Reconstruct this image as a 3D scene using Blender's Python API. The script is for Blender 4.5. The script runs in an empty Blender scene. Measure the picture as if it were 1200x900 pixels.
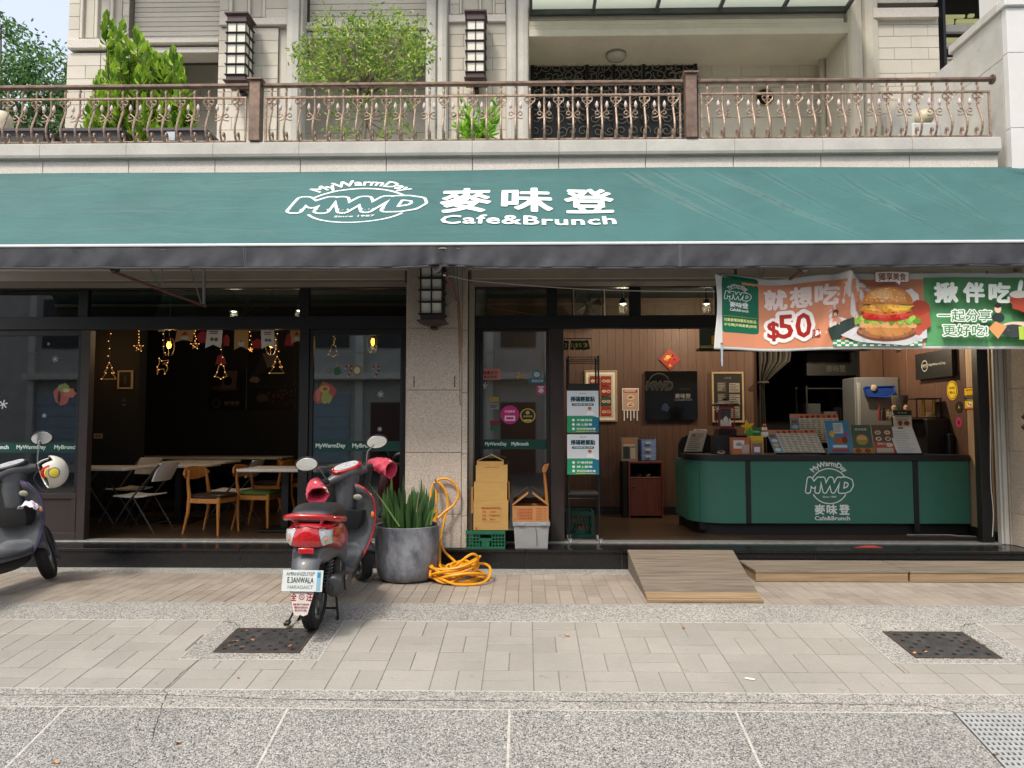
import bpy, bmesh, math, random
from mathutils import Vector, Matrix, Euler
random.seed(7)
SC = bpy.context.scene
COL = SC.collection
R = math.radians
PI = math.pi
# ------------------------------------------------------------------ camera, sky, sun, exposure
CAM = Vector((0, 0, 1.46))
FPX = 850.0                      # focal length in pixels of a 1200 px wide picture
cam_d = bpy.data.cameras.new('camera')
cam = bpy.data.objects.new('camera', cam_d); COL.objects.link(cam)
cam.location = CAM
cam.rotation_euler = (R(90 + 3.3), 0, R(1.08))
cam_d.sensor_width = 36; cam_d.lens = 36 * FPX / 1200; cam_d.clip_end = 2000; cam_d.clip_start = .05
SC.camera = cam
CM = cam.rotation_euler.to_matrix()
SUN_EL, SUN_AZ = 54, -28         # degrees; azimuth measured at the camera's back, minus = from the left
world = bpy.data.worlds.new('World'); SC.world = world; world.use_nodes = True
nt = world.node_tree; bg = nt.nodes['Background']
sky = nt.nodes.new('ShaderNodeTexSky'); sky.sky_type = 'NISHITA'; sky.sun_disc = False
sky.sun_elevation = R(SUN_EL)
sun_dir = Vector((math.sin(R(SUN_AZ)) * math.cos(R(SUN_EL)), -math.cos(R(SUN_AZ)) * math.cos(R(SUN_EL)), math.sin(R(SUN_EL))))
sky.sun_rotation = math.atan2(sun_dir.x, sun_dir.y)
sky.air_density = 1.0; sky.dust_density = 6.0; sky.ozone_density = 1.0
vm = nt.nodes.new('ShaderNodeMix'); vm.data_type = 'RGBA'; vm.inputs['Factor'].default_value = .45   # thin even veil of high cloud
vm.inputs['B'].default_value = (6.0, 6.35, 6.95, 1); nt.links.new(sky.outputs[0], vm.inputs['A']); nt.links.new(vm.outputs['Result'], bg.inputs[0]); bg.inputs[1].default_value = 0.13
sun_l = bpy.data.lights.new('sun', 'SUN'); sun_l.energy = 1.5; sun_l.angle = R(8); sun_l.color = (1, .94, .86)
sun = bpy.data.objects.new('sun', sun_l); COL.objects.link(sun)
sun.rotation_euler = sun_dir.to_track_quat('Z', 'Y').to_euler()
SC.view_settings.view_transform = 'Standard'; SC.view_settings.look = 'None'
SC.view_settings.exposure = 0.82; SC.view_settings.gamma = 1
SC.view_settings.use_curve_mapping = False
SC.cycles.max_bounces = 8; SC.cycles.diffuse_bounces = 4; SC.cycles.glossy_bounces = 4
SC.cycles.transparent_max_bounces = 12; SC.cycles.sample_clamp_indirect = 6
def ray(px, py):
 return CM @ Vector(((px - 600) / FPX, -(py - 450) / FPX, -1))
def P(px, py, Y):
 """point of the plane Y = const that stands at pixel (px, py) of the photograph -> (X, Z)"""
 d = ray(px, py); t = Y / d.y
 return (CAM.x + d.x * t, CAM.z + d.z * t)
def PX(px, Y, py=500): return P(px, py, Y)[0]
def PZ(py, Y, px=600): return P(px, py, Y)[1]
def P3(px, py, Y):
 a = P(px, py, Y); return Vector((a[0], Y, a[1]))
# ------------------------------------------------------------------ materials
def srgb(h):
 if isinstance(h, str):
  h = h.lstrip('#'); c = [int(h[i:i + 2], 16) / 255 for i in (0, 2, 4)]
  return tuple(((v + .055) / 1.055) ** 2.4 if v > .04045 else v / 12.92 for v in c)
 return tuple(h)
MATS = {}
def mat(name, col, rough=.6, var=.08, scale=6, bump=0, bscale=40, metal=0, spec=.5, col2=None, detail=6, emis=None, estr=0, coat=0, alpha=None, stretch=None, trans=0):
 if name in MATS: return MATS[name]
 m = bpy.data.materials.new(name); m.use_nodes = True; N = m.node_tree.nodes; L = m.node_tree.links
 b = N['Principled BSDF']; c = srgb(col)
 b.inputs['Roughness'].default_value = rough; b.inputs['Metallic'].default_value = metal
 b.inputs['Specular IOR Level'].default_value = spec
 b.inputs['Coat Weight'].default_value = coat; b.inputs['Coat Roughness'].default_value = .08
 tc = N.new('ShaderNodeTexCoord'); mp = N.new('ShaderNodeMapping'); L.new(tc.outputs['Object'], mp.inputs[0])
 if stretch: mp.inputs['Scale'].default_value = stretch
 if var > 0 or col2:
  n = N.new('ShaderNodeTexNoise'); n.inputs['Scale'].default_value = scale; n.inputs['Detail'].default_value = detail
  n.inputs['Roughness'].default_value = .65
  L.new(mp.outputs[0], n.inputs['Vector'])
  r = N.new('ShaderNodeValToRGB'); L.new(n.outputs[0], r.inputs[0])
  r.color_ramp.elements[0].position = .33; r.color_ramp.elements[1].position = .67
  c2 = srgb(col2) if col2 else tuple(min(1, v * (1 + var)) for v in c)
  c1 = c if col2 else tuple(v * (1 - var) for v in c)
  r.color_ramp.elements[0].color = (*c1, 1); r.color_ramp.elements[1].color = (*c2, 1)
  L.new(r.outputs[0], b.inputs['Base Color'])
  rr = N.new('ShaderNodeMapRange'); L.new(n.outputs[0], rr.inputs[0])
  rr.inputs[3].default_value = max(.02, rough - .07); rr.inputs[4].default_value = min(1, rough + .07)
  L.new(rr.outputs[0], b.inputs['Roughness'])
 else: b.inputs['Base Color'].default_value = (*c, 1)
 if bump > 0:
  n2 = N.new('ShaderNodeTexNoise'); n2.inputs['Scale'].default_value = bscale; n2.inputs['Detail'].default_value = 4
  L.new(mp.outputs[0], n2.inputs['Vector'])
  bp = N.new('ShaderNodeBump'); bp.inputs['Strength'].default_value = bump; bp.inputs['Distance'].default_value = .01
  L.new(n2.outputs[0], bp.inputs['Height']); L.new(bp.outputs[0], b.inputs['Normal'])
 if emis:
  b.inputs['Emission Color'].default_value = (*srgb(emis), 1); b.inputs['Emission Strength'].default_value = estr
 if alpha is not None: b.inputs['Alpha'].default_value = alpha
 if trans: b.inputs['Transmission Weight'].default_value = trans
 MATS[name] = m; return m
def speckle(name, cols, scale, bump=.3, rough=.7, stain=.15, crack=None, big=1.2):
 """washed pebble / granite: voronoi cells of several colours, plus faint large stains"""
 if name in MATS: return MATS[name]
 m = bpy.data.materials.new(name); m.use_nodes = True; N = m.node_tree.nodes; L = m.node_tree.links
 b = N['Principled BSDF']; b.inputs['Roughness'].default_value = rough
 tc = N.new('ShaderNodeTexCoord')
 v = N.new('ShaderNodeTexVoronoi'); v.inputs['Scale'].default_value = scale; L.new(tc.outputs['Object'], v.inputs[0])
 sx = N.new('ShaderNodeSeparateColor'); L.new(v.outputs['Color'], sx.inputs[0])
 r = N.new('ShaderNodeValToRGB'); r.color_ramp.interpolation = 'CONSTANT'; L.new(sx.outputs[0], r.inputs[0])
 els = r.color_ramp.elements
 for i, (p, c) in enumerate(cols):
  e = els[i] if i < 2 else els.new(p)
  e.position = p; e.color = (*srgb(c), 1)
 n = N.new('ShaderNodeTexNoise'); n.inputs['Scale'].default_value = big; n.inputs['Detail'].default_value = 8; n.inputs['Roughness'].default_value = .7
 L.new(tc.outputs['Object'], n.inputs['Vector'])
 mr = N.new('ShaderNodeMapRange'); mr.inputs[1].default_value = .3; mr.inputs[2].default_value = .7
 mr.inputs[3].default_value = 1 - stain; mr.inputs[4].default_value = 1 + stain; L.new(n.outputs[0], mr.inputs[0])
 mx = N.new('ShaderNodeVectorMath'); mx.operation = 'SCALE'; L.new(r.outputs[0], mx.inputs[0]); L.new(mr.outputs[0], mx.inputs['Scale'])
 L.new(mx.outputs[0], b.inputs['Base Color'])
 bp = N.new('ShaderNodeBump'); bp.inputs['Strength'].default_value = bump; bp.inputs['Distance'].default_value = .004; bp.invert = True
 L.new(v.outputs['Distance'], bp.inputs['Height']); L.new(bp.outputs[0], b.inputs['Normal'])
 MATS[name] = m; return m
def mat_worn(name, col, rough=.75, stain=.3, fine=.12, spots=.5, gscale=1.1):
 """matt surface with grain, broad stains and small dark spots laid out in place (not per piece)"""
 if name in MATS: return MATS[name]
 m = bpy.data.materials.new(name); m.use_nodes = True; N = m.node_tree.nodes; L = m.node_tree.links
 b = N['Principled BSDF']; b.inputs['Roughness'].default_value = rough
 g = N.new('ShaderNodeNewGeometry'); out = None
 def noise(sc, det, lo, hi, a, c, dist=0):
  n = N.new('ShaderNodeTexNoise'); n.inputs['Scale'].default_value = sc; n.inputs['Detail'].default_value = det; n.inputs['Roughness'].default_value = .68; n.inputs['Distortion'].default_value = dist
  L.new(g.outputs['Position'], n.inputs['Vector']); r = N.new('ShaderNodeMapRange'); r.inputs[1].default_value = lo; r.inputs[2].default_value = hi; r.inputs[3].default_value = a; r.inputs[4].default_value = c
  L.new(n.outputs[0], r.inputs[0]); return r.outputs[0], n.outputs[0]
 a1, _ = noise(gscale, 7, .32, .68, 1 - stain, 1 + stain * .6, .4); a2, raw = noise(75, 4, .3, .7, 1 - fine, 1 + fine); a3, _ = noise(9, 3, .66, .74, 1, 1 - spots)
 def mul(x, y):
  q = N.new('ShaderNodeMath'); q.operation = 'MULTIPLY'; L.new(x, q.inputs[0]); L.new(y, q.inputs[1]); return q.outputs[0]
 v = N.new('ShaderNodeVectorMath'); v.operation = 'SCALE'; v.inputs[0].default_value = srgb(col); L.new(mul(mul(a1, a2), a3), v.inputs['Scale']); L.new(v.outputs[0], b.inputs['Base Color'])
 bp = N.new('ShaderNodeBump'); bp.inputs['Strength'].default_value = .3; bp.inputs['Distance'].default_value = .003; L.new(raw, bp.inputs['Height']); L.new(bp.outputs[0], b.inputs['Normal'])
 MATS[name] = m; return m
def mat_wood(name, c1, c2, scale=1.0, vertical=True, rough=.5, axis=None):
 if name in MATS: return MATS[name]
 m = bpy.data.materials.new(name); m.use_nodes = True; N = m.node_tree.nodes; L = m.node_tree.links
 b = N['Principled BSDF']; b.inputs['Roughness'].default_value = rough
 tc = N.new('ShaderNodeTexCoord'); mp = N.new('ShaderNodeMapping'); L.new(tc.outputs['Object'], mp.inputs[0])
 s = axis or ((22, 22, 1.2) if vertical else (1.2, 22, 22)); mp.inputs['Scale'].default_value = tuple(v * scale for v in s)
 n = N.new('ShaderNodeTexNoise'); n.inputs['Scale'].default_value = 1.6; n.inputs['Detail'].default_value = 8; n.inputs['Distortion'].default_value = .6
 L.new(mp.outputs[0], n.inputs['Vector'])
 r = N.new('ShaderNodeValToRGB'); L.new(n.outputs[0], r.inputs[0])
 r.color_ramp.elements[0].position = .3; r.color_ramp.elements[1].position = .7
 r.color_ramp.elements[0].color = (*srgb(c1), 1); r.color_ramp.elements[1].color = (*srgb(c2), 1)
 L.new(r.outputs[0], b.inputs['Base Color'])
 bp = N.new('ShaderNodeBump'); bp.inputs['Strength'].default_value = .25; bp.inputs['Distance'].default_value = .004
 L.new(n.outputs[0], bp.inputs['Height']); L.new(bp.outputs[0], b.inputs['Normal'])
 MATS[name] = m; return m
def mat_glass(name, tint=(1, 1, 1), dark=.0, rough=.02, refl=1.0, ior=1.5):
 """thin pane: mostly transparent, fresnel reflection"""
 if name in MATS: return MATS[name]
 m = bpy.data.materials.new(name); m.use_nodes = True; N = m.node_tree.nodes; L = m.node_tree.links
 N.remove(N['Principled BSDF']); out = N['Material Output']
 t = N.new('ShaderNodeBsdfTransparent'); t.inputs[0].default_value = (*[v * (1 - dark) for v in tint], 1)
 g = N.new('ShaderNodeBsdfGlossy'); g.inputs['Roughness'].default_value = rough; g.inputs[0].default_value = (refl, refl, refl, 1)
 f = N.new('ShaderNodeFresnel'); f.inputs[0].default_value = ior
 mx = N.new('ShaderNodeMixShader'); L.new(f.outputs[0], mx.inputs[0]); L.new(t.outputs[0], mx.inputs[1]); L.new(g.outputs[0], mx.inputs[2])
 L.new(mx.outputs[0], out.inputs[0]); MATS[name] = m; return m
def mat_vcol(name='printed_ink', rough=.5, spec=.3, coat=0):
 if name in MATS: return MATS[name]
 m = bpy.data.materials.new(name); m.use_nodes = True; N = m.node_tree.nodes; L = m.node_tree.links
 b = N['Principled BSDF']; b.inputs['Roughness'].default_value = rough; b.inputs['Specular IOR Level'].default_value = spec
 b.inputs['Coat Weight'].default_value = coat
 a = N.new('ShaderNodeAttribute'); a.attribute_name = 'Col'; L.new(a.outputs['Color'], b.inputs['Base Color'])
 MATS[name] = m; return m
# ------------------------------------------------------------------ objects
def set_props(o, label=None, cat=None, group=None, kind=None):
 if label: o['label'] = label
 if cat: o['category'] = cat
 if group: o['group'] = group
 if kind: o['kind'] = kind
 return o
def empty(name, loc, label=None, cat=None, group=None, kind=None, rz=0):
 o = bpy.data.objects.new(name, None); COL.objects.link(o); o.location = loc; o.rotation_euler.z = rz
 o.empty_display_size = .1
 return set_props(o, label, cat, group, kind)
def origin_of(o):
 v = Vector((0, 0, 0))
 while o: v = v + o.location; o = o.parent
 return v
def link(name, me, parent=None, loc=(0, 0, 0), rot=None):
 o = bpy.data.objects.new(name, me); COL.objects.link(o); o.parent = parent; o.location = loc
 if rot: o.rotation_euler = rot
 return o
class MB:
 def __init__(s): s.v = []; s.f = []; s.mi = []; s.m = 0; s.M = None
 def add(s, vs, fs):
  k = len(s.v)
  if s.M is not None: vs = [s.M @ Vector(v) for v in vs]
  s.v += [tuple(v) for v in vs]; s.f += [tuple(k + i for i in f) for f in fs]; s.mi += [s.m] * len(fs)
  return s
 def box(s, x0, x1, y0, y1, z0, z1):
  if x0 > x1: x0, x1 = x1, x0
  if y0 > y1: y0, y1 = y1, y0
  if z0 > z1: z0, z1 = z1, z0
  return s.add([(x0, y0, z0), (x1, y0, z0), (x1, y1, z0), (x0, y1, z0), (x0, y0, z1), (x1, y0, z1), (x1, y1, z1), (x0, y1, z1)],
     [(0, 3, 2, 1), (4, 5, 6, 7), (0, 1, 5, 4), (1, 2, 6, 5), (2, 3, 7, 6), (3, 0, 4, 7)])
 def cbox(s, x0, x1, y0, y1, z0, z1, c=.004):
  """box with chamfered edges"""
  if x0 > x1: x0, x1 = x1, x0
  if y0 > y1: y0, y1 = y1, y0
  if z0 > z1: z0, z1 = z1, z0
  c = min(c, (x1 - x0) / 3, (y1 - y0) / 3, (z1 - z0) / 3)
  vs = []
  for xi, (X, sx) in enumerate(((x0, 1), (x1, -1))):
   for yi, (Yv, sy) in enumerate(((y0, 1), (y1, -1))):
    for zi, (Z, sz) in enumerate(((z0, 1), (z1, -1))):
     vs += [(X, Yv + sy * c, Z + sz * c), (X + sx * c, Yv, Z + sz * c), (X + sx * c, Yv + sy * c, Z)]
  I = lambda x, y, z, k: (x * 4 + y * 2 + z) * 3 + k
  fs = []
  for a in (0, 1):
   q = [I(a, 0, 0, 0), I(a, 1, 0, 0), I(a, 1, 1, 0), I(a, 0, 1, 0)]; fs.append(q if a else q[::-1])
   q = [I(0, a, 0, 1), I(1, a, 0, 1), I(1, a, 1, 1), I(0, a, 1, 1)]; fs.append(q[::-1] if a else q)
   q = [I(0, 0, a, 2), I(1, 0, a, 2), I(1, 1, a, 2), I(0, 1, a, 2)]; fs.append(q if a else q[::-1])
  for a in (0, 1):
   for b in (0, 1):
    fs.append([I(a, b, 0, 0), I(a, b, 1, 0), I(a, b, 1, 1), I(a, b, 0, 1)])
    fs.append([I(a, 0, b, 0), I(a, 1, b, 0), I(a, 1, b, 2), I(a, 0, b, 2)])
    fs.append([I(0, a, b, 1), I(1, a, b, 1), I(1, a, b, 2), I(0, a, b, 2)])
    for d in (0, 1): fs.append([I(a, b, d, 0), I(a, b, d, 1), I(a, b, d, 2)])
  return s.add(vs, fs)
 def tube(s, pts, r, n=8, cap=True, closed=False):
  pts = [Vector(p) for p in pts]; m = len(pts); rr = r if isinstance(r, (list, tuple)) else [r] * m
  up = None; vs = []
  for i, p in enumerate(pts):
   a = pts[(i - 1) % m] if (i > 0 or closed) else p; b = pts[(i + 1) % m] if (i < m - 1 or closed) else p
   t = (b - a)
   if t.length < 1e-9: t = Vector((0, 0, 1))
   t.normalize()
   if up is None: up = t.orthogonal().normalized()
   up = up - t * up.dot(t)
   if up.length < 1e-6: up = t.orthogonal()
   up.normalize(); w = t.cross(up)
   for k in range(n):
    an = 2 * PI * k / n; vs.append(p + (up * math.cos(an) + w * math.sin(an)) * rr[i])
  fs = []
  for i in range(m if closed else m - 1):
   j = (i + 1) % m
   for k in range(n): fs.append((i * n + k, i * n + (k + 1) % n, j * n + (k + 1) % n, j * n + k))
  if cap and not closed: fs += [tuple(range(n))[::-1], tuple((m - 1) * n + k for k in range(n))]
  return s.add(vs, fs)
 def lathe(s, prof, c=(0, 0, 0), n=24, axis='z', cap=True, squash=1):
  vs = []; c = Vector(c)
  for (r, h) in prof:
   for k in range(n):
    a = 2 * PI * k / n; u, w = r * math.cos(a), r * math.sin(a) * squash
    vs.append(c + Vector({'z': (u, w, h), 'y': (w, h, u), 'x': (h, u, w)}[axis]))
  fs = []
  for i in range(len(prof) - 1):
   for k in range(n): fs.append((i * n + k, i * n + (k + 1) % n, (i + 1) * n + (k + 1) % n, (i + 1) * n + k))
  if cap: fs += [tuple(range(n))[::-1], tuple((len(prof) - 1) * n + k for k in range(n))]
  return s.add(vs, fs)
 def prism(s, poly, d0, d1, plane='xz'):
  """poly of 2D points extruded along the third axis from d0 to d1"""
  n = len(poly)
  f = {'xz': lambda u, w, d: (u, d, w), 'xy': lambda u, w, d: (u, w, d), 'yz': lambda u, w, d: (d, u, w)}[plane]
  vs = [f(u, w, d0) for u, w in poly] + [f(u, w, d1) for u, w in poly]
  fs = [tuple(range(n)), tuple(range(2 * n - 1, n - 1, -1))] + [(i, n + i, n + (i + 1) % n, (i + 1) % n) for i in range(n)]
  return s.add(vs, fs)
 def grid(s, fn, nu, nv, thick=0):
  vs = [fn(i / nu, j / nv) for j in range(nv + 1) for i in range(nu + 1)]
  fs = [(j * (nu + 1) + i, j * (nu + 1) + i + 1, (j + 1) * (nu + 1) + i + 1, (j + 1) * (nu + 1) + i) for j in range(nv) for i in range(nu)]
  return s.add(vs, fs)
 def loft(s, rings, cap=True, closed=True):
  n = len(rings[0]); vs = [v for r in rings for v in r]; fs = []
  for i in range(len(rings) - 1):
   for k in range(n if closed else n - 1):
    fs.append((i * n + k, i * n + (k + 1) % n, (i + 1) * n + (k + 1) % n, (i + 1) * n + k))
  if cap: fs += [tuple(range(n))[::-1], tuple((len(rings) - 1) * n + k for k in range(n))]
  return s.add(vs, fs)
 def ball(s, c, r, n=10, sc=(1, 1, 1)):
  prof = []
  c = Vector(c); m = max(4, n // 2 + 1)
  rings = []
  for i in range(1, m):
   a = PI * i / m
   rings.append([c + Vector((math.sin(a) * math.cos(2 * PI * k / n) * r * sc[0], math.sin(a) * math.sin(2 * PI * k / n) * r * sc[1], -math.cos(a) * r * sc[2])) for k in range(n)])
  return s.loft(rings)
 def build(s, name, m, parent=None, local=False, smooth=False, label=None, cat=None, group=None, kind=None, subsurf=0, solid=0, bevel=0, fix=True, doubles=False):
  me = bpy.data.meshes.new(name)
  if parent is not None and not local:
   o0 = origin_of(parent)
  elif parent is None and not local:
   xs = [v[0] for v in s.v]; ys = [v[1] for v in s.v]; zs = [v[2] for v in s.v]
   o0 = Vector(((min(xs) + max(xs)) / 2, (min(ys) + max(ys)) / 2, min(zs)))
  else: o0 = Vector((0, 0, 0))
  me.from_pydata([(v[0] - o0.x, v[1] - o0.y, v[2] - o0.z) for v in s.v], [], s.f)
  for x in (m if isinstance(m, (list, tuple)) else [m]): me.materials.append(x)
  if any(s.mi): me.polygons.foreach_set('material_index', s.mi)
  if fix or doubles:
   bm = bmesh.new(); bm.from_mesh(me)
   if doubles: bmesh.ops.remove_doubles(bm, verts=bm.verts, dist=1e-5)
   bmesh.ops.recalc_face_normals(bm, faces=bm.faces); bm.to_mesh(me); bm.free()
  if smooth:
   me.polygons.foreach_set('use_smooth', [True] * len(me.polygons))
  o = bpy.data.objects.new(name, me); COL.objects.link(o)
  if parent is not None: o.parent = parent
  elif not local: o.location = o0
  if solid: q = o.modifiers.new('thick', 'SOLIDIFY'); q.thickness = solid; q.offset = 0
  if bevel:
   q = o.modifiers.new('edge', 'BEVEL'); q.width = bevel; q.segments = 2; q.limit_method = 'ANGLE'; q.angle_limit = R(35)
  if subsurf: q = o.modifiers.new('sub', 'SUBSURF'); q.levels = subsurf; q.render_levels = subsurf
  if smooth and not subsurf:
   for p in me.edges: pass
   me.set_sharp_from_angle(angle=R(38)) if hasattr(me, 'set_sharp_from_angle') else None
  return set_props(o, label, cat, group, kind)
def kids(o): return [c for c in COL.objects if c.parent == o]
def copy_tree(o, parent=None, children=None):
 if children is None:
  children = {}
  for c in COL.objects:
   if c.parent: children.setdefault(c.parent.name, []).append(c)
 c = o.copy(); COL.objects.link(c); c.parent = parent
 for ch in children.get(o.name, []): copy_tree(ch, c, children)
 return c
# ------------------------------------------------------------------ flat print: shapes and lettering as thin coloured layers
def text_mesh(body, size=1, bold=0, shear=0, align='CENTER', spacing=1.0, res=3):
 c = bpy.data.curves.new('txt', 'FONT'); c.body = body; c.size = size; c.offset = bold; c.shear = shear
 c.align_x = align; c.align_y = 'CENTER'; c.space_character = spacing; c.resolution_u = res
 o = bpy.data.objects.new('txt', c); COL.objects.link(o)
 dg = bpy.context.evaluated_depsgraph_get()
 me = bpy.data.meshes.new_from_object(o.evaluated_get(dg))
 vs = [(v.co.x, v.co.y) for v in me.vertices]; fs = [tuple(p.vertices) for p in me.polygons]
 bpy.data.objects.remove(o); bpy.data.curves.remove(c); bpy.data.meshes.remove(me)
 return vs, fs
TEXT_CACHE = {}
class Print:
 """u, v in metres on the sheet; each add goes one layer further out"""
 def __init__(s, gap=.0004): s.v = []; s.f = []; s.c = []; s.k = 0; s.gap = gap; s.T = None
 def _add(s, vs, fs, col, layer=None):
  k = len(s.v); s.k += 1; c = srgb(col)
  if s.T: vs = [s.T(u, w) for u, w in vs]
  s.v += [(u, w, (layer or s.k) * s.gap) for u, w in vs]; s.f += [tuple(k + i for i in f) for f in fs]; s.c += [c] * len(fs)
 def rect(s, u0, v0, u1, v1, col, r=0):
  if r <= 0: s._add([(u0, v0), (u1, v0), (u1, v1), (u0, v1)], [(0, 1, 2, 3)], col)
  else:
   pts = []
   for cx, cy, a0 in ((u1 - r, v1 - r, 0), (u0 + r, v1 - r, 90), (u0 + r, v0 + r, 180), (u1 - r, v0 + r, 270)):
    for q in range(5): a = R(a0 + q * 22.5); pts.append((cx + r * math.cos(a), cy + r * math.sin(a)))
   s._add(pts, [tuple(range(len(pts)))], col)
 def ell(s, cu, cv, ru, rv, col, n=20, rot=0):
  cr, sr = math.cos(rot), math.sin(rot); pts = []
  for k in range(n):
   a = 2 * PI * k / n; x, y = ru * math.cos(a), rv * math.sin(a); pts.append((cu + x * cr - y * sr, cv + x * sr + y * cr))
  s._add(pts, [tuple(range(n))], col)
 def poly(s, pts, col): s._add(pts, [tuple(range(len(pts)))], col)
 def blob(s, cu, cv, ru, rv, col, n=14, j=.25, seed=0):
  q = random.Random(seed); s.poly([(cu + ru * math.cos(2 * PI * k / n) * (1 + q.uniform(-j, j)), cv + rv * math.sin(2 * PI * k / n) * (1 + q.uniform(-j, j))) for k in range(n)], col)
 def arc(s, cu, cv, r, a0, a1, w, col, n=24, sq=1):
  vs = []; fs = []
  for k in range(n + 1):
   a = R(a0 + (a1 - a0) * k / n)
   for q in (-.5, .5): vs.append((cu + (r + q * w) * math.cos(a), cv + (r * sq + q * w) * math.sin(a)))
  fs = [(2 * k, 2 * k + 1, 2 * k + 3, 2 * k + 2) for k in range(n)]
  s._add(vs, fs, col)
 def line(s, pts, w, col):
  vs = []; n = len(pts)
  for i, (u, v) in enumerate(pts):
   a = pts[max(0, i - 1)]; b = pts[min(n - 1, i + 1)]; dx, dy = b[0] - a[0], b[1] - a[1]; l = math.hypot(dx, dy) or 1
   vs += [(u - dy / l * w / 2, v + dx / l * w / 2), (u + dy / l * w / 2, v - dx / l * w / 2)]
  s._add(vs, [(2 * k, 2 * k + 1, 2 * k + 3, 2 * k + 2) for k in range(n - 1)], col)
 def text(s, body, cu, cv, w, h, col, bold=0, shear=0, spacing=1.0, arc=None, res=2, sameh=False):
  """lettering fitted to a box w x h centred at cu, cv; bold is in em; arc=(radius) bends it upwards"""
  key = (body, shear, spacing, res)
  if key not in TEXT_CACHE: TEXT_CACHE[key] = text_mesh(body, 1, 0, shear, 'CENTER', spacing, res)
  vs, fs = TEXT_CACHE[key]
  if not vs: return
  ux = [v[0] for v in vs]; uy = [v[1] for v in vs]
  x0, x1, y0, y1 = min(ux), max(ux), min(uy), max(uy)
  sx = w / (x1 - x0) if w else None; sy = h / (y1 - y0) if h else None
  sx = sx or sy; sy = sy or sx
  fb = bold if bold < .06 else 0
  sx *= (x1 - x0) / (x1 - x0 + 2 * fb); sy *= (y1 - y0) / (y1 - y0 + 2 * fb)
  base = [((x - (x0 + x1) / 2) * sx, (y - (y0 + y1) / 2) * sy) for x, y in vs]
  ns = 1 if bold <= 0 else (6 if bold < .025 else (10 if bold < .08 else 16))
  s.k += 1; kk = s.k
  for q in range(ns):
   a = 2 * PI * q / ns; ox, oy = (bold * math.cos(a) * min(sx, sy * 1.3), bold * math.sin(a) * sy) if bold > 0 else (0, 0)
   s._text(base, fs, ox, oy, arc, cu, cv, col, kk + .5 * q / ns)
  if ns > 9: s._text(base, fs, 0, 0, arc, cu, cv, col, kk + .55)
 def _text(s, base, fs, ox, oy, arc, cu, cv, col, layer):
  vs = [(x + ox, y + oy) for x, y in base]
  if arc:
   vs = [((arc + y) * math.sin(x / arc), (arc + y) * math.cos(x / arc) - arc) for x, y in vs]
  s._add([(cu + x, cv + y) for x, y in vs], fs, col, layer)
  s.k -= 1
 def build(s, name, parent, fn, origin=None, cut=None, m=None, label=None, local=False):
  """fn(u, v, d) -> world point d metres off the sheet; cut=(du, dv) slices faces so that they follow a curved sheet"""
  bm = bmesh.new(); lay = bm.loops.layers.float_color.new('Col')
  vs = [bm.verts.new(v) for v in s.v]
  for f, c in zip(s.f, s.c):
   try: fc = bm.faces.new([vs[i] for i in f])
   except ValueError: continue
   for l in fc.loops: l[lay] = (*c, 1)
  if cut:
   for ax, st in ((0, cut[0]), (1, cut[1])):
    if not st: continue
    lo = min(v[ax] for v in s.v); hi = max(v[ax] for v in s.v); q = math.floor(lo / st) * st + st
    while q < hi:
     no = [0, 0, 0]; no[ax] = 1; co = [0, 0, 0]; co[ax] = q
     bmesh.ops.bisect_plane(bm, geom=bm.verts[:] + bm.edges[:] + bm.faces[:], plane_co=co, plane_no=no); q += st
  big = [f for f in bm.faces if len(f.verts) > 4]
  if big: bmesh.ops.triangulate(bm, faces=big)
  o0 = Vector((0, 0, 0)) if local else (origin_of(parent) if parent else (origin or Vector((0, 0, 0))))
  for v in bm.verts: v.co = Vector(fn(v.co.x, v.co.y, v.co.z)) - o0
  me = bpy.data.meshes.new(name); bm.to_mesh(me); bm.free(); me.materials.append(m or mat_vcol())
  o = bpy.data.objects.new(name, me); COL.objects.link(o); o.parent = parent
  if not parent: o.location = o0
  if label: o['label'] = label
  return o
def flat(x0, y, z0, nx=(1, 0, 0), nz=(0, 0, 1), out=(0, -1, 0)):
 a, b, c, o = Vector(nx).normalized(), Vector(nz).normalized(), Vector(out).normalized(), Vector((x0, y, z0))
 return lambda u, v, d: o + a * u + b * v + c * (d + .0006)
# ================================================================== ground
def zg(Y):
 if Y >= 6.0: return 0
 if Y >= 4.29: return -(6 - Y) * .105
 if Y >= 3.35: return -.17955 - (4.29 - Y) * .2456
 return -.41
def G(px, py):
 d = ray(px, py); t = .5
 while t < 40:
  p = CAM + d * t
  if p.z <= zg(p.y): return p
  t += .004
 return p
pebble = speckle('washed_pebble_grey', [(0, '#474746'), (.12, '#6a6a67'), (.34, '#82817c'), (.6, '#97958e'), (.85, '#aca9a1')], 150, bump=.5, stain=.14)
pebble2 = speckle('washed_pebble_pale', [(0, '#504f4c'), (.12, '#7d7b76'), (.36, '#94918a'), (.68, '#a7a49b'), (.88, '#b8b4ab')], 140, bump=.4, stain=.14)
m_road = speckle('asphalt', [(0, '#2b2b2b'), (.3, '#3a3a3a'), (.7, '#4a4a4a')], 90, stain=.1)
m_mort = mat('mortar_pale', '#b0ada3', .9, .2, 30)
m_mortd = mat('mortar_dark', '#7d786e', .95, .25, 30)
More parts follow.
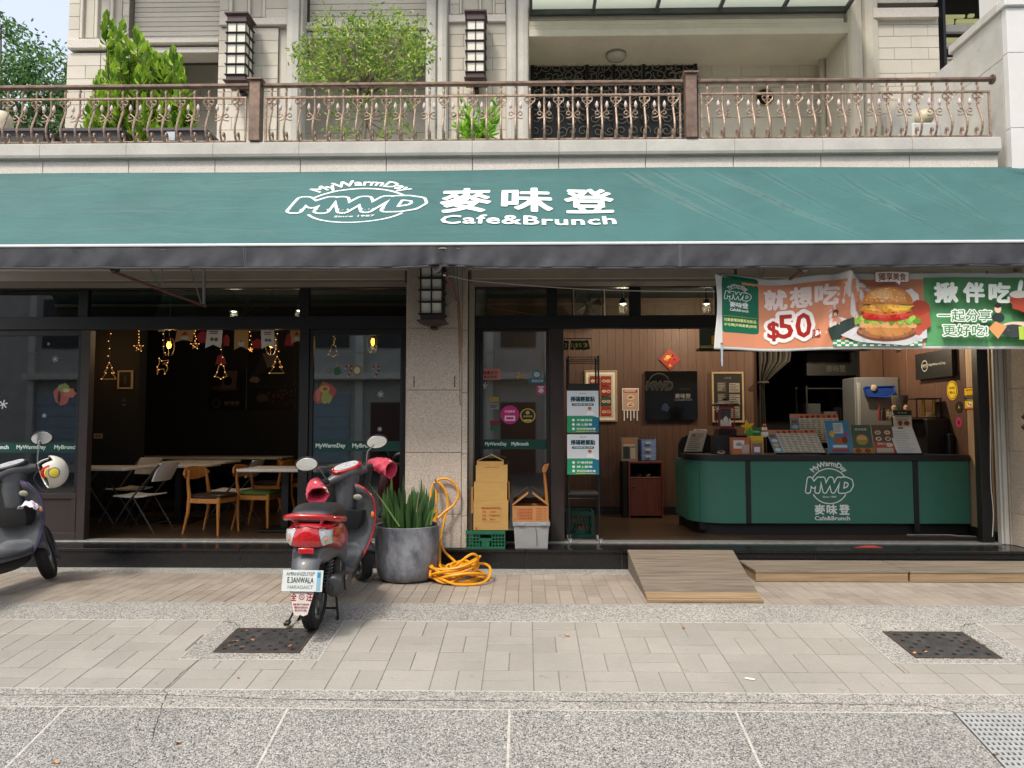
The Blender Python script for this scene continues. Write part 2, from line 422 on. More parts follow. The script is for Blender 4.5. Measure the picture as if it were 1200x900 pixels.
def slopebox(mb, x0, x1, y0, y1, top, th):
 """slab that follows the pavement's slope, its top face `top` above it"""
 a, b = zg(y0 + 1e-5) + top, zg(y1 - 1e-5) + top
 mb.add([(x0, y0, a - th), (x1, y0, a - th), (x1, y1, b - th), (x0, y1, b - th), (x0, y0, a), (x1, y0, a), (x1, y1, b), (x0, y1, b)],
  [(0, 3, 2, 1), (4, 5, 6, 7), (0, 1, 5, 4), (1, 2, 6, 5), (2, 3, 7, 6), (3, 0, 4, 7)])
def tile_mesh(w, d, tilt, m, y0):
 """one paving tile with chamfered edges, origin at its near left corner"""
 s = (zg(y0 + d / 2 + .01) - zg(y0 + d / 2 - .01)) / .02; c = .003; t = .02
 vs = []
 for (x, y, z) in ((0, 0, -t), (w, 0, -t), (w, d, -t), (0, d, -t), (0, 0, -c), (w, 0, -c), (w, d, -c), (0, d, -c), (c, c, 0), (w - c, c, 0), (w - c, d - c, 0), (c, d - c, 0)):
  vs.append((x, y, z + s * y))
 fs = [(0, 1, 5, 4), (1, 2, 6, 5), (2, 3, 7, 6), (3, 0, 4, 7), (4, 5, 9, 8), (5, 6, 10, 9), (6, 7, 11, 10), (7, 4, 8, 11), (8, 9, 10, 11)]
 me = bpy.data.meshes.new('paving_tile'); me.from_pydata(vs, [], fs); me.materials.append(m); return me
mb = MB(); mb.box(-60, 60, -16, 3.35, -.6, -.41); mb.build('road', m_road, kind='structure')
mb = MB()                                         # bed below the paving
for y0, y1 in ((3.35, 4.29), (4.29, 6.0), (6.0, 16)): slopebox(mb, -60, 60, y0, y1, -.0055, .3)
bed = mb.build('ground', m_mortd, kind='structure', fix=False)
mb = MB()
XA, XB = -7.2, 7.2
slopebox(mb, XA, XB, 5.66, 6.0, 0, .02); slopebox(mb, XA, XB, 6.0, 6.06, 0, .02); slopebox(mb, XA, XB, 7.215, 7.5, 0.001, .02)
slopebox(mb, XA, XB, 4.405, 4.515, 0, .02); slopebox(mb, XA, XB, 4.302, 4.400, 0, .02)
HOLES = [(-2.335, -1.40, 4.95, 5.66), (2.44, 3.42, 4.955, 5.66)]
GR = [(-2.155, -1.562, 5.06, 5.49), (2.63, 3.205, 5.04, 5.49)]
for (a, b, c, d), (e, f, g, h) in zip(HOLES, GR):
 slopebox(mb, a, e - .01, c, d - .001, 0, .02); slopebox(mb, f + .01, b, c, d - .001, 0, .02)
 slopebox(mb, e - .01, f + .01, c, g - .01, 0, .02); slopebox(mb, e - .01, f + .01, h + .01, d - .001, 0, .02)
mb.build('pebble_border', pebble2, kind='structure', fix=False)
mb = MB()
for (a, b, c, d) in HOLES:
 slopebox(mb, a - .008, a, c - .008, d, .0015, .02); slopebox(mb, b, b + .008, c - .008, d, .0015, .02); slopebox(mb, a, b, c - .008, c, .0015, .02)
slopebox(mb, XA, XB, 5.648, 5.659, -.001, .02); slopebox(mb, XA, XB, 4.5155, 4.525, -.001, .02)
for x in (-5.295, -3.995, -2.685, -1.385, -.095, 1.205): slopebox(mb, x - .007, x + .007, 3.35, 4.2899, -.0005, .02)
slopebox(mb, XA, 2.44, 4.2901, 4.3019, -.0005, .02)
mb.build('grout_line', m_mort, kind='structure', fix=False)
kerb = empty('kerb', (0, 3.3, -.41), kind='structure')
xs = [-6.595, -5.295, -3.995, -2.685, -1.385, -.095, 1.205, 2.45]
for a, b in zip(xs[:-1], xs[1:]):
 mb = MB(); slopebox(mb, a + .007, b - .007, 3.35, 4.2895, 0, .1); mb.build('kerb_slab', pebble, kerb, fix=False)
mb = MB(); slopebox(mb, 3.48, 7, 3.35, 4.2895, 0, .1); mb.build('kerb_slab', pebble, kerb, fix=False)
side = empty('sidewalk', (0, 6, 0), kind='structure')
tcols = ['#97938a', '#959188', '#99958c', '#938f86', '#9a968d']
tm = [mat_worn('paving_%d' % i, c, .75, .12, .08, .25) for i, c in enumerate(tcols)]
tcols2 = ['#93897c', '#8e8477', '#988e81', '#958b7e']
tm2 = [mat_worn('small_paving_%d' % i, c, .8, .25, .1, .3) for i, c in enumerate(tcols2)]
rnd = random.Random(3)
TC = {}
def put_tile(x, y, w, d, mats, into=None, g=.002):
 gy = .0042; w -= 2 * g; d -= 2 * gy
 if w < .02 or d < .02: return
 i = rnd.randrange(len(mats)); y0 = y + gy; x0 = x + g
 if into is not None:
  k = into.setdefault(i, MB()); slopebox(k, x0, x0 + w, y0, y0 + d, rnd.uniform(-.0008, .0008), .02); return
 key = (round(w, 3), round(d, 3), i, y0 > 5.9, round(y0, 2) if False else 0)
 if key not in TC: TC[key] = tile_mesh(w, d, 0, mats[i], y0)
 o = bpy.data.objects.new('paving_tile', TC[key]); COL.objects.link(o); o.parent = side
 o.location = (x0, y0 - 6, zg(y0) + rnd.uniform(-.0012, .0012)); o.rotation_euler = (rnd.uniform(-.002, .002), rnd.uniform(-.003, .003), 0)
CW, CD = .322, .2805
base = .05; nt_ = 0
far = {}
for r in range(4):
 y = 4.5255 + r * (1.122 / 4); cd = 1.122 / 4
 for c in range(-22, 22):
  x = base + c * CW
  horiz = (c + r) % 2 == 1
  parts = [(x, y, CW, cd / 2), (x, y + cd / 2, CW, cd / 2)] if horiz else [(x, y, CW / 2, cd), (x + CW / 2, y, CW / 2, cd)]
  for (a, b, w, d) in parts:
   pieces = [(a, b, a + w, b + d)]
   for (h0, h1, k0, k1) in HOLES:
    out = []
    for (p0, q0, p1, q1) in pieces:
     if p1 <= h0 or p0 >= h1 or q1 <= k0 or q0 >= k1: out.append((p0, q0, p1, q1)); continue
     if p0 < h0: out.append((p0, q0, h0 - .008, q1))
     if p1 > h1: out.append((h1 + .008, q0, p1, q1))
     m0, m1 = max(p0, h0), min(p1, h1)
     if q0 < k0 - .008 and m1 > m0: out.append((m0, q0, m1, k0 - .008))
    pieces = out
   for (p0, q0, p1, q1) in pieces:
    vis = abs((p0 + p1) / 2 - .1) < .74 * q0 + .25
    put_tile(p0, q0, p1 - p0, q1 - q0, tm, None if vis else far); nt_ += vis
for i, k in far.items(): k.build('paving_tiles', tm[i], side, fix=False, kind='stuff')
far = {}; cnt = 0
for r in range(5):                                   # narrow tiles next to the step
 y = 6.0605 + r * .2305
 for c in range(-62, 62):
  x = .055 + c * .1165
  vis = abs(x - .1) < .74 * y and cnt < 290 and r < 3
  put_tile(x, y, .1165, .2305, tm2, None if vis else far); cnt += vis
for i, k in far.items(): k.build('paving_tiles', tm2[i], side, fix=False, kind='stuff')
m_crack = mat('crack_dirt', '#2a2723', 1, 0)
def crack(pts, w=.004, h=.0012):
 mb = MB(); q = [G(*p) for p in pts]; rr = random.Random(int(pts[0][0]))
 fine = []
 for a, b in zip(q[:-1], q[1:]):
  n = max(2, int((b - a).length / .03))
  for i in range(n):
   p = a.lerp(b, i / n); p.x += rr.uniform(-.004, .004); p.y += rr.uniform(-.004, .004); fine.append(p)
 fine.append(q[-1]); vs = []
 for i, p in enumerate(fine):
  t = (fine[min(i + 1, len(fine) - 1)] - fine[max(0, i - 1)]); t.z = 0; t.normalize(); ww = w * rr.uniform(.4, 1.3) / 2
  for s_ in (-1, 1):
   x, y = p.x - t.y * ww * s_, p.y + t.x * ww * s_; vs.append((x, y, zg(y) + h))
 mb.add(vs, [(2 * i, 2 * i + 1, 2 * i + 3, 2 * i + 2) for i in range(len(fine) - 1)])
 mb.build('pavement_crack', m_crack, kind='structure', fix=False)
crack([(196, 812), (189, 832), (183, 850), (178, 868)]); crack([(168, 890), (152, 899)], .003)
crack([(237, 771), (212, 790), (190, 811)], .004, .003)
crack([(0, 815), (180, 814), (310, 819), (420, 821), (600, 822), (800, 823), (960, 825), (1085, 827), (1120, 835), (1200, 838)], .005)
crack([(262, 728), (275, 730), (281, 736)], .005); crack([(1126, 737), (1131, 732), (1143, 731)], .006)
m_iron = mat('cast_iron', '#3c3b3a', .75, .5, 9, bump=.5, bscale=60, metal=.3)
m_rust = mat('rusty_iron', '#4a3a30', .8, .3, 20)
m_hole = mat('hole_shade', '#050505', 1, 0)  # flat black in place of the shade inside holes
def cover(g, label):
 x0, x1, y0, y1 = g; t = empty('drain_cover', ((x0 + x1) / 2, y0, zg(y0) - .012), label, 'drain cover', 'iron drain covers in the pavement')
 mb = MB()
 for a, b, c, d in ((x0, x1, y0, y0 + .012), (x0, x1, y1 - .012, y1), (x0, x0 + .012, y0 + .012, y1 - .012), (x1 - .012, x1, y0 + .012, y1 - .012)): slopebox(mb, a, b, c, d, .003, .03)
 mb.build('rim', m_rust, t, fix=False)
 mb = MB(); nx, ny = 9, 7; gx0, gx1, gy0, gy1 = x0 + .014, x1 - .014, y0 + .014, y1 - .014
 xs = [gx0 + (gx1 - gx0) * i / (2 * nx + 1) for i in range(2 * nx + 2)]; ys = [gy0 + (gy1 - gy0) * i / (2 * ny + 1) for i in range(2 * ny + 2)]
 for j in range(2 * ny + 1):
  if j % 2 == 0: slopebox(mb, gx0, gx1, ys[j], ys[j + 1], .002, .012)
  else:
   i = 0
   while i < 2 * nx + 1:
    k = i
    hole = lambda q: q % 2 == 1 and ((q // 2 + j // 2) % 2 == 0) and not (abs(q - nx) < 3 and abs(j - ny) < 3)
    if hole(i): i += 1; continue
    while k < 2 * nx + 1 and not hole(k): k += 1
    slopebox(mb, xs[i], xs[k], ys[j], ys[j + 1], .002, .012); i = k
 mb.build('grid_plate', m_iron, t, fix=False)
 mb = MB(); slopebox(mb, x0 + .012, x1 - .012, y0 + .012, y1 - .012, -.0045, .0005); mb.build('pit_shade', m_hole, t, fix=False)  # black sheet just under the bars paints the shade in the holes
 return t
cover(GR[0], 'square cast iron drain cover behind the red scooter, dry leaves in its holes')
cover(GR[1], 'square cast iron drain cover at the right, in front of the wooden steps')
mb = MB(); x0, x1, y0, y1 = 2.46, 3.47, 3.45, 4.285
nx, ny = 34, 22; 
for j in range(ny + 1):
 ya = y0 + (y1 - y0) * j / ny; slopebox(mb, x0, x1, ya - .0085, ya + .0085, .002, .006)
for i in range(nx + 1):
 xa = x0 + (x1 - x0) * i / nx; slopebox(mb, xa - .008, xa + .008, y0, y1, .0015, .006)
mb.build('steel_grate', mat('galvanised_steel', '#a9aaa8', .5, .12, 14, metal=.3), label='perforated galvanised steel drain grate set in the kerb slope', cat='drain grate', fix=False)
mb = MB(); slopebox(mb, 2.465, 3.465, 3.45, 4.28, -.0048, .0006); mb.build('grate_shade', m_hole, kind='structure', fix=False)  # shade below the grate, painted as a black sheet close under it
mb = MB(); slopebox(mb, 2.446, 2.459, 3.35, 4.2895, -.002, .02); mb.build('grate_gap', m_crack, kind='structure', fix=False)
m_leafdry = [mat('dry_leaf_%d' % i, c, .8, .2, 60) for i, c in enumerate(('#8a5a34', '#a86f45', '#6f4a30', '#c08a5c'))]
LC, RC = 'on the iron cover behind the red scooter', 'on the iron cover at the right'
leaflab = ['dry leaf near the far edge ' + LC, 'dry leaf in the middle ' + LC, 'leftmost dry leaf near the street edge ' + LC, 'second dry leaf from the left ' + LC, 'rightmost dry leaf ' + LC, 'darkest dry leaf left of the middle ' + LC,
 'dry leaf at the far left corner ' + RC, 'dry leaf at the near left ' + RC, 'dry leaf near the far edge in the middle ' + RC, 'pale dry leaf near the middle right ' + RC, 'rightmost dry leaf ' + RC, 'dry leaf between the near left and the middle ' + RC,
 'dry leaf on the pebbled kerb slab at the lower left', 'tiny dry leaf on the grey paving just in front of the left iron cover', 'dry leaf on the kerb slope next to the steel grate', 'tiny dry leaf on the paving in front of the cardboard boxes', 'tiny dry leaf on the pebble border left of the left iron cover', 'tiny dry leaf on the paving in front of the wooden ramp', 'dry leaf at the bottom edge right of the centre joint', 'dry leaf at the bottom left corner of the picture']
rl = random.Random(5)
leafpts = [(289, 740), (296, 751), (268, 758), (284, 759), (340, 758), (276, 752), (1054, 744), (1072, 766), (1106, 744), (1126, 752), (1153, 757), (1085, 765), (209, 872), (279, 795), (1166, 886), (664, 745), (229, 755), (801, 736), (720, 880), (66, 895)]
for i, (a, b) in enumerate(leafpts):
 p = G(a, b); s = rl.uniform(.012, .024); an = rl.uniform(0, 6.3); mb = MB()
 vs = [(p.x + s * r_ * math.cos(an + t_), p.y + s * r_ * math.sin(an + t_), zg(p.y) + .004 + h_) for r_, t_, h_ in ((1.2, 0, .004), (.7, .8, .0), (.6, 2.2, .006), (1.1, 3.1, .002), (.6, 4.0, .008), (.75, 5.4, .0))]
 c_ = Vector((p.x, p.y, zg(p.y) + .003)); mb.add([tuple(c_)] + vs, [(0, k + 1, (k + 1) % 6 + 1) for k in range(6)])
 mb.build('dry_leaf', m_leafdry[i % 4], fix=False, label=leaflab[i], cat='leaf', group='dry leaves scattered on the pavement')
p = G(879, 797); mb = MB(); mb.add([(p.x + u, p.y + v, zg(p.y + v) + .006) for u, v in ((-.035, .01), (-.02, .02), (.01, .012), (.03, .0), (.028, -.012), (-.005, -.008))], [tuple(range(6))])
mb.build('paper_scrap', mat('white_paper', '#e8e8e4', .8, .03, 10), label='scrap of white paper lying on the grey paving tiles', cat='paper', fix=False)
m_deck = mat_wood('weathered_deck', '#5b5146', '#857a6a', 1.0, False, .8)
m_deck2 = mat_wood('honey_deck', '#7a6549', '#9c8566', 1.0, False, .7)
ramp = empty('wooden_ramp', (1.5, 6.1, 0), 'weathered wooden plank ramp leading up to the shop entrance', 'ramp')
ya, yb, za, zb = 6.12, 7.46, .035, .205
xl = lambda y: 1.005 + (y - ya) * .018; xr = lambda y: 1.945 + (y - ya) * .11
npk = 9
for i in range(npk):
 f0, f1 = i / npk, (i + 1) / npk; g = .009
 y0, y1 = ya + (yb - ya) * f0 + (g if i else 0), ya + (yb - ya) * f1; z0, z1 = za + (zb - za) * f0 + .003, za + (zb - za) * f1 + .002
 if i == 0: y0 = ya + .02
 mb = MB(); mb.add([(xl(y0), y0, z0 - .028), (xr(y0), y0, z0 - .028), (xr(y1), y1, z1 - .028), (xl(y1), y1, z1 - .028), (xl(y0), y0, z0), (xr(y0), y0, z0), (xr(y1), y1, z1), (xl(y1), y1, z1)],
  [(0, 3, 2, 1), (4, 5, 6, 7), (0, 1, 5, 4), (1, 2, 6, 5), (2, 3, 7, 6), (3, 0, 4, 7)])
 mb.build('plank', m_deck2 if i == 0 else m_deck, ramp, bevel=.003)
mb = MB(); mb.cbox(1.0, 1.96, ya - .015, ya + .015, .0, .03, .006); mb.build('nosing', m_deck2, ramp)
for xx in (0, 1):
 mb = MB(); f = (lambda y: xl(y) + .006) if xx == 0 else (lambda y: xr(y) - .03)
 mb.add([(f(ya + .03), ya + .03, .0), (f(yb), yb, .0), (f(yb), yb, zb - .03), (f(ya + .03), ya + .03, za - .028), (f(ya + .03) + .024, ya + .03, .0), (f(yb) + .024, yb, .0), (f(yb) + .024, yb, zb - .03), (f(ya + .03) + .024, ya + .03, za - .028)],
  [(0, 1, 2, 3), (7, 6, 5, 4), (0, 4, 5, 1), (1, 5, 6, 2), (2, 6, 7, 3), (3, 7, 4, 0)]); mb.build('side_board', m_deck, ramp)
def platform(x0, x1, label):
 t = empty('wooden_step', ((x0 + x1) / 2, 6.93, 0), label, 'wooden step', 'low wooden steps in front of the black step')
 n = 4; y0, y1 = 6.925, 7.455
 for i in range(n):
  a = y0 + (y1 - y0) * i / n; mb = MB(); mb.cbox(x0, x1, a + .0015, a + (y1 - y0) / n - .0015, .085, .108, .003); mb.build('plank', m_deck, t)
 mb = MB(); mb.cbox(x0 + .005, x1 - .005, y0 + .006, y0 + .03, .004, .083, .003); mb.build('front_board', m_deck2, t)
 for x in (x0 + .01, x1 - .03):
  mb = MB(); mb.box(x, x + .02, y0 + .032, y1 - .01, .0, .083); mb.build('side_board', m_deck2, t)
platform(2.15, 3.573, 'low wooden step right next to the plank ramp'); platform(3.583, 5.4, 'low wooden step at the right end, below the granite pillar')
# ================================================================== building shell
m_stone = speckle('granite_pink', [(0, '#8f8378'), (.12, '#a4988a'), (.4, '#b3a799'), (.75, '#c0b5a6')], 190, bump=.1, rough=.75, stain=.07)
m_stonew = speckle('granite_white', [(0, '#b8b2a7'), (.12, '#c9c4b9'), (.4, '#d0cbc1'), (.75, '#d8d3c9')], 190, bump=.1, rough=.75, stain=.06)
m_tile = mat_worn('wall_tile_cream', '#cbc5b7', .7, .08, .03, .06, 2)
m_tile2 = mat_worn('wall_tile_cream_b', '#c3bdae', .7, .08, .03, .06, 2)
m_stucco = mat_worn('stucco_cream', '#c4beae', .85, .1, .07, .06, 1.6)
m_greyst = mat_worn('stucco_grey', '#bcbab2', .85, .16, .07, .15, 2.2)
m_white = mat('stucco_white', '#d4d3cf', .8, .04, 3, bump=.2, bscale=90)
m_joint = mat('joint_grey', '#77736a', .9, .05)
m_dark = mat('black_aluminium', '#141414', .45, .2, 5)
m_brownf = mat('brown_aluminium', '#352c29', .5, .1, 5)
m_tan = mat('tan_metal', '#9d9485', .55, .08, 4)
m_granite = speckle('black_granite', [(0, '#0d0d0e'), (.3, '#151517'), (.75, '#1f2022'), (.95, '#303236')], 300, bump=.02, rough=.2, stain=.2)
m_steel = mat('brushed_track', '#a6a6a2', .35, .15, 18, metal=.7)
m_pane = mat_glass('window_glass', (.72, .78, .76), .1, ior=2.1)
m_lamp_glass = mat('lantern_glass', '#d8d6c8', .4, .04, 8)
m_lamp_metal = mat('lantern_metal', '#3a2225', .5, .15, 20)
m_blk = mat('black_paint', '#101011', .5, .2, 10)
step = empty('granite_step', (0, 7.5, 0), kind='structure')
n0 = -7
for i in range(n0, 7):
 x0, x1 = i * .98 + .0015, (i + 1) * .98 - .0015
 mb = MB(); mb.cbox(x0, x1, 7.505, 7.54, -.02, .165, .002); mb.build('riser_slab', m_granite, step)
 mb = MB(); mb.cbox(x0, x1, 7.485, 7.90, .168, .198, .003); mb.build('tread_slab', m_granite, step)
mb = MB(); mb.box(-7, 7, 7.5401, 7.9, -.1, .1675); mb.build('step_core', mat('step_core', '#2a2a2a', .9, 0), step)
mb = MB(); mb.box(-7, 7, 7.512, 7.5385, 0, .1655); mb.build('joint', mat('joint_light', '#8b8a84', .9, .1, 20), step)
# --- pillars, ledge, upper walls: one building
bld = empty('apartment_building', (0, 7.6, 0), 'cream stone building with a long balcony above the cafe', 'building')
def panels(x0, x1, yf, yb, zs, m, c=.004, ch=.004, name='stone_panel'):
 for a, b in zip(zs[:-1], zs[1:]):
  mb = MB(); mb.cbox(x0, x1, yf, yb, a + c / 2, b - c / 2, ch); mb.build(name, m, bld)
YP = 7.56
pxl, pxr = PX(475.5, YP), PX(547.5, YP)
zs = [PZ(v, YP) for v in (643.5, 603, 530.5, 457, 384)] + [3.35]; zs[0] = .199
panels(pxl + .0, pxr - .06, YP, YP + .06, zs, m_stone)
panels(pxr - .055, pxr, YP + .004, YP + .06, [.199, PZ(605, YP), PZ(532, YP), PZ(460, YP), PZ(387, YP), 3.35], m_stone, ch=.003)
mb = MB(); mb.box(pxl + .006, pxr - .006, YP + .012, 8.0, .199, 3.4); mb.build('pillar_core', m_joint, bld)
panels(pxl - .001, pxl + .02, YP + .07, 7.95, zs, m_stone)
mb = MB(); ya_, yb_ = YP - .0015, YP - .0005
for a in ((484.5, 454, 486, 441), (532, 454, 533.5, 441)): 
 p, q = P(a[0], a[1], YP), P(a[2], a[3], YP); mb.box(p[0], q[0], ya_, yb_, p[1], q[1])
mb.build('dirt_mark', mat('dirt', '#5d5349', 1, .3, 40), bld)
mb = MB(); q = [P(x, y, YP) for x, y in ((535.5, 357), (539.5, 357), (541, 400), (539, 440), (540, 475), (538.5, 475), (538, 430), (537, 395))]
mb.add([(a, YP - .001, b) for a, b in q], [tuple(range(8))]); mb.build('rust_stain', mat('rust_stain', '#a07a4e', .9, .25, 30, alpha=.75), bld, fix=False)
xr0 = 5.165
zs2 = [.199, PZ(604, YP), PZ(529, YP), PZ(455, YP), PZ(382, YP), 3.35]
panels(xr0, 6.6, 7.50, 7.58, zs2, m_stonew, c=.005)
for i, (a, b) in enumerate(zip(zs2[:-1], zs2[1:])):
 mb = MB(); mb.cbox(xr0 - .001, xr0 + .04, 7.585, 7.98, a + .002, b - .002, .003); mb.build('stone_panel', m_stone, bld)
mb = MB(); mb.box(xr0 + .006, 6.6, 7.52, 8.0, .199, 3.4); mb.build('pillar_core', m_joint, bld)
mb = MB(); mb.box(-7.5, 6.6, 7.60, 8.1, 3.12, 4.02); mb.build('band_wall', m_stucco, bld)
for a, b, nm in ((-7.5, pxl - .03, 0), (pxr + .03, 5.12, 1)):
 mb = MB(); mb.cbox(a, b, 7.62, 7.80, PZ(327, 7.62), PZ(312, 7.62), .006); mb.build('metal_fascia', m_tan, bld)
 mb = MB(); mb.cbox(a, b, 7.64, 7.90, PZ(330.5, 7.64), PZ(327.5, 7.64), .002); mb.build('fascia_lip', m_joint, bld)
for a, b in ((pxr + .002, pxr + .05), (pxl - .028, pxl - .002)):
 mb = MB(); mb.cbox(a, b, 7.70, 7.96, .199, 3.3, .004); mb.build('metal_jamb', m_tan, bld)
for a, b, c in ((5.075, 5.10, 7.91), (5.103, 5.145, 7.89), (5.148, 5.163, 7.87)):
 mb = MB(); mb.cbox(a, b, c, 7.98, .199, 3.3, .004); mb.build('metal_jamb', mat('pale_jamb', '#b4b3ab', .5, .05) if c > 7.88 else m_tan, bld)
YL = 7.40
zt, zc, zb2 = PZ(165, YL), PZ(182.5, YL), 3.95
xledge = PX(1172, YL, 180)
k = 0; x = PX(48, YL, 190) - 8 * .89
jx = [48, 149, 250.5, 351, 452, 553.5, 655, 757, 860.5, 963.5, 1068, 1172]
xs = [PX(48, YL, 190) - .885 * 2, PX(48, YL, 190) - .885] + [PX(v, YL, 190) for v in jx]; xs[-1] = xledge
for a, b in zip(xs[:-1], xs[1:]):
 mb = MB(); mb.cbox(a + .003, b - .003, YL + .03, YL + .09, zb2, PZ(184, YL + .03), .004); mb.build('stone_panel', m_stonew, bld)
 prof = [(YL + .10, zc - .015), (YL + .02, zc - .015), (YL + .02, zc), (YL - .02, zc + .004), (YL - .03, zc + .03), (YL - .03, zt - .02), (YL - .015, zt - .018), (YL - .015, zt), (YL + .35, zt), (YL + .35, zc - .015)]
 o_ = PX(25, YL, 190) - PX(48, YL, 190)
 mb = MB(); mb.prism(prof, a + o_ * 0 + .002, b - .002, 'yz'); mb.build('cornice_block', m_greyst, bld)
mb = MB(); mb.box(-7.5, xledge, YL + .1, 10.2, zb2 + .02, zc - .02); mb.build('balcony_slab', m_joint, bld)
mb = MB(); mb.box(-7.5, xledge - .001, YL + .36, 10.2, zc - .019, zc + .0); mb.build('balcony_floor', m_stucco, bld)
xb_ = PX(1178, 7.42, 100)
zcap = PZ(17, 7.42, 1173)
zlist = [3.5, PZ(468 / 3, 7.4) , PZ(208 / 3, 7.4), PZ(17, 7.4)]
for a, b in zip(zlist[:-1], zlist[1:]):
 mb = MB(); mb.cbox(xb_, 6.6, 7.36, 7.44, a + .002, b - .002, .003); mb.build('stone_panel', m_white, bld)
mb = MB(); mb.cbox(xb_ - .03, 6.6, 7.33, 7.44, zlist[-1], zlist[-1] + .10, .01); mb.build('cap_stone', m_white, bld)
mb = MB(); mb.cbox(xb_ + .0, 6.6, 7.36, 7.8, zlist[-1] + .103, 9, .01); mb.build('upper_pillar', m_white, bld)
za_ = [3.9, PZ(208 / 3, 7.4) - .02, PZ(17, 7.4)]
for a, b in zip(za_[:-1], za_[1:]):
 mb = MB(); mb.cbox(xb_ + .001, xb_ + .25, 7.45, 8.30, a + .002, b - .002, .003); mb.build('stone_panel', m_greyst, bld)
mb = MB(); mb.cbox(xb_ - .03, xb_ + .25, 7.45, 8.34, zlist[-1], zlist[-1] + .10, .01); mb.build('cap_stone', m_greyst, bld)
mb = MB(); pA, pB = P3(1098, 90, 10.1), P3(1150, 60, 10.1)
mb.prism([(5.0, 5.2), (5.0, 5.75), (6.6, 7.1), (6.6, 5.2)], 9.9, 10.0, 'xz'); mb.build('stair_parapet', m_greyst, bld)
YW = 10.2
def X2(px, py=100, Y=YW): return PX(px, Y, py)
def wallblock(px0, px1, py0, py1, Yf, th=.3, m=m_stucco, name='wall', ch=.008):
 """box whose front face covers those photograph pixels at distance Yf; py0 is the upper edge (None = goes on above the picture)"""
 pm = (px0 + px1) / 2
 z1 = PZ(py0, Yf, pm) if py0 is not None else 9.0
 z0 = PZ(py1, Yf, pm) if py1 is not None else 4.0
 q = 60
 mb = MB(); mb.cbox(PX(px0, Yf, q), PX(px1, Yf, q), Yf, Yf + th, z0, z1, ch); return mb.build(name, m, bld)
def coursed(px0, px1, pys, Yf, tw=None, m=(m_tile, m_tile2), th=.05, seed=0, split=None, bond=True):
 """courses of stone tiles, joints recessed"""
 r_ = random.Random(seed); x0, x1 = PX(px0, Yf, 60), PX(px1, Yf, 60)
 for r, (a, b) in enumerate(zip(pys[:-1], pys[1:])):
  zt_, zb_ = PZ(a, Yf, 600), PZ(b, Yf, 600)
  if tw:
   w = tw; xs_ = [x0]; x = x0 + (w * (.5 if (r % 2 and bond) else 1))
   while x < x1 - .05: xs_.append(x); x += w
   xs_.append(x1)
  else: xs_ = [x0, x1]
  for u, v in zip(xs_[:-1], xs_[1:]):
   mb = MB(); mb.cbox(u + .0025, v - .0025, Yf, Yf + th, zb_ + .0025, zt_ - .0025, .003); mb.build('wall_tile', r_.choice(m), bld)
 z1_, z0_ = PZ(pys[0], Yf, 600), PZ(pys[-1], Yf, 600)
 mb = MB(); mb.box(x0 + .002, x1 - .002, Yf + .008, Yf + .3, z0_, z1_); mb.build('wall_backing', m_joint, bld)
TOP = -30
def rows(a, b, n): return [a + (b - a) * i / n for i in range(n + 1)]
wallblock(78, 150, 45, 56, YW - .06, m=m_stonew, name='string_course')
coursed(79, 118, rows(57, 180, 8), YW, .55, seed=1)
coursed(118.3, 152, rows(57, 180, 8), YW, .55, seed=2)
wallblock(79, 92, TOP, 44.5, YW, name='wall', m=m_tile)
coursed(79, 92, rows(-32, 44.6, 5), YW - .03, None, seed=3)
for a, b, d in ((92, 95.5, .0), (95.7, 109, .05), (109.2, 113, .0), (113.2, 127, .05), (127.2, 131, .0), (131.2, 142, .05)):
 wallblock(a, b, TOP, 44.5, YW - .03 + d, m=m_tile2 if d else m_tile, name='fluted_strip', ch=.006)
coursed(142.3, 150, rows(-32, 44.6, 5), YW - .03, None, seed=4)
for i, (a, b) in enumerate(zip(rows(-30, 44, 13)[:-1], rows(-30, 44, 13)[1:])):
 mb = MB(); x0_, x1_ = X2(150.5), X2(256); mb.cbox(x0_, x1_, YW + .10, YW + .14, PZ(b, YW + .1) + .003, PZ(a, YW + .1) - .003, .004); mb.build('cladding_board', m_tile if i % 3 else m_tile2, bld)
wallblock(150.5, 256, TOP, 44, YW + .145, .1, m_joint, 'wall_backing')
wallblock(150, 256, 44.5, 50, YW - .04, m=m_stonew, name='sill_course'); wallblock(152, 256, 55, 62, YW + .02, m=m_stonew, name='lintel'); wallblock(152, 256, 50.3, 54.7, YW + .2, m=m_stucco, name='lintel')
wallblock(152, 180, 62.3, None, YW + .3, .2, m_stucco, 'wall'); 
coursed(150, 300, rows(73, 180, 4), YW + 1.1, .8, seed=5)
wallblock(150, 300, 40, 72.8, YW + 1.12, m=m_tile2)
coursed(256, 267, rows(-32, 22, 4), YW - .05, None, seed=6)
wallblock(256, 337, 20.5, 29, YW - .10, m=m_stonew, name='string_course')
coursed(256, 326, rows(29.3, 180, 10), YW - .05, .42, seed=7)
wallblock(326.3, 337, 29.3, None, YW + .0, m=m_tile, name='wall')
for a, b, d in ((267, 271, 0), (271.2, 289, .05), (289.2, 292, 0), (292.2, 306, .05), (306.2, 310, 0)):
 wallblock(a, b, TOP, 20, YW - .06 + d, m=m_tile2 if d else m_tile, name='fluted_strip', ch=.006)
coursed(310.3, 336, rows(-32, 20, 4), YW - .05, None, seed=8)
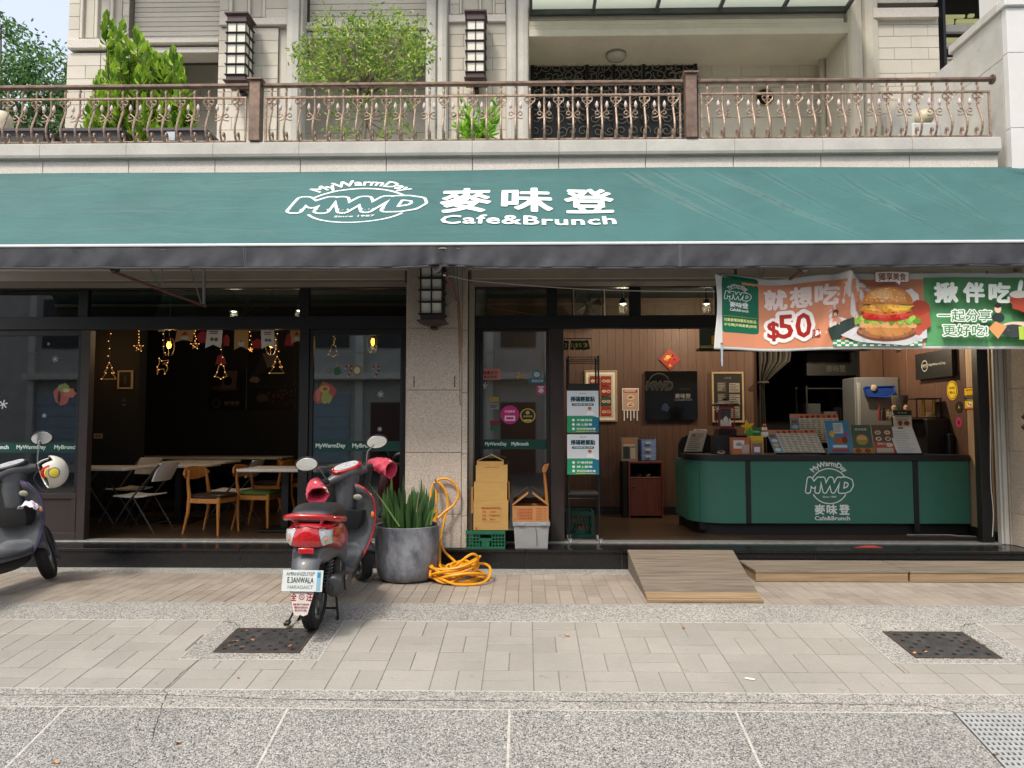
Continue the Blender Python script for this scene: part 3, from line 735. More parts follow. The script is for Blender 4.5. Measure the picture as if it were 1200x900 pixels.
for a, b in ((338, 355), (355.5, 358.5), (500, 513), (513.3, 526), (593, 606), (606.3, 620)):
 x0_, x1_ = X2(a), X2(b); mb = MB(); mb.prism([(x0_, 0), (x0_, -.12), (x0_ + (x1_ - x0_) * .12, -.17), ((x0_ + x1_) / 2, -.19), (x1_ - (x1_ - x0_) * .12, -.17), (x1_, -.12), (x1_, 0)], 4.0, 9.0, 'xy')
 mb.v = [(v[0], v[1] + YW, v[2]) for v in mb.v]; mb.build('column', m_greyst, bld)
for i, (a, b) in enumerate(zip(rows(-34, 24.5, 8)[:-1], rows(-34, 24.5, 8)[1:])):
 mb = MB(); mb.cbox(X2(359), X2(500), YW + .1, YW + .14, PZ(b, YW + .1) + .003, PZ(a, YW + .1) - .003, .004); mb.build('cladding_board', m_tile if i % 3 else m_tile2, bld)
wallblock(359, 500, TOP, 24.4, YW + .145, .1, m_joint, 'wall_backing')
wallblock(358.8, 500, 25, 33, YW - .02, m=m_stonew, name='sill_course'); wallblock(358.8, 500, 37, 44, YW + .03, m=m_stonew, name='lintel'); wallblock(358.8, 500, 33.3, 36.7, YW + .2, name='lintel')
coursed(340, 520, rows(53, 180, 5), YW + 1.1, .8, seed=9); wallblock(340, 520, 20, 52.8, YW + 1.12, m=m_tile2)
coursed(526, 593, rows(25.5, 180, 11), YW - .05, .42, seed=10)
wallblock(525, 594, 16.5, 25.3, YW - .10, m=m_stonew, name='string_course')
for a, b, d in ((527, 538, 1), (538.2, 541, 0), (541.2, 561, .05), (561.2, 564, 0), (564.2, 577, .05), (577.2, 580, 0), (580.2, 592, 1)):
 if d == 1: coursed(a, b, rows(-32, 16, 4), YW - .05, None, seed=int(a))
 else: wallblock(a, b, TOP, 16, YW - .06 + d, m=m_tile2 if d else m_tile, name='fluted_strip', ch=.006)
wallblock(620, 990, TOP, 22.5, YW - .05, m=m_stucco, name='beam'); wallblock(620, 990, 22.6, 28.5, YW - .12, m=m_stucco, name='moulding')
wallblock(620, 990, 28.6, 33, YW - .07, m=m_stucco, name='moulding'); wallblock(620, 990, 33.1, 41, YW - .15, .6, m=m_stucco, name='moulding')
YB = 11.0
mb = MB(); zs_ = PZ(41, YW - .15); mb.box(X2(619), X2(1000), YW - .12, 11.6, zs_ + .001, zs_ + .15); mb.build('soffit', m_stucco, bld)
coursed(817, 960, [66, 79, 92, 105, 120, 140, 180], YB, .45, seed=11)
wallblock(560, 622, 55, None, YB, m=m_stucco); wallblock(600, 1000, 40, 65.8, YB + .06, m=m_stucco)
mb = MB(); mb.box(X2(990) + .0, X2(990) + .3, YW - .0, 11.3, 4.0, zs_); mb.build('recess_side', m_tile, bld)
mb = MB(); mb.box(X2(619) - .3, X2(619.5), YW + .0, 11.3, 4.0, zs_); mb.build('recess_side', m_tile, bld)
for a, b in ((991, 1007), (1007.3, 1026)):
 x0_, x1_ = X2(a), X2(b); mb = MB(); mb.prism([(x0_, 0), (x0_, -.12), (x0_ + (x1_ - x0_) * .12, -.17), ((x0_ + x1_) / 2, -.19), (x1_ - (x1_ - x0_) * .12, -.17), (x1_, -.12), (x1_, 0)], 4.0, 9.0, 'xy')
 mb.v = [(v[0], v[1] + YW, v[2]) for v in mb.v]; mb.build('column', m_stucco, bld)
coursed(1028, 1101, [20.5, 33.5, 47, 60.5, 74, 90, 105, 121, 137, 153, 170], YW - .12, .48, m=(m_tile,), seed=12)
wallblock(1025, 1102, 8.5, 20.3, YW - .2, m=m_stonew, name='string_course'); coursed(1027, 1101, [-32, -20, -6, 8.3], YW - .13, .48, m=(m_tile,), seed=13)
mb = MB(); mb.box(X2(1103), X2(1106), YW - .1, YW + .1, 4, 9); mb.build('window_frame', m_blk, bld)
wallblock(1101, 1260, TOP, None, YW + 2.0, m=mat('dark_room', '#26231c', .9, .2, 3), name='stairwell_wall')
for (a, b, c, d) in ((1106, 1180, 30, 38), (1106, 1180, 68, 70), (1106, 1180, 52, 56)):
 mb = MB(); mb.box(X2(a), X2(b) + .3, YW + .1, YW + .16, PZ(d, YW), PZ(c, YW)); mb.build('stair_landing', m_greyst, bld)
m_fluo = mat('stairwell_ceiling_lit', '#a9aa80', .8, 0, emis='#b9b87c', estr=.25)
for (a, b, c, d) in ((1107, 1131, 17, 20), (1107, 1118, 22, 28), (1122, 1150, 22, 27), (1107, 1128, 44, 50), (1107, 1122, 70, 76), (1136, 1142, 16, 19)):
 p, q = P3(a, d, YW + .9), P3(b, c, YW + .9); mb = MB(); mb.box(p.x, q.x, p.y, p.y + .05, p.z, q.z); mb.build('lit_panel', m_fluo, bld)
mb = MB(); mb.box(X2(1101), X2(1150) + 1.2, YW + .05, YW + .3, 4.0, PZ(89, YW)); mb.build('wall', m_stucco, bld)
mb = MB(); mb.box(X2(79) - .0, X2(79) + .3, YW + .35, 16, 4.0, 9.0); mb.build('side_wall', m_stucco, bld)
mb = MB(); mb.box(-7.4, -7.35, 8.0, 16, 0, 4.0); mb.build('side_wall', m_stucco, bld)
mb = MB(); mb.box(X2(79), 9, 8.9, 16, 9.0, 9.2); mb.build('roof', m_stucco, bld)
t = empty('ceiling_lamp', P3(722, 60, 10.6), 'round flush glass ceiling lamp under the balcony soffit', 'ceiling lamp')
zz = zs_; c = Vector((PX(722, 10.55, 60), 10.55, zz))
mb = MB(); mb.lathe([(.15, -.045), (.15, .0)], c, 28); mb.build('base_ring', mat('lamp_ring', '#8e8b84', .4, .1, metal=.5), t, smooth=True)
mb = MB(); mb.lathe([(.01, -.15), (.06, -.145), (.13, -.11), (.155, -.07), (.145, -.0455)], c, 28); mb.build('glass_bowl', mat('lamp_bowl', '#9a9a8f', .25, .1, 10), t, smooth=True)
mb = MB(); p = P3(963, 66, 10.85); q = P3(962, 160, 10.85)
mb.tube([(p.x, 10.85, 4.2), (p.x, 10.85, p.z - .12)], .045, 14); mb.tube([(p.x, 10.85, p.z - .16), (p.x, 10.85, p.z - .05), (p.x - .0, 10.95, p.z + .02)], .055, 14)
mb.build('drain_pipe', mat('pvc_pipe', '#b0aa98', .6, .06), label='cream vertical drain pipe in the corner of the balcony recess', cat='pipe', smooth=True)
t = empty('wall_vent', P3(897, 118, YB), 'round black vent hole with a yellow rim on the balcony wall', 'vent'); c = P3(896, 114, YB - .01)
mb = MB(); mb.tube([c + Vector((math.cos(a * PI / 12) * .13, -.01, math.sin(a * PI / 12) * .13)) for a in range(24)], .012, 6, closed=True); mb.build('rim', mat('yellow_rim', '#a48b3d', .6), t)
mb = MB(); mb.lathe([(.13, -.012), (.13, -.008)], c, 24, 'y'); mb.build('opening', m_hole, t)
dr = empty('iron_door', (PX(720, YB - .1, 100), YB - .1, 4.2), 'black wrought iron double door with scrollwork behind the balcony', 'door')
YD = YB - .08; dx0, dx1, dz1 = PX(622, YD, 66), PX(817, YD, 66), PZ(66, YD, 720); dz0 = 4.2; dzm = PZ(97, YD, 720)
mb = MB(); mb.box(dx0, dx1, YD + .05, YD + .07, dz0, dz1); mb.build('backing', mat('door_dark', '#101110', .5, .2, 4), dr)
mb = MB(); w = .05
mb.cbox(dx0, dx1, YD, YD + .05, dz1 - w, dz1); mb.cbox(dx0, dx1, YD, YD + .049, dzm - .04, dzm + .04)
for x in (dx0, dx1 - w, (dx0 + dx1) / 2 - w / 2, dx0 + (dx1 - dx0) * .33, dx0 + (dx1 - dx0) * .67): mb.cbox(x, x + w, YD + .002, YD + .048, dz0, dz1 - w - .001)
mb.build('door_frame', m_blk, dr)
m_scr = mat('scroll_iron', '#7a776a', .5, .3, 20, metal=.2)
def spiral(cx, cz, r0, turns, a0, sgn=1, n=22):
 return [(cx + r0 * (1 - .85 * i / n) * math.cos(a0 + sgn * turns * 2 * PI * i / n), cz + r0 * (1 - .85 * i / n) * math.sin(a0 + sgn * turns * 2 * PI * i / n)) for i in range(n + 1)]
mb = MB()
rs = random.Random(4)
for i in range(15):
 cx = dx0 + (dx1 - dx0) * (i + .5) / 15
 for (z, rr_) in ((dz1 - .16, .11), (dz1 - .30, .10), (dz1 - .46, .12)):
  sp = spiral(cx + rs.uniform(-.03, .03), z + rs.uniform(-.02, .02), rr_ * rs.uniform(.8, 1.25), 1.4, rs.uniform(0, 6), rs.choice((-1, 1)))
  mb.tube([(x, YD + .01, z_) for x, z_ in sp], .0075, 4, cap=False)
for j in range(7):
 for i in range(14):
  cx = dx0 + (dx1 - dx0) * (i + .5) / 14; z = dzm - .15 - j * .2
  sp = spiral(cx + rs.uniform(-.03, .03), z, .09 * rs.uniform(.8, 1.2), 1.3, rs.uniform(0, 6), rs.choice((-1, 1)))
  mb.tube([(x, YD + .01, z_) for x, z_ in sp], .0075, 4, cap=False)
mb.build('scrollwork', m_scr, dr, fix=False, kind='stuff')
m_steelg = mat('canopy_steel', '#454a4a', .5, .1, 5)
m_frost = mat('frosted_glass', '#dfe6df', .5, .03, 3, trans=.0, emis='#dfe6df', estr=0)
def mat_translucent(name, col, mixf=.6):
 m = bpy.data.materials.new(name); m.use_nodes = True; N = m.node_tree.nodes; L = m.node_tree.links
 N.remove(N['Principled BSDF']); a = N.new('ShaderNodeBsdfTranslucent'); b = N.new('ShaderNodeBsdfDiffuse'); mx = N.new('ShaderNodeMixShader')
 a.inputs[0].default_value = (*srgb(col), 1); b.inputs[0].default_value = (*srgb(col), 1); mx.inputs[0].default_value = mixf
 L.new(b.outputs[0], mx.inputs[1]); L.new(a.outputs[0], mx.inputs[2]); L.new(mx.outputs[0], N['Material Output'].inputs[0]); return m
m_frost = mat_translucent('frosted_canopy_glass', '#f4faf4', .8)
can = empty('glass_canopy', (PX(800, 9.3, 10), YW - .06, 6.8), 'frosted glass canopy with dark steel bars at the top edge', 'canopy')
YC0, YC1 = 8.6, YW - .06
cz1 = PZ(14.5, YC1, 720); cz0 = cz1 + .12
cx0, cx1 = PX(622, YC1, 15), PX(990, YC1, 15)
mb = MB(); mb.cbox(cx0 - .05, cx1 + .05, YC1 - .06, YC1 - .001, PZ(18.5, YC1, 720), PZ(11.5, YC1, 720), .004); mb.build('wall_bar', m_steelg, can)
for i in range(6):
 x = cx0 + (cx1 - cx0) * i / 5; mb = MB(); mb.prism([(YC0, cz0 - .02), (YC1 - .061, cz1 - .035), (YC1 - .061, cz1 + .02), (YC0, cz0 + .035)], x - .02, x + .02, 'yz'); mb.build('rafter', m_steelg, can)
 if i < 5:
  x2 = cx0 + (cx1 - cx0) * (i + 1) / 5; mb = MB(); mb.prism([(YC0, cz0 + .036), (YC1 - .062, cz1 + .021), (YC1 - .062, cz1 + .031), (YC0, cz0 + .046)], x - .015, x2 + .015, 'yz') if i == 4 else mb.prism([(YC0, cz0 + .036), (YC1 - .062, cz1 + .021), (YC1 - .062, cz1 + .031), (YC0, cz0 + .046)], x - .015, x2 - .017, 'yz')
  mb.build('glass_panel', m_frost, can)
mb = MB(); mb.cbox(cx0 - .05, cx1 + .05, YC0 - .05, YC0 - .001, cz0 - .04, cz0 + .05, .004); mb.build('front_bar', m_steelg, can)
def lantern(x, Y, ztop, w, h, cells, label, drop=0):
 """square lantern hung on a wall at its back face Y; hollow frame, pale panes"""
 t = empty('wall_lantern', (x, Y - .12, ztop - h), label, 'wall lantern', 'square wall lanterns')
 d = w; yc = Y - .10 - d / 2; y0, y1 = yc - d / 2, yc + d / 2; cap = .13 * h * (1 if cells > 3 else .8); hz = ztop - cap; lz = ztop - h + cap
 mb = MB(); e = .018
 mb.loft([[(x + sx * (w / 2 + a), yc + sy * (d / 2 + a), z) for sx, sy in ((-1, -1), (1, -1), (1, 1), (-1, 1))] for a, z in ((e * 1.6, ztop), (e * 1.6, ztop - .02), (-.004, ztop - .045), (-.004, hz))]); mb.build('cap', m_lamp_metal, t)
 mb = MB(); mb.loft([[(x + sx * (w / 2 + a), yc + sy * (d / 2 + a), z) for sx, sy in ((-1, -1), (1, -1), (1, 1), (-1, 1))] for a, z in ((-.004, lz), (-.004, lz - cap * .55), (e * 1.6, lz - cap * .62), (e * 1.6, lz - cap * .7), (-w * .2, lz - cap))]); mb.build('base', m_lamp_metal, t)
 for i in range(cells):
  z1 = hz - (hz - lz) * i / cells; z0 = hz - (hz - lz) * (i + 1) / cells
  for s in (-1, 1):
   mb = MB(); mb.box(x + (0 if s > 0 else -w / 2 + .012), x + (w / 2 - .012 if s > 0 else 0), y0 + .01, y0 + .014, z0 + .004, z1 - .004); mb.build('pane', m_lamp_glass, t)
   mb = MB(); xx = x + s * (w / 2 - .012); mb.box(xx - .002, xx + .002, y0 + .015, y1 - .012, z0 + .004, z1 - .004); mb.build('pane', m_lamp_glass, t)
 mb = MB(); b = .007
 for sx in (-1, 1):
  for sy in (-1, 1): mb.box(x + sx * (w / 2 - b) - b, x + sx * (w / 2 - b) + b, yc + sy * (d / 2 - b) - b, yc + sy * (d / 2 - b) + b, lz, hz)
  mb.box(x + sx * (w / 2 - b) - b, x + sx * (w / 2 - b) + b, yc - b, yc + b, lz, hz)
 mb.box(x - b, x + b, y0, y0 + 2 * b, lz, hz)
 mb.build('frame_post', mat('lantern_dark', '#1c1617', .5, .15), t)
 for i in range(cells + 1):
  z = hz - (hz - lz) * i / cells; mb = MB()
  mb.loft([[(x + sx * (w / 2 + a), yc + sy * (d / 2 + a), zz_) for sx, sy in ((-1, -1), (1, -1), (1, 1), (-1, 1))] for a, zz_ in ((e, z + .004), (e, z - .002), (.0, z - .014))]); mb.build('rain_rim', MATS['lantern_dark'], t)
 mb = MB(); mb.box(x - .04, x + .04, y1 - .01, Y, (hz + lz) / 2 - .15, (hz + lz) / 2 + .15); mb.box(x - .03, x + .03, y1 - .05, Y, lz - cap * 1.2, lz - cap * .8); mb.build('bracket', MATS['lantern_dark'], t)
a, b = P3(280, 16, 9.8), P3(280, 99, 9.8)
lantern(PX(279, 9.85, 60), YW - .05, a.z, PX(291, 9.8) - PX(267.5, 9.8), a.z - b.z, 5, 'square wall lantern on the balcony pilaster, left of the two upstairs')
a, b = P3(557.5, 12.5, 9.8), P3(557.5, 95, 9.8)
lantern(PX(557.5, 9.85, 60), YW - .05, a.z, PX(569, 9.8) - PX(547, 9.8), a.z - b.z, 5, 'square wall lantern on the balcony pilaster, right of the two upstairs')
w_ = PX(520, 7.25) - PX(493, 7.25); zbt = PZ(380, 7.25, 507)
lantern(PX(506.5, 7.30, 350), YP, zbt + .82, w_, .82, 5, 'square wall lantern on the shop pillar, half hidden by the awning')
# ================================================================== shopfront: black frames, glass, awning, banner
YF = 7.95
sf = empty('shopfront', (0, YF, .2), 'black framed glass shopfront with two wide open doorways', 'shopfront')
zfl = .199
def fbox(x0, x1, z0, z1, name='frame_bar', y0=None, y1=None, m=None, par=None, c=.003):
 mb = MB(); mb.cbox(x0, x1, y0 or YF, y1 or YF + .08, z0, z1, c); return mb.build(name, m or m_dark, par or sf)
zt0, zt1, zb0, zb1 = PZ(328, YF), PZ(337, YF), PZ(370, YF), PZ(385, YF)   # top bar, transom glass, beam
def xp(v, y=500): return PX(v, YF, y)
L0, L1 = -7.3, pxl - .03; R0, R1 = pxr + .05, 5.07
fbox(L0, L1, zt1, zt0 + .12, 'head_bar'); fbox(R0, R1, zt1, zt0 + .12, 'head_bar')
fbox(L0, L1, zb1, zb0, 'beam', YF - .02); fbox(R0, R1, zb1, zb0, 'beam', YF - .02)
lp = [xp(-150), xp(92), xp(350), xp(474)]
tr = {'L': [L0, xp(-128, 350), xp(-118, 350), xp(92, 350), xp(103, 350), xp(351, 350), xp(362, 350), L1], 'R': [R0, xp(641, 350), xp(653, 350), xp(738, 350), xp(751, 350), xp(838, 350), xp(851, 350), xp(1000, 350), xp(1010, 350), R1]}
for k, v in tr.items():
 for i in range(0, len(v) - 1, 2):
  mb = MB(); mb.box(v[i] + .002, v[i + 1] - .002, YF + .035, YF + .041, zb0 - .0, zt1 + .0); mb.build('transom_pane', m_pane, sf)
  if i + 2 < len(v): fbox(v[i + 1], v[i + 2], zb0 + .001, zt1 - .001, 'mullion', YF + .002, YF + .078)
def post(a, b, m=m_dark, z1=None): return fbox(xp(a), xp(b), zfl, z1 or zb1 - .001, 'post', YF - .01, YF + .09, m)
post(93, 103, m_brownf); post(350, 361, m_dark); post(645, 661, m_brownf)
post(1147, 1160, m_dark)
fbox(xp(474) - .012, xp(474.5), zfl, zb1 - .001, 'post'); fbox(R0, R0 + .05, zfl, zb1 - .001, 'post')
def window(a, b, gtop, gbot, panel=True, sill=None):
 x0, x1 = a, b; z1, z0 = PZ(gtop, YF), PZ(gbot, YF)
 w = empty('window', (0, 0, 0)); w.parent = sf; w.location = Vector(((x0 + x1) / 2, YF, zfl)) - origin_of(sf)
 for (p, q, r, s_) in ((x0 + .001, x1 - .001, z1, zb1 - .002), (x0 + .001, x0 + .04, z0, z1 - .001), (x1 - .04, x1 - .001, z0, z1 - .001)): fbox(p, q, r, s_, 'frame', YF + .006, YF + .07, par=w)
 mb = MB(); mb.box(x0 + .03, x1 - .03, YF + .03, YF + .036, z0, z1); mb.build('pane', m_pane, w)
 if panel:
  fbox(x0 + .001, x1 - .001, z0 - .06, z0 - .001, 'frame', YF - .004, YF + .075, m_brownf, w); fbox(x0 + .001, x1 - .001, zfl, zfl + .09, 'frame', YF - .004, YF + .075, m_brownf, w)
  mb = MB(); mb.cbox(x0 + .03, x1 - .03, YF + .02, YF + .05, zfl + .091, z0 - .061, .003); mb.build('panel', m_brownf, w)
  for xx in (x0 + .001, x1 - .06): fbox(xx, xx + .055, zfl + .0905, z0 - .0605, 'frame', YF - .003, YF + .074, m_brownf, w)
 else: fbox(x0 + .001, x1 - .001, zfl, z0 - .001, 'frame', YF + .004, YF + .07, par=w)
 return x0, x1, z0, z1
W1 = window(xp(-150), xp(92.5), 392, 579)
W2 = window(xp(361.5), xp(474) - .013, 392, 608, panel=True)
W3 = window(R0 + .051, xp(644.5), 388, 622, panel=False)
for a, b in ((L0, L1), (R0, R1)):
 mb = MB(); mb.cbox(a, b, 7.905, 8.06, .17, .203, .002)
 for y in (7.925, 7.965, 8.005, 8.045): mb.box(a, b, y, y + .006, .2031, .213)
 mb.build('sliding_track', m_steel, sf)
mb = MB(); mb.cbox(xp(361.5), L1, 7.93, 7.949, .215, .235, .002); mb.build('sill_trim', m_steel, sf)
m_band = mat('band_green', '#0f3b33', .5, .05)
def band(x0, x1, py0, py1, words, par, start=0, pitch=.45, q=1):
 z1, z0 = PZ(py0, YF), PZ(py1, YF)
 pr = Print(); pr.rect(0, 0, x1 - x0, z1 - z0, '#123f38')
 u = start; i = 0
 while u < x1 - x0:
  t_ = words[i % 2]; w = (.33 if t_ == 'MyWarmDay' else .26) * q
  if u - w / 2 > -.05 and u + w / 2 < x1 - x0 + .05: pr.text(t_, u, (z1 - z0) / 2, w, .06 * (.5 + .5 * q), '#c9d6cf', bold=.03)
  u += pitch if t_ == 'MyWarmDay' else pitch * .98; i += 1
 pr.build('lettered_band', par, flat(x0, YF + .0285, z0))
bandL = empty('window_band', (0, YF, 1.3)); 
for o_ in [bandL]: o_.parent = sf; o_.location -= origin_of(sf)
band(W1[0] + .04, W1[1] - .04, 519, 531, ['MyWarmDay', 'MyBrunch'], bandL, .2, .39)
band(W2[0] + .04, W2[1] - .04, 517, 529, ['MyWarmDay', 'MyBrunch'], bandL, .2, .37)
band(W3[0] + .04, W3[1] - .04, 515, 526.5, ['MyWarmDay', 'MyBrunch'], bandL, .14, .265, .72)
# ------------------------------------------------------------------ awning
m_aw = mat('awning_teal', '#345d5b', .58, .06, 1.2, bump=.08, bscale=14, col2='#3c6866', spec=.35)
def awn_mat():
 m = m_aw; N = m.node_tree.nodes; L = m.node_tree.links; b = N['Principled BSDF']
 tc = N.new('ShaderNodeTexCoord'); mp = N.new('ShaderNodeMapping'); L.new(tc.outputs['Object'], mp.inputs[0])
 mp.inputs['Rotation'].default_value = (0, R(38), 0); mp.inputs['Scale'].default_value = (.7, 1, 3)
 n = N.new('ShaderNodeTexNoise'); n.inputs['Scale'].default_value = 2.2; n.inputs['Detail'].default_value = 5; n.inputs['Distortion'].default_value = 1.2; L.new(mp.outputs[0], n.inputs[0])
 bp = N.new('ShaderNodeBump'); bp.inputs['Strength'].default_value = .45; bp.inputs['Distance'].default_value = .05; L.new(n.outputs[0], bp.inputs['Height'])
 old = [l for l in L if l.to_node == b and l.to_socket.name == 'Normal']
 if old: L.new(old[0].from_socket, bp.inputs['Normal'])
 L.new(bp.outputs[0], b.inputs['Normal'])
 n3 = N.new('ShaderNodeTexNoise'); n3.inputs['Scale'].default_value = 28; n3.inputs['Detail'].default_value = 3; L.new(tc.outputs['Object'], n3.inputs[0])
awn_mat()
m_val = mat('valance_faded_black', '#434549', .6, .2, 5, bump=.3, bscale=10, col2='#535559', spec=.3)
YA0, YA1 = 7.38, 6.42
AX0, AX1 = -6.3, 6.0
aw = empty('awning', (0, 7.0, 3.0), 'long green fabric awning with white lettering over the shopfront', 'awning')
zA = lambda x: PZ(203.5, YA0, 200) + .010 * math.sin(x * .9) + (.02 if x > -2 else .02 * math.exp((x + 2) / 1.5)) 
zB = PZ(285.5, YA1, 616)
def awn(u, w, d=0):
 """u along x in m, w 0 = top edge, 1 = front edge"""
 za = zA(u); y = YA0 + (YA1 - YA0) * w; z = za + (zB - za) * w
 sag = -.03 * math.sin(PI * w) * (1 + .35 * math.sin(u * 2.1)) + .007 * math.sin(u * 3.1 + w * 5) * math.sin(PI * w) + .004 * math.sin(w * 19 + .4 * math.sin(u * 1.3)) + .004 * math.sin(u * 5 + w * 4) * math.sin(PI * w)
 e = min(1, w * 8)
 for (a, ln, am, wc) in ((.95, .8, .020, .35), (1.25, .8, .014, .3), (1.75, .9, .024, .5), (2.3, .7, .010, .3), (2.7, 1.0, .010, .5), (3.1, .5, .010, .45), (3.45, .75, .012, .5), (3.95, .35, .012, .3), (4.25, .8, .014, .4), (4.75, 1.6, .030, .2), (4.95, 1.5, .018, .3)):
  q = (u - a) - w * ln * 1.5; k_ = math.exp(-((w - wc) / .42) ** 2) * e; sag += am * (math.exp(-(q / .024) ** 2) - .9 * math.exp(-((q - .05) / .035) ** 2)) * 1.1 * k_
 for wf in (.27, .52, .77): sag += .0022 * (math.exp(-((w - wf) / .012) ** 2))
 n = Vector((0, -(za - zB), (YA0 - YA1))).normalized()
 if n.z < 0: n = -n
 if n.y > 0: n.y = -n.y
 return Vector((u, y, z)) + n * (sag + d)
mb = MB(); mb.grid(lambda a, b: awn(AX0 + (AX1 - AX0) * a, b), 1000, 90); mb.build('canopy_fabric', m_aw, aw, smooth=True, fix=False, solid=.003)
def val(u, w, d=0):
 z = zB - .205 * w - .012 * math.sin(u * .5 + 1) * w
 y = YA1 - .002 + .010 * math.sin(u * 7.3 + w * 2) * w + .007 * math.sin(u * 17 + 1) * w + .004 * math.sin(u * 31 + w * 5) * w * w + .03 * w * (1 if True else 0)
 q = math.exp(-((u + .75) / .25) ** 2); y += .02 * q * math.sin(u * 40) * w; z += .03 * q * w
 return Vector((u, y - d, z))
mb = MB(); mb.grid(lambda a, b: val(AX0 + (AX1 - AX0) * a, b), 500, 12); mb.build('valance', m_val, aw, smooth=True, fix=False, solid=.004)
mb = MB(); mb.tube([val(AX0 + (AX1 - AX0) * i / 60, 1, .0) + Vector((0, 0, -.004)) for i in range(61)], .011, 6); mb.build('hem_tube', mat('hem_dark', '#3a3b40', .6), aw, smooth=True)
mb = MB(); mb.grid(lambda a, b: Vector((AX0 + (AX1 - AX0) * a, YA1 - .008 - .004 * math.sin(b * PI), zB + .012 - .024 * b)), 60, 3); mb.build('white_piping', mat('white_vinyl', '#d8dcda', .5, .05), aw, smooth=True, fix=False)
mb = MB(); mb.box(AX0, AX1, YA1 + .005, YA1 + .035, zB - .04, zB - .004); mb.build('front_rail', m_tan, aw)
mb = MB(); mb.box(AX0, AX1, YA0 + .002, YA0 + .03, PZ(203.5, YA0, 200) - .06, PZ(203.5, YA0, 200) - .02); mb.build('wall_rail', m_tan, aw)
for px in (286, 797):
 x = PX(px, YA1, 300); mb = MB()
 for dx in (-.008, .008): mb.tube([val(x + dx, w, .003) for w in (0, .3, .6, 1)], .0015, 4)
 mb.build('seam', mat('thread', '#8f8f98', .8), aw)
m_strut = mat('strut_dark', '#3b3531', .6, .3, 30, metal=.3); m_rstrut = mat('strut_rust', '#6d4a3a', .8, .4, 25); m_zinc = mat('strut_zinc', '#777a7c', .5, .2, 20, metal=.5)
def bar(a, b, Ya, Yb, r, m, name='strut'):
 p, q = P3(a[0], a[1], Ya), P3(b[0], b[1], Yb); mb = MB(); mb.tube([p, q], r, 8); return mb.build(name, m, aw, smooth=True)
bar((134, 319), (241, 359), 6.5, 7.5, .014, m_rstrut); bar((176, 316), (188, 337), 6.8, 7.0, .007, m_zinc); bar((190, 312), (190.5, 336), 6.8, 7.0, .008, m_zinc)
bar((224, 316), (236, 357), 6.9, 7.45, .008, m_zinc); bar((239, 308), (239, 358), 7.3, 7.5, .017, m_zinc)
bar((523, 322), (538, 356), 6.6, 7.50, .013, m_rstrut); bar((537, 306), (538, 356), 7.3, 7.52, .012, m_zinc); bar((533, 306), (534, 352), 7.3, 7.5, .006, m_zinc)
bar((940, 318), (905, 340), 6.5, 7.1, .014, m_rstrut); bar((862, 312), (862, 340), 7.2, 7.3, .016, m_strut); bar((889, 312), (892, 335), 7.1, 7.2, .007, m_zinc); bar((897, 312), (889, 340), 7.1, 7.2, .007, m_zinc)
for px in (134, 512, 940):
 p = P3(px, 318, 6.5); mb = MB(); mb.prism([(p.x - .05, p.z + .05), (p.x + .06, p.z + .05), (p.x + .03, p.z - .01), (p.x - .0, p.z - .02)], 6.46, 6.52, 'xz'); mb.build('bracket', m_strut, aw)
p = P3(517, 322, 6.6); mb = MB(); mb.ball(p + Vector((.03, 0, 0)), .016, 10); mb.build('pulley', mat('chrome', '#d0d0d0', .15, 0, metal=1), aw, smooth=True)
def awn_pr(cx_px, cy_px):
 pass
def a_uv(px, py):
 """pixel -> (u, w*L) on the awning surface"""
 lo, hi = 0, 1
 for _ in range(40):
  w = (lo + hi) / 2; y = YA0 + (YA1 - YA0) * w; x = PX(px, y, py)
  zz_ = awn(x, w).z
  if zz_ > PZ(py, y, px): lo = w
  else: hi = w
 return x, w
WH = '#e4ebe8'
def logo(pr, cu, cv, W, H, col=WH, base='#396463', flatten=1.0, since='Since 1987', sq=None):
 """W x H: round badge with the arched words, outlined letters and two arcs"""
 rr = W * .37; sv = (H / 2) / (rr * 1.42) if sq is None else sq
 T0 = pr.T
 pr.T = lambda u, v: ((cu + u, cv + v * sv) if T0 is None else T0(cu + u, cv + v * sv))
 pr.arc(0, -.02 * W, rr, 28, 152, W * .022, col, 30); pr.arc(0, -.02 * W, rr, 208, 332, W * .022, col, 30)
 key = pr.k
 pr.text('MyWarmDay', 0, rr * 1.20, W * .76, W * .15, col, bold=.03, arc=rr * 1.2)
 pr.text('MWD', 0, 0, W * .90, W * .27, col, bold=.13, shear=.18, spacing=1.05)
 pr.text('MWD', 0, 0, W * .90, W * .27, base, bold=.068, shear=.18, spacing=1.05)
 pr.text(since, 0, -W * .245, W * .28, W * .04, col, bold=.015)
 pr.T = T0
pr = Print(gap=.0006)
u0, w0 = a_uv(419, 239); u1, w1 = a_uv(336, 239); u2, w2 = a_uv(502, 239); _, wt = a_uv(419, 211); _, wb = a_uv(419, 267)
LN = math.hypot(YA0 - YA1, zA(0) - zB)
logo(pr, u0, -(wt + wb) / 2 * LN, u2 - u1, (wb - wt) * LN)
for ch, a, b in (('麥', 518, 577), ('味', 588, 647), ('登', 660, 717.5)):
 ua, wa = a_uv(a, 221); ub, _ = a_uv(b, 221); _, wb_ = a_uv(b, 249)
 pr.text(ch, (ua + ub) / 2, -(wa + wb_) / 2 * LN, ub - ua, (wb_ - wa) * LN, WH, bold=.028, res=3)
ua, wa = a_uv(517, 253); ub, _ = a_uv(721, 253); _, wb_ = a_uv(600, 263.5)
pr.text('Cafe&Brunch', (ua + ub) / 2, -(wa + wb_) / 2 * LN, ub - ua, (wb_ - wa) * LN, WH, bold=.024, spacing=1.06)
pr.build('lettering', aw, lambda u, v, d: awn(u, -v / LN, d + .0045), cut=(.05, .05), m=mat_vcol('awning_ink', .6))
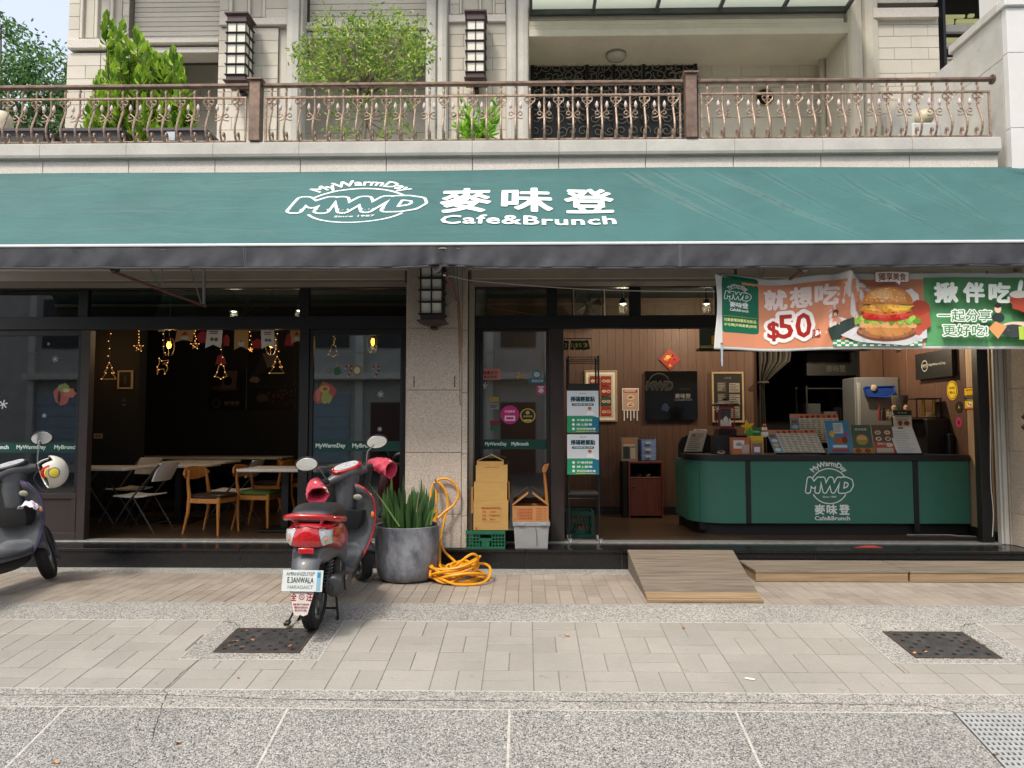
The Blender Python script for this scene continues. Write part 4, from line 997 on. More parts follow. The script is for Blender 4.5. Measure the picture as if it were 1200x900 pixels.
# ------------------------------------------------------------------ banner
ban = empty('vinyl_banner', (PX(1020, 6.75, 360), 6.72, PZ(405, 6.72)), 'wide orange and green printed vinyl banner with a burger, hung under the awning', 'banner')
YBN = 6.72; BZ1 = PZ(319.5, YBN, 840); BZ0 = PZ(409, YBN, 840)
bx0, bx1 = PX(838, YBN, 360), PX(1262, YBN, 360); BW, BH = bx1 - bx0, BZ1 - BZ0
def banf(u, v, d=0):
 """u from the left edge, v down from the top edge (metres)"""
 s_ = u / BW; t_ = v / BH
 top = -.055 * math.exp(-((u - .55) / .33) ** 2) * (1 - t_ * .6) + (.012 if u > 1.1 else 0) * 0
 y = YBN + .02 * math.sin(u * 2.1) * (1 - .2 * t_)
 f = 0
 for (a, sl, am, wd) in ((1.20, .20, .030, .035), (1.22, .55, .020, .05), (1.19, -.30, .018, .05), (1.23, 1.0, .012, .05)):
  q = u - a - sl * v; f += 2.2 * am * math.exp(-(q / wd) ** 2) * (1 - t_ * .75)
 f += .008 * math.sin(u * 9 + v * 3) + .005 * math.sin(u * 21 - v * 5)
 f += .010 * math.exp(-((v - .12 * u - .02) / .03) ** 2) * math.exp(-(u / .5) ** 2)
 x = bx0 + u + (.02 * math.sin(v * 6) if u < .05 else 0)
 return Vector((x, y - f - d, BZ1 - v + top - .01 * s_))
mb = MB(); mb.grid(lambda a, b: banf(a * BW, b * BH), 260, 40); mb.build('sheet', mat('banner_vinyl', '#d9d9d6', .35, .02, 5), ban, smooth=True, fix=False, solid=.002)
sx = BW / (1262 - 838); sy = BH / (409 - 319.5)
pr = Print(gap=.00035)
U = lambda px: (px - 838) * sx
V = lambda py: -(py - 319.5) * sy
def brect(a, b, c, d, col, r=0): pr.rect(U(a), V(d), U(c), V(b), col, r)
OR, GRN = '#d98f6b', '#62a56c'  # green paled to put the sun glare into the print colour
brect(846, 328, 1084, 405.5, OR)
brect(846, 322, 890, 389, '#0f6a4c', .03)
brect(1083, 326, 1256, 405.5, GRN)
pr.T = None
def bt(s, x0, y0, x1, y1, col, bold=.0, **k): pr.text(s, U((x0 + x1) / 2), V((y0 + y1) / 2), U(x1) - U(x0), abs(V(y1) - V(y0)), col, bold=bold, **k)
logo(pr, U(865), V(345), U(882) - U(848), abs(V(357) - V(328)), '#eef2ee', '#0f6a4c', since='')
bt('麥味登', 855, 352.5, 878, 359, '#eef2ee', .03); bt('Cafe&Brunch', 855, 360, 878, 363.5, '#eef2ee', .03)
brect(847, 369.4, 888, 369.8, '#b8c94a')
bt('可揪套餐換購其他飲品', 848, 372, 887, 376, '#e6eb9a', .02); bt('不可與[升級套餐]併用', 848, 378, 887, 382, '#e6eb9a', .02)
PK = '#ecc9ba'
for ch, a in (('就', 896), ('想', 926), ('吃', 956)): bt(ch, a, 333 - (a - 896) * .03, a + 28, 359 - (a - 896) * .03, '#f0dcd2', .045)
bt('!', 988, 331, 992, 356, '#f0dcd2', .05)
bt('$', 899, 372, 914, 397, '#f7f0ea', .12); bt('50', 912, 364, 952, 394, '#f7f0ea', .11); bt('$', 899, 372, 914, 397, '#a8261c', .03); bt('50', 912, 364, 952, 394, '#a8261c', .02)
pr.ell(U(957), V(389), .045, .038, '#f7f0ea'); bt('起', 952, 384, 962, 394, '#a8261c', .03)
pr.ell(U(984), V(380), .10, .07, '#efe6dc'); pr.blob(U(980), V(366), .03, .03, '#6b2c22', seed=1); pr.ell(U(981), V(376), .045, .035, '#e59a7b'); pr.poly([(U(975), V(398)), (U(970), V(385)), (U(990), V(375)), (U(1000), V(372)), (U(1001), V(384)), (U(990), V(390)), (U(982), V(399))], '#33423c')
pr.ell(U(979), V(368.5), .018, .018, '#eec3a4')
for i in range(22):
 for j in range(3):
  if (i + j) % 2 == 0: brect(976 + i * 4.6, 398 + j * 2.6, 980.6 + i * 4.6, 400.4 + j * 2.6, '#3f9a63')
  else: brect(976 + i * 4.6, 398 + j * 2.6, 980.6 + i * 4.6, 400.4 + j * 2.6, '#dfe9dd')
pr.poly([(U(984), V(393)), (U(1006), V(401.5)), (U(1060), V(405)), (U(1083), V(396)), (U(1083), V(385)), (U(1040), V(380)), (U(1000), V(384))], '#cfd0d2')
pr.blob(U(1070), V(374), .14, .16, '#b9543a', j=.12, seed=3); pr.blob(U(1064), V(350), .10, .08, '#d9d3c8', j=.2, seed=4); pr.blob(U(1076), V(361), .09, .07, '#a9452e', j=.15, seed=9)
pr.ell(U(1036), V(390), .27, .085, '#7c4a30', 28); pr.ell(U(1036), V(388), .265, .075, '#a26a45', 28)
pr.ell(U(1038), V(385), .215, .08, '#c98a4c', 26); pr.rect(U(1004), V(385), U(1072), V(377), '#dca868', .02)
for i in range(15): pr.blob(U(1003 + i * 4.9), V(377 - (i % 2) * 2.4), .034, .03, ('#7fb83c', '#a4cf55', '#5f9a2e')[i % 3], j=.4, seed=i + 20, n=11)
pr.ell(U(1036), V(372), .22, .045, '#b52a22', 24); pr.ell(U(1036), V(369.5), .215, .035, '#cf4030', 24)
pr.blob(U(1036), V(364), .235, .05, '#c7812f', j=.1, seed=7, n=30); pr.blob(U(1036), V(362), .22, .035, '#e0a24a', j=.12, seed=8, n=30)
pr.poly([(U(1004), V(360)), (U(1070), V(359)), (U(1060), V(365)), (U(1030), V(363))], '#f0c33c')
pts = [(U(1038) + .235 * math.cos(R(a)), V(358) + .165 * math.sin(R(a)) ** .8) for a in range(0, 181, 9)]; pr.poly(pts, '#c27a35')
pts = [(U(1036) + .19 * math.cos(R(a)), V(355.5) + .13 * math.sin(R(a)) ** .8) for a in range(0, 181, 9)]; pr.poly(pts, '#d9964c')
pts = [(U(1030) + .11 * math.cos(R(a)), V(351) + .085 * math.sin(R(a)) ** .8) for a in range(0, 181, 9)]; pr.poly(pts, '#e6b06c')
rb = random.Random(9)
for i in range(60):
 a = rb.uniform(12, 168); q = rb.uniform(.25, .95); pr.ell(U(1037) + .215 * q * math.cos(R(a)), V(357) + .15 * q * math.sin(R(a)), .006, .0035, '#f6e7c8', 6, rb.uniform(0, 3))
brect(1023, 320, 1063, 333, '#8c3c28', .015); brect(1023.7, 320.7, 1062.3, 332.3, '#f3efe8', .013); bt('獨享美食', 1027, 322, 1059, 331, '#9a3d22', .02)
pr.poly([(U(1046), V(332)), (U(1051), V(336)), (U(1052), V(332))], '#f3efe8')
for ch, a in (('揪', 1090), ('伴', 1122), ('吃', 1153)): bt(ch, a, 333, a + 27, 357, '#eef5ea', .05)
bt('!', 1186, 332, 1192, 352, '#eef5ea', .06, shear=.3)
for s_, a, b, c, d in (('一起分享', 1093, 365, 1156, 378), ('更好吃!', 1098, 382, 1151, 395)):
 bt(s_, a, b, c, d, '#f1f6ee', .10, spacing=1.08); bt(s_, a, b, c, d, '#3b8a49', .01, spacing=1.08)
pr.blob(U(1190), V(355), .10, .09, '#a9452e', j=.2, seed=31); pr.ell(U(1188), V(347), .08, .035, '#d9d3c8')
pr.ell(U(1163), V(364), .03, .035, '#eec3a4'); pr.ell(U(1163), V(360), .03, .022, '#2a2624'); pr.blob(U(1163), V(374), .055, .045, '#2e3a38', j=.1, seed=33)
pr.ell(U(1186), V(384), .16, .045, '#e9cdb5'); pr.ell(U(1180), V(389), .12, .06, '#3a403f'); pr.poly([(U(1152), V(386)), (U(1160), V(378)), (U(1172), V(384)), (U(1162), V(398))], '#e2a268'); brect(1186, 384, 1192, 399, '#b7d34c'); brect(1195, 350, 1254, 405.5, '#b7543c'); pr.blob(U(1222), V(372), .17, .14, '#d9a06a', j=.12, seed=40)
pr.build('print', ban, lambda u, v, d: banf(u, -v, d + .0022), cut=(.04, .05), m=mat_vcol('banner_ink', .38, .5))
mb = MB()
for px, py in ((844, 322), (993, 320), (1157, 320), (845, 403)):
 p = banf(U(px), -V(py), .004); mb.tube([p + Vector((math.cos(a) * .009, 0, math.sin(a) * .009)) for a in [k * PI / 5 for k in range(10)]], .003, 5, closed=True)
mb.build('eyelet', m_rust, ban)
mb = MB()
for k in range(3): mb.tube([banf(U(845), -V(403)) + Vector((.004 * math.sin(j + k * 2), -.004, -j * .05 - .005)) for j in range(5)], [.006, .008, .005, .007, .003], 5)
mb.build('tie_strip', mat('pale_blue_tape', '#9fb1bb', .5, .15, 20), ban)
mb = MB(); a, b = P3(551, 328.5, 7.2), P3(838, 341.5, 6.75); 
pts = [a.lerp(b, i / 30) + Vector((0, 0, -.035 * math.sin(PI * i / 30))) for i in range(31)]; mb.tube([P3(519, 322, 6.7)] + pts, .0045, 6)
mb.build('banner_rope', mat('rope_white', '#bdbab2', .8, .1, 40), label='thin pale rope strung under the awning towards the banner', cat='rope', smooth=True)
# ================================================================== rooms behind the shopfront
ZF = .205
m_black = mat('black_wall', '#131313', .7, .15, 3)
m_ceil = mat('dark_ceiling', '#1c1b1a', .8, .1, 3)
m_floor = mat_wood('wood_floor', '#3a2d22', '#5a4836', 1.0, False, .28)
m_wood = mat_wood('veneer_wall', '#4a3328', '#5a4032', 1.0, True, .55)
m_wood2 = mat_wood('pale_veneer', '#8b7157', '#a98e70', .7, True, .5)
mb = MB(); mb.box(-7.3, 7, 8.061, 14, 0, ZF); mb.build('floor', m_floor, kind='structure')
mb = MB(); mb.box(-7.3, 7, 8.11, 14, 3.30, 3.38); mb.build('ceiling', m_ceil, kind='structure')
mb = MB(); mb.box(-7.3, .1, 12.6, 12.7, ZF, 3.3); mb.build('dining_back_wall', m_black, kind='structure')
mb = MB(); mb.box(-7.3, -7.2, 8.1, 12.6, ZF, 3.3); mb.build('dining_side_wall', m_black, kind='structure')
mb = MB(); mb.box(-.75, -.55, 8.06, 12.6, ZF, 3.3); mb.build('dividing_wall', m_black, kind='structure')
YN = 9.9; mb = MB(); mb.box(PX(60, YN), PX(161, YN), YN, YN + .2, ZF, 3.3); mb.build('short_wall', m_black, kind='structure')
YR = 10.4; XS = 5.09
kx0, kx1 = PX(888, YR), PX(1010, YR)
back = empty('veneer_wall', (1.5, YR, ZF), kind='structure')
x = -.55
while x < kx0 - .01:                         # tongue and groove boards
 x2 = min(x + .115, kx0); mb = MB(); mb.cbox(x + .0006, x2 - .0006, YR, YR + .02, ZF + .11, 3.3, .0015); mb.build('board', m_wood, back); x = x2
x = kx1
while x < XS - .01:
 x2 = min(x + .15, XS); mb = MB(); mb.cbox(x + .0006, x2 - .0006, YR, YR + .02, ZF + .11, 3.3, .0015); mb.build('board', m_wood, back); x = x2
kz = PZ(403, YR)
mb = MB(); mb.box(kx0, kx1, YR, YR + .02, kz, 3.3); mb.build('board', m_wood, back)
mb = MB(); mb.box(-.55, kx0, YR - .012, YR + .021, ZF, ZF + .109); mb.build('skirting', m_blk, back)
mb = MB(); mb.box(-.55, kx0, YR + .021, YR + .15, ZF, 3.3); mb.box(kx1, XS, YR + .021, YR + .15, ZF, 3.3); mb.build('wall_core', m_black, back)
mb = MB(); mb.box(kx0 - .3, 7, 12.9, 13, ZF, 3.3); mb.box(kx0 - .35, kx0 - .3, YR + .15, 13, ZF, 3.3); mb.build('kitchen_wall', mat('kitchen_wall', '#2b2927', .7, .15, 2), kind='structure')
sw = empty('side_wall', (XS, 9.2, ZF), kind='structure')
yy = 8.06
for a, b, m in ((8.035, 8.47, m_wood2), (8.473, 9.1, m_wood), (9.103, 9.75, m_wood), (9.753, 10.39, m_wood)):
 mb = MB(); mb.cbox(XS, XS + .05, a, b, ZF + .11, 3.3, .003); mb.build('board', m, sw)
mb = MB(); mb.box(XS + .01, XS + .05, 8.04, 10.4, ZF, ZF + .109); mb.build('skirting', m_blk, sw)
mb = MB(); mb.box(XS + .051, 7.2, 8.0, 13, 0, 3.3); mb.build('wall_core', m_black, sw)
# ------------- counter
m_cgreen = mat('counter_green', '#37705f', .45, .05, 2, coat=.1)
m_cblack = mat('counter_black', '#17171a', .5, .15, 6)
YC = 8.45; CZ = PZ(540, YC, 960); CT = PZ(533, YC, 960); CB = PZ(613.5, YC, 960)
cxr = XS - .012
ctr = empty('service_counter', (3.8, YC, ZF), 'green fronted service counter with black top and a rounded left corner', 'counter')
rc = .38; cxl = PX(804, YC + rc, 570)
def cpath(off=0, n=14, x1=None):
 """outline of the counter front from the right end round the corner to the back left"""
 pts = [((x1 or cxr), YC + off)]
 pts.append((cxl + rc, YC + off))
 for i in range(1, n + 1):
  a = PI / 2 * i / n; pts.append((cxl + rc - (rc - off) * math.sin(a), YC + rc - (rc - off) * math.cos(a)))
 pts.append((cxl + off, YC + 1.0)); return pts
def cwall(pts, th, z0, z1, name, m, par, inner=None):
 mb = MB(); n = len(pts); inn = inner
 vs = []
 for (x, y), (x2, y2) in zip(pts, inn): vs += [(x, y, z0), (x, y, z1), (x2, y2, z1), (x2, y2, z0)]
 fs = []
 for i in range(n - 1):
  for k in range(4): fs.append((i * 4 + k, i * 4 + (k + 1) % 4, (i + 1) * 4 + (k + 1) % 4, (i + 1) * 4 + k))
 fs += [(0, 3, 2, 1), ((n - 1) * 4, (n - 1) * 4 + 1, (n - 1) * 4 + 2, (n - 1) * 4 + 3)]
 mb.add(vs, fs); return mb.build(name, m, par, smooth=True)
sA, sB = PX(875.5, YC), PX(1071, YC)
def seg(x0, x1): return [(x0, YC), (x1, YC)]
for (a, b) in ((sA + .028, sB - .03), (sB + .03, cxr)):
 mb = MB(); mb.cbox(a, b, YC, YC + .03, CB, CZ - .001, .002); mb.build('front_panel', m_cgreen, ctr)
pts = cpath(0, x1=sA - .028); inn = cpath(.03, x1=sA - .028); cwall(pts, .03, CB, CZ - .001, 'curved_panel', m_cgreen, ctr, inn)
for s_ in (sA, sB): mb = MB(); mb.cbox(s_ - .027, s_ + .027, YC - .012, YC + .04, CB - (.0 if s_ == sA else .09), CZ - .002, .004); mb.build('joint_bar', m_cblack, ctr)
top = cpath(-.025) + [(cxr, YC + 1.0)]; top[-1] = (cxr, YC + 1.0)
mb = MB(); tp = [(x, min(y, YC + .55)) for x, y in cpath(-.025)] + [(cxr, YC + .55)]
mb.prism(tp, CZ, CT, 'xy'); mb.build('counter_top', m_cblack, ctr, bevel=.004)
pts = cpath(.07); inn = cpath(.10); cwall(pts, .03, ZF, CB - .001, 'kick_board', m_blk, ctr, inn)
mb = MB(); mb.box(cxl + .1, cxr, YC + .12, YC + .5, ZF + .05, CZ - .01); mb.build('carcass', m_blk, ctr)
mb = MB(); q0, q1 = PX(794, 9.35), PX(895, 9.35); zq = PZ(510, 9.35)
mb.prism([(q0, ZF), (q0, zq - .12), (q0 + .04, zq - .035), (q0 + .12, zq), (q1, zq), (q1, ZF)], 9.30, 9.35, 'xz'); mb.build('screen', m_cblack, ctr)
pr = Print(); s_ = 1
lw = PX(998, YC) - PX(940, YC); cu = PX(970, YC); zc_ = PZ(568, YC)
logo(pr, 0, 0, lw, lw * .92, '#e6ebe6', '#37705f', flatten=1, since='Since 1987', sq=.95)
pxu = lambda v: PX(v, YC) - cu; pzv = lambda v: PZ(v, YC) - zc_
for ch, a, b in (('麥', 952, 964.5), ('味', 966, 978.5), ('登', 980.5, 993)): pr.text(ch, pxu((a + b) / 2), pzv(596.3), pxu(b) - pxu(a), pzv(590.5) - pzv(602.5), '#e6ebe6', bold=.03)
pr.text('Cafe&Brunch', pxu(972.5), pzv(606.3), pxu(993.5) - pxu(952.5), pzv(604) - pzv(609), '#e6ebe6', bold=.02)
pr.build('lettering', ctr, flat(cu, YC - .001, zc_))
# ------------- sheets on walls: helper
def sheet(name, label, cat, x0, x1, z0, z1, y, draw, th=.004, m=None, group=None, frame=None, fcol=None, tilt=0):
 """upright flat sheet or board, front face at y; draw(pr, w, h) prints on it"""
 t = empty(name, ((x0 + x1) / 2, y, z0), label, cat, group)
 w, h = x1 - x0, z1 - z0
 mb = MB(); mb.box(0, w, 0, th, 0, h)
 T = Matrix.Translation((x0, y, z0)) @ Matrix.Rotation(-tilt, 4, 'X') if tilt else Matrix.Translation((x0, y, z0))
 mb.v = [tuple(T @ Vector(v)) for v in mb.v]; mb.build('board' if th > .01 else 'sheet', m or mat('white_paper', '#e8e8e4', .8, .03, 10), t)
 if frame:
  mb = MB(); f = frame
  for a, b, c, d in ((-f, w + f, h, h + f), (-f, w + f, -f, 0), (-f, 0, 0, h), (w, w + f, 0, h)): mb.cbox(a, b, -.012, th + .005, c, d, .003)
  mb.v = [tuple(T @ Vector(v)) for v in mb.v]; mb.build('frame', fcol or m_blk, t)
 if draw:
  pr = Print(); draw(pr, w, h); pr.build('print', t, lambda u, v, d: T @ Vector((u, -d - .0008, v)))
 return t
def Pr(px0, px1, py0, py1, Y): return PX(px0, Y, py0), PX(px1, Y, py0), PZ(py1, Y, px0), PZ(py0, Y, px0)
def lines(pr, x0, x1, y0, y1, n, col, w=.5, seed=0):
 q = random.Random(seed); st = (y1 - y0) / n
 for i in range(n):
  y = y1 - st * (i + .5); pr.rect(x0, y - st * w / 2, x0 + (x1 - x0) * q.uniform(.6, 1), y + st * w / 2, col)
def food(pr, x0, x1, y0, y1, nx, ny, seed, cols=('#8a3a26', '#c98a4a', '#d9b27a', '#6f8a3a', '#a5502f')):
 q = random.Random(seed)
 for i in range(nx):
  for j in range(ny):
   cx = x0 + (x1 - x0) * (i + .5) / nx; cy = y0 + (y1 - y0) * (j + .5) / ny; r = min((x1 - x0) / nx, (y1 - y0) / ny) * .42
   pr.ell(cx, cy, r * 1.1, r * .75, '#e9e2d5', 14); pr.blob(cx, cy, r * .8, r * .5, q.choice(cols), seed=q.randint(0, 999)); pr.blob(cx + r * .1, cy + r * .1, r * .4, r * .25, q.choice(cols), seed=q.randint(0, 999))
m_frame_wood = mat('pale_frame_wood', '#a08c6c', .5, .15, 8)
def d_redmenu(pr, w, h):
 pr.rect(.03, .03, w - .03, h - .03, '#c9bea6')
 for j in range(4):
  for i in range(2):
   a, b = .05 + i * (w - .1) / 2, .05 + j * (h - .1) / 4; c = '#8e2f24' if j > 1 else ('#3d4a42' if j == 1 else '#a33a2a')
   pr.rect(a, b, a + (w - .12) / 2, b + (h - .14) / 4, c); food(pr, a + .01, a + (w - .14) / 2, b + .01, b + (h - .2) / 4, 2, 1, i + j * 3)
 pr.text('早餐', w / 2, h - .04, .12, .03, '#8e2f24', bold=.02) if False else None
sheet('framed_poster', 'framed red food menu in a pale wood frame behind the wire trolley', 'poster', *Pr(687, 721, 436, 492, YR - .03), YR - .03, d_redmenu, .01, frame=.025, fcol=m_frame_wood)
def d_flyer(pr, w, h):
 pr.rect(.01, .01, w - .01, h - .01, '#b99a8a'); pr.rect(.02, h * .8, w - .02, h - .02, '#8f3b37'); lines(pr, .03, w - .03, h * .84, h * .95, 2, '#e3cfc3')
 food(pr, .02, w - .02, .03, h * .75, 1, 2, 5)
fl = sheet('paper_flyer', 'small pink food flyer with tear-off strips on the veneer wall', 'flyer', *Pr(729, 748.5, 455, 481, YR - .01), YR - .01, d_flyer, .002)
for i in range(5):
 x_ = PX(731 + i * 3.8, YR - .012, 490); mb = MB(); mb.box(x_, x_ + .014, YR - .012, YR - .010, PZ(493 - (i % 2) * 3, YR, 740), PZ(481.2, YR, 740)); mb.build('tear_strip', MATS['white_paper'], fl)
def d_tv(pr, w, h):
 pr.text('麥味登', w * .72, h * .49, w * .3, h * .10, '#77777a', bold=.02); pr.text('Cafe&Brunch', w * .73, h * .415, w * .34, h * .045, '#66666a'); pr.text('MyWarmDay', w * .76, h * .63, w * .18, h * .03, '#444447')
 pr.arc(w * .27, h * .74, w * .2, 25, 160, w * .02, '#2c2d2d'); pr.text('MWD', w * .27, h * .70, w * .5, h * .16, '#333434', bold=.09, shear=.15); pr.text('MWD', w * .27, h * .70, w * .5, h * .16, '#141415', bold=.04, shear=.15)
 pr.blob(w * .38, h * .25, w * .07, h * .09, '#26324a', seed=2)
m_screen = mat('dark_screen', '#0c0c0d', .12, .1, 3)
sheet('wall_screen', 'black glass wall screen with faint cafe name between the flyer and the framed board', 'screen', *Pr(756, 817, 435, 492, YR - .06), YR - .06, d_tv, .05, m=m_screen)
c = P3(785, 421, YR - .02); r_ = .155
t = empty('lucky_diamond', (c.x, YR - .02, c.z - r_), 'red and gold diamond shaped lucky paper above the wall screen', 'paper decoration')
mb = MB(); mb.prism([(c.x, c.z - r_), (c.x + r_, c.z), (c.x, c.z + r_), (c.x - r_, c.z)], YR - .022, YR - .018, 'xz'); mb.build('sheet', mat('lucky_red', '#8e1f16', .5, .1, 20), t)
pr = Print(); pr.blob(0, .01, .06, .055, '#c98b34', seed=1); pr.blob(.02, -.02, .05, .045, '#a32a18', seed=2); pr.blob(-.03, .03, .03, .03, '#d7a64a', seed=3); pr.blob(.04, .05, .025, .025, '#6d140e', seed=4); pr.blob(-.07, 0, .02, .02, '#c98b34', seed=5); pr.blob(0, -.09, .02, .02, '#c98b34', seed=6)
pr.build('print', t, flat(c.x, YR - .0225, c.z))
def d_board(pr, w, h):
 pr.rect(.0, .0, w, h, '#23211f'); pr.text('公告欄', w / 2, h * .91, w * .25, h * .04, '#77726a')
 for (a, b, c_, d, col) in ((.12, .62, .44, .82, '#4a4540'), (.55, .6, .92, .8, '#8a8379'), (.12, .38, .44, .58, '#3d3a38'), (.55, .34, .92, .56, '#807a72'), (.12, .08, .46, .34, '#6d6862'), (.52, .06, .9, .3, '#77716a')):
  pr.rect(a * w, b * h, c_ * w, d * h, col); lines(pr, a * w + .01, c_ * w - .01, b * h + .01, d * h - .01, 5, '#2a2826' if col > '#6' else '#8d877d', .35, int(a * 100))
sheet('framed_board', 'framed notice board with small papers, right of the wall screen', 'notice board', *Pr(836, 869, 438, 493, YR - .03), YR - .03, d_board, .01, frame=.026, fcol=m_frame_wood)
def d_bottles(pr, w, h):
 pr.rect(0, 0, w, h, '#2f3a33')
 for cx in (.28, .62): pr.rect(w * (cx - .12), h * .12, w * (cx + .12), h * .55, '#c98a1e', .01); pr.rect(w * (cx - .08), h * .5, w * (cx + .08), h * .75, '#e0c68a', .01); pr.rect(w * (cx - .06), h * .75, w * (cx + .06), h * .8, '#e8e8e0')
 pr.rect(0, 0, w, h * .08, '#8fae4a'); lines(pr, w * .84, w * .96, h * .3, h * .8, 5, '#d8d8c8')
t = sheet('drink_light_box', 'small menu board with two amber drink bottles beside the banner corner', 'menu board', *Pr(820, 905, 382, 407, 8.9), 8.9, d_bottles, .04, m=m_blk)
for c_ in list(t.children): pass
x0, x1, z0, z1 = Pr(818, 1010, 408, 411, 8.9); mb = MB(); mb.cbox(x0, x1 + .1, 8.86, 9.0, z0, z1); mb.build('ceiling_rail', m_blk, label='black rail under the row of menu boards over the counter', cat='rail')
mb = MB()
m_curt = mat('curtain_grey', '#45413d', .85, .2, 8, alpha=1); ycu = YR - .05
x0, x1 = kx0, PX(1000, ycu); zt_ = kz + .06
cur = empty('kitchen_curtain', (x0, ycu, ZF + .3), 'grey kitchen curtain gathered and tied at the left of the doorway', 'curtain')
def curt(a, b):
 z = zt_ - b * 1.9
 if b < .16: k = 1
 elif b < .34: k = 1 - (b - .16) / .18 * .86
 else: k = .14 + (b - .34) * .12
 wid = (x1 - x0) * (.34 if True else 1); x = x0 + .02 + a * wid * k
 return Vector((x, ycu - .03 * math.sin(a * 40) * (1 - .5 * b) - .02 * math.sin(a * 17), z))
mb.grid(curt, 70, 24); mb.build('drape', m_curt, cur, smooth=True, fix=False)
mb = MB(); mb.grid(lambda a, b: Vector((x0 + (x1 - x0) * a, ycu - .012 * math.sin(a * 70) - .01, zt_ - .17 * b)), 120, 3); mb.build('pelmet', mat('curtain_brown', '#5b3528', .9, .2, 10), cur, smooth=True, fix=False)
mb = MB(); mb.tube([(x0 - .02, ycu, zt_), (x1 + .1, ycu, zt_)], .012, 8); mb.build('curtain_rod', m_blk, cur)
mb = MB(); cc = curt(.5, .33); mb.tube([cc + Vector((math.cos(a * PI / 5) * .07, math.sin(a * PI / 5) * .06, 0)) for a in range(10)], .014, 6, closed=True); mb.build('tie_band', m_curt, cur)
x0, x1, z0, z1 = Pr(945, 1002, 413, 440, 10.9)
def d_hood(pr, w, h): pr.text('麥味登', w * .6, h * .3, w * .4, h * .3, '#4a4a48', bold=.02)
sheet('kitchen_sign_box', 'dark box with the cafe name above the kitchen doorway shelf', 'sign box', x0, x1, z0, z1, 10.9, d_hood, .3, m=m_blk)
x0, x1, z0, z1 = Pr(944, 1004, 452, 560, 10.8)
t = empty('steel_kitchen_shelf', ((x0 + x1) / 2, 10.8, ZF), 'dark steel kitchen shelf with grey boxes behind the counter', 'shelf')
for xx in (x0, x1 - .03):
 for y_ in (10.8, 11.2): mb = MB(); mb.cbox(xx, xx + .03, y_, y_ + .03, ZF, z1); mb.build('post', m_blk, t)
for k in range(4): zz_ = ZF + .2 + (z1 - ZF - .25) * k / 3; mb = MB(); mb.cbox(x0 + .001, x1 - .001, 10.831, 11.2, zz_, zz_ + .02); mb.build('shelf_board', mat('dull_steel', '#4a4a4a', .4, .1, metal=.6), t)
rr_ = random.Random(8)
for k in range(3):
 for i in range(3):
  zz_ = ZF + .22 + (z1 - ZF - .25) * k / 3; w_ = (x1 - x0) / 3.4; a_ = x0 + .05 + i * w_ * 1.08
  mb = MB(); mb.cbox(a_, a_ + w_ * .85, 10.86, 11.1, zz_ + .001, zz_ + rr_.uniform(.15, .3)); mb.build('kitchen_box', mat('kbox%d' % (i % 3), ('#3a3d42', '#55524c', '#2c2c30')[i % 3], .6, .1), label='grey kitchen container on the dark steel shelf, %s of the %s board' % (('left end', 'middle', 'right end')[i], ('lowest', 'second', 'third')[k]), cat='container', group='containers on the kitchen shelf')
x0, x1, z0, z1 = Pr(1003, 1072, 442, 560, 9.95)
fr = empty('refrigerator', ((x0 + x1) / 2, 9.95, ZF), 'tall brushed steel refrigerator behind the counter', 'refrigerator')
m_fr = mat('fridge_steel', '#7e8183', .35, .05, 3, metal=.4)
x1 = min(x1, XS - .01)
mb = MB(); mb.cbox(x0, x1, 9.99, 10.385, ZF + .05, z1, .01); mb.build('body', m_fr, fr)
mb = MB(); mb.cbox(x0 + .004, x1 - .004, 9.95, 9.987, ZF + .06, z1 - .004, .008); mb.build('door', m_fr, fr)
mb = MB(); mb.cbox(x0 + .008, x0 + .05, 9.925, 9.949, .95, z1 - .08, .006); mb.build('handle', mat('handle_pale', '#b9bcbc', .3, 0, metal=.6), fr)
mb = MB(); mb.box(x0 + .01, x1 - .01, 10.0, 10.38, ZF, ZF + .049); mb.build('foot_plinth', m_blk, fr)
c = P3(1030, 459, 9.88)
t = empty('blue_basket', (c.x, 9.88, c.z - .09), 'blue plastic basket hung on the refrigerator door', 'basket')
m_bluep = mat('blue_plastic', '#1c3f8f', .4, .1, 8)
mb = MB(); sh = [(-.19, .06), (-.16, -.06), (.1, -.07), (.2, 0), (.19, .07)]
mb.prism([(c.x + a, c.z + b) for a, b in sh], 9.86, 9.945, 'xz'); mb.build('tray', m_bluep, t, bevel=.01)
mb = MB(); mb.tube([(c.x + a * 1.04, 9.855, c.z + b * 1.06) for a, b in sh], .01, 6, closed=True); mb.build('rim', m_bluep, t, smooth=True)
mb = MB(); mb.ball((c.x - .08, 9.85, c.z + .05), .045, 10, (1, .5, 1.1)); mb.build('cloth', mat('cloth_beige', '#9a8d78', .9), label='beige cloth stuffed in the blue basket', cat='cloth', smooth=True)
x0, x1, z0, z1 = Pr(1054, 1064, 405, 425, 9.9); mb = MB(); mb.prism([(x0 - .1, z1), (x1, z1), (x1, z0), (x0 + .04, z0), (x0 + .03, z1 - .06), (x0 - .1, z1 - .05)], 9.88, 9.92, 'xz'); mb.build('wall_bracket', mat('bracket_white', '#a9a59c', .6), label='white metal bracket above the refrigerator', cat='bracket')
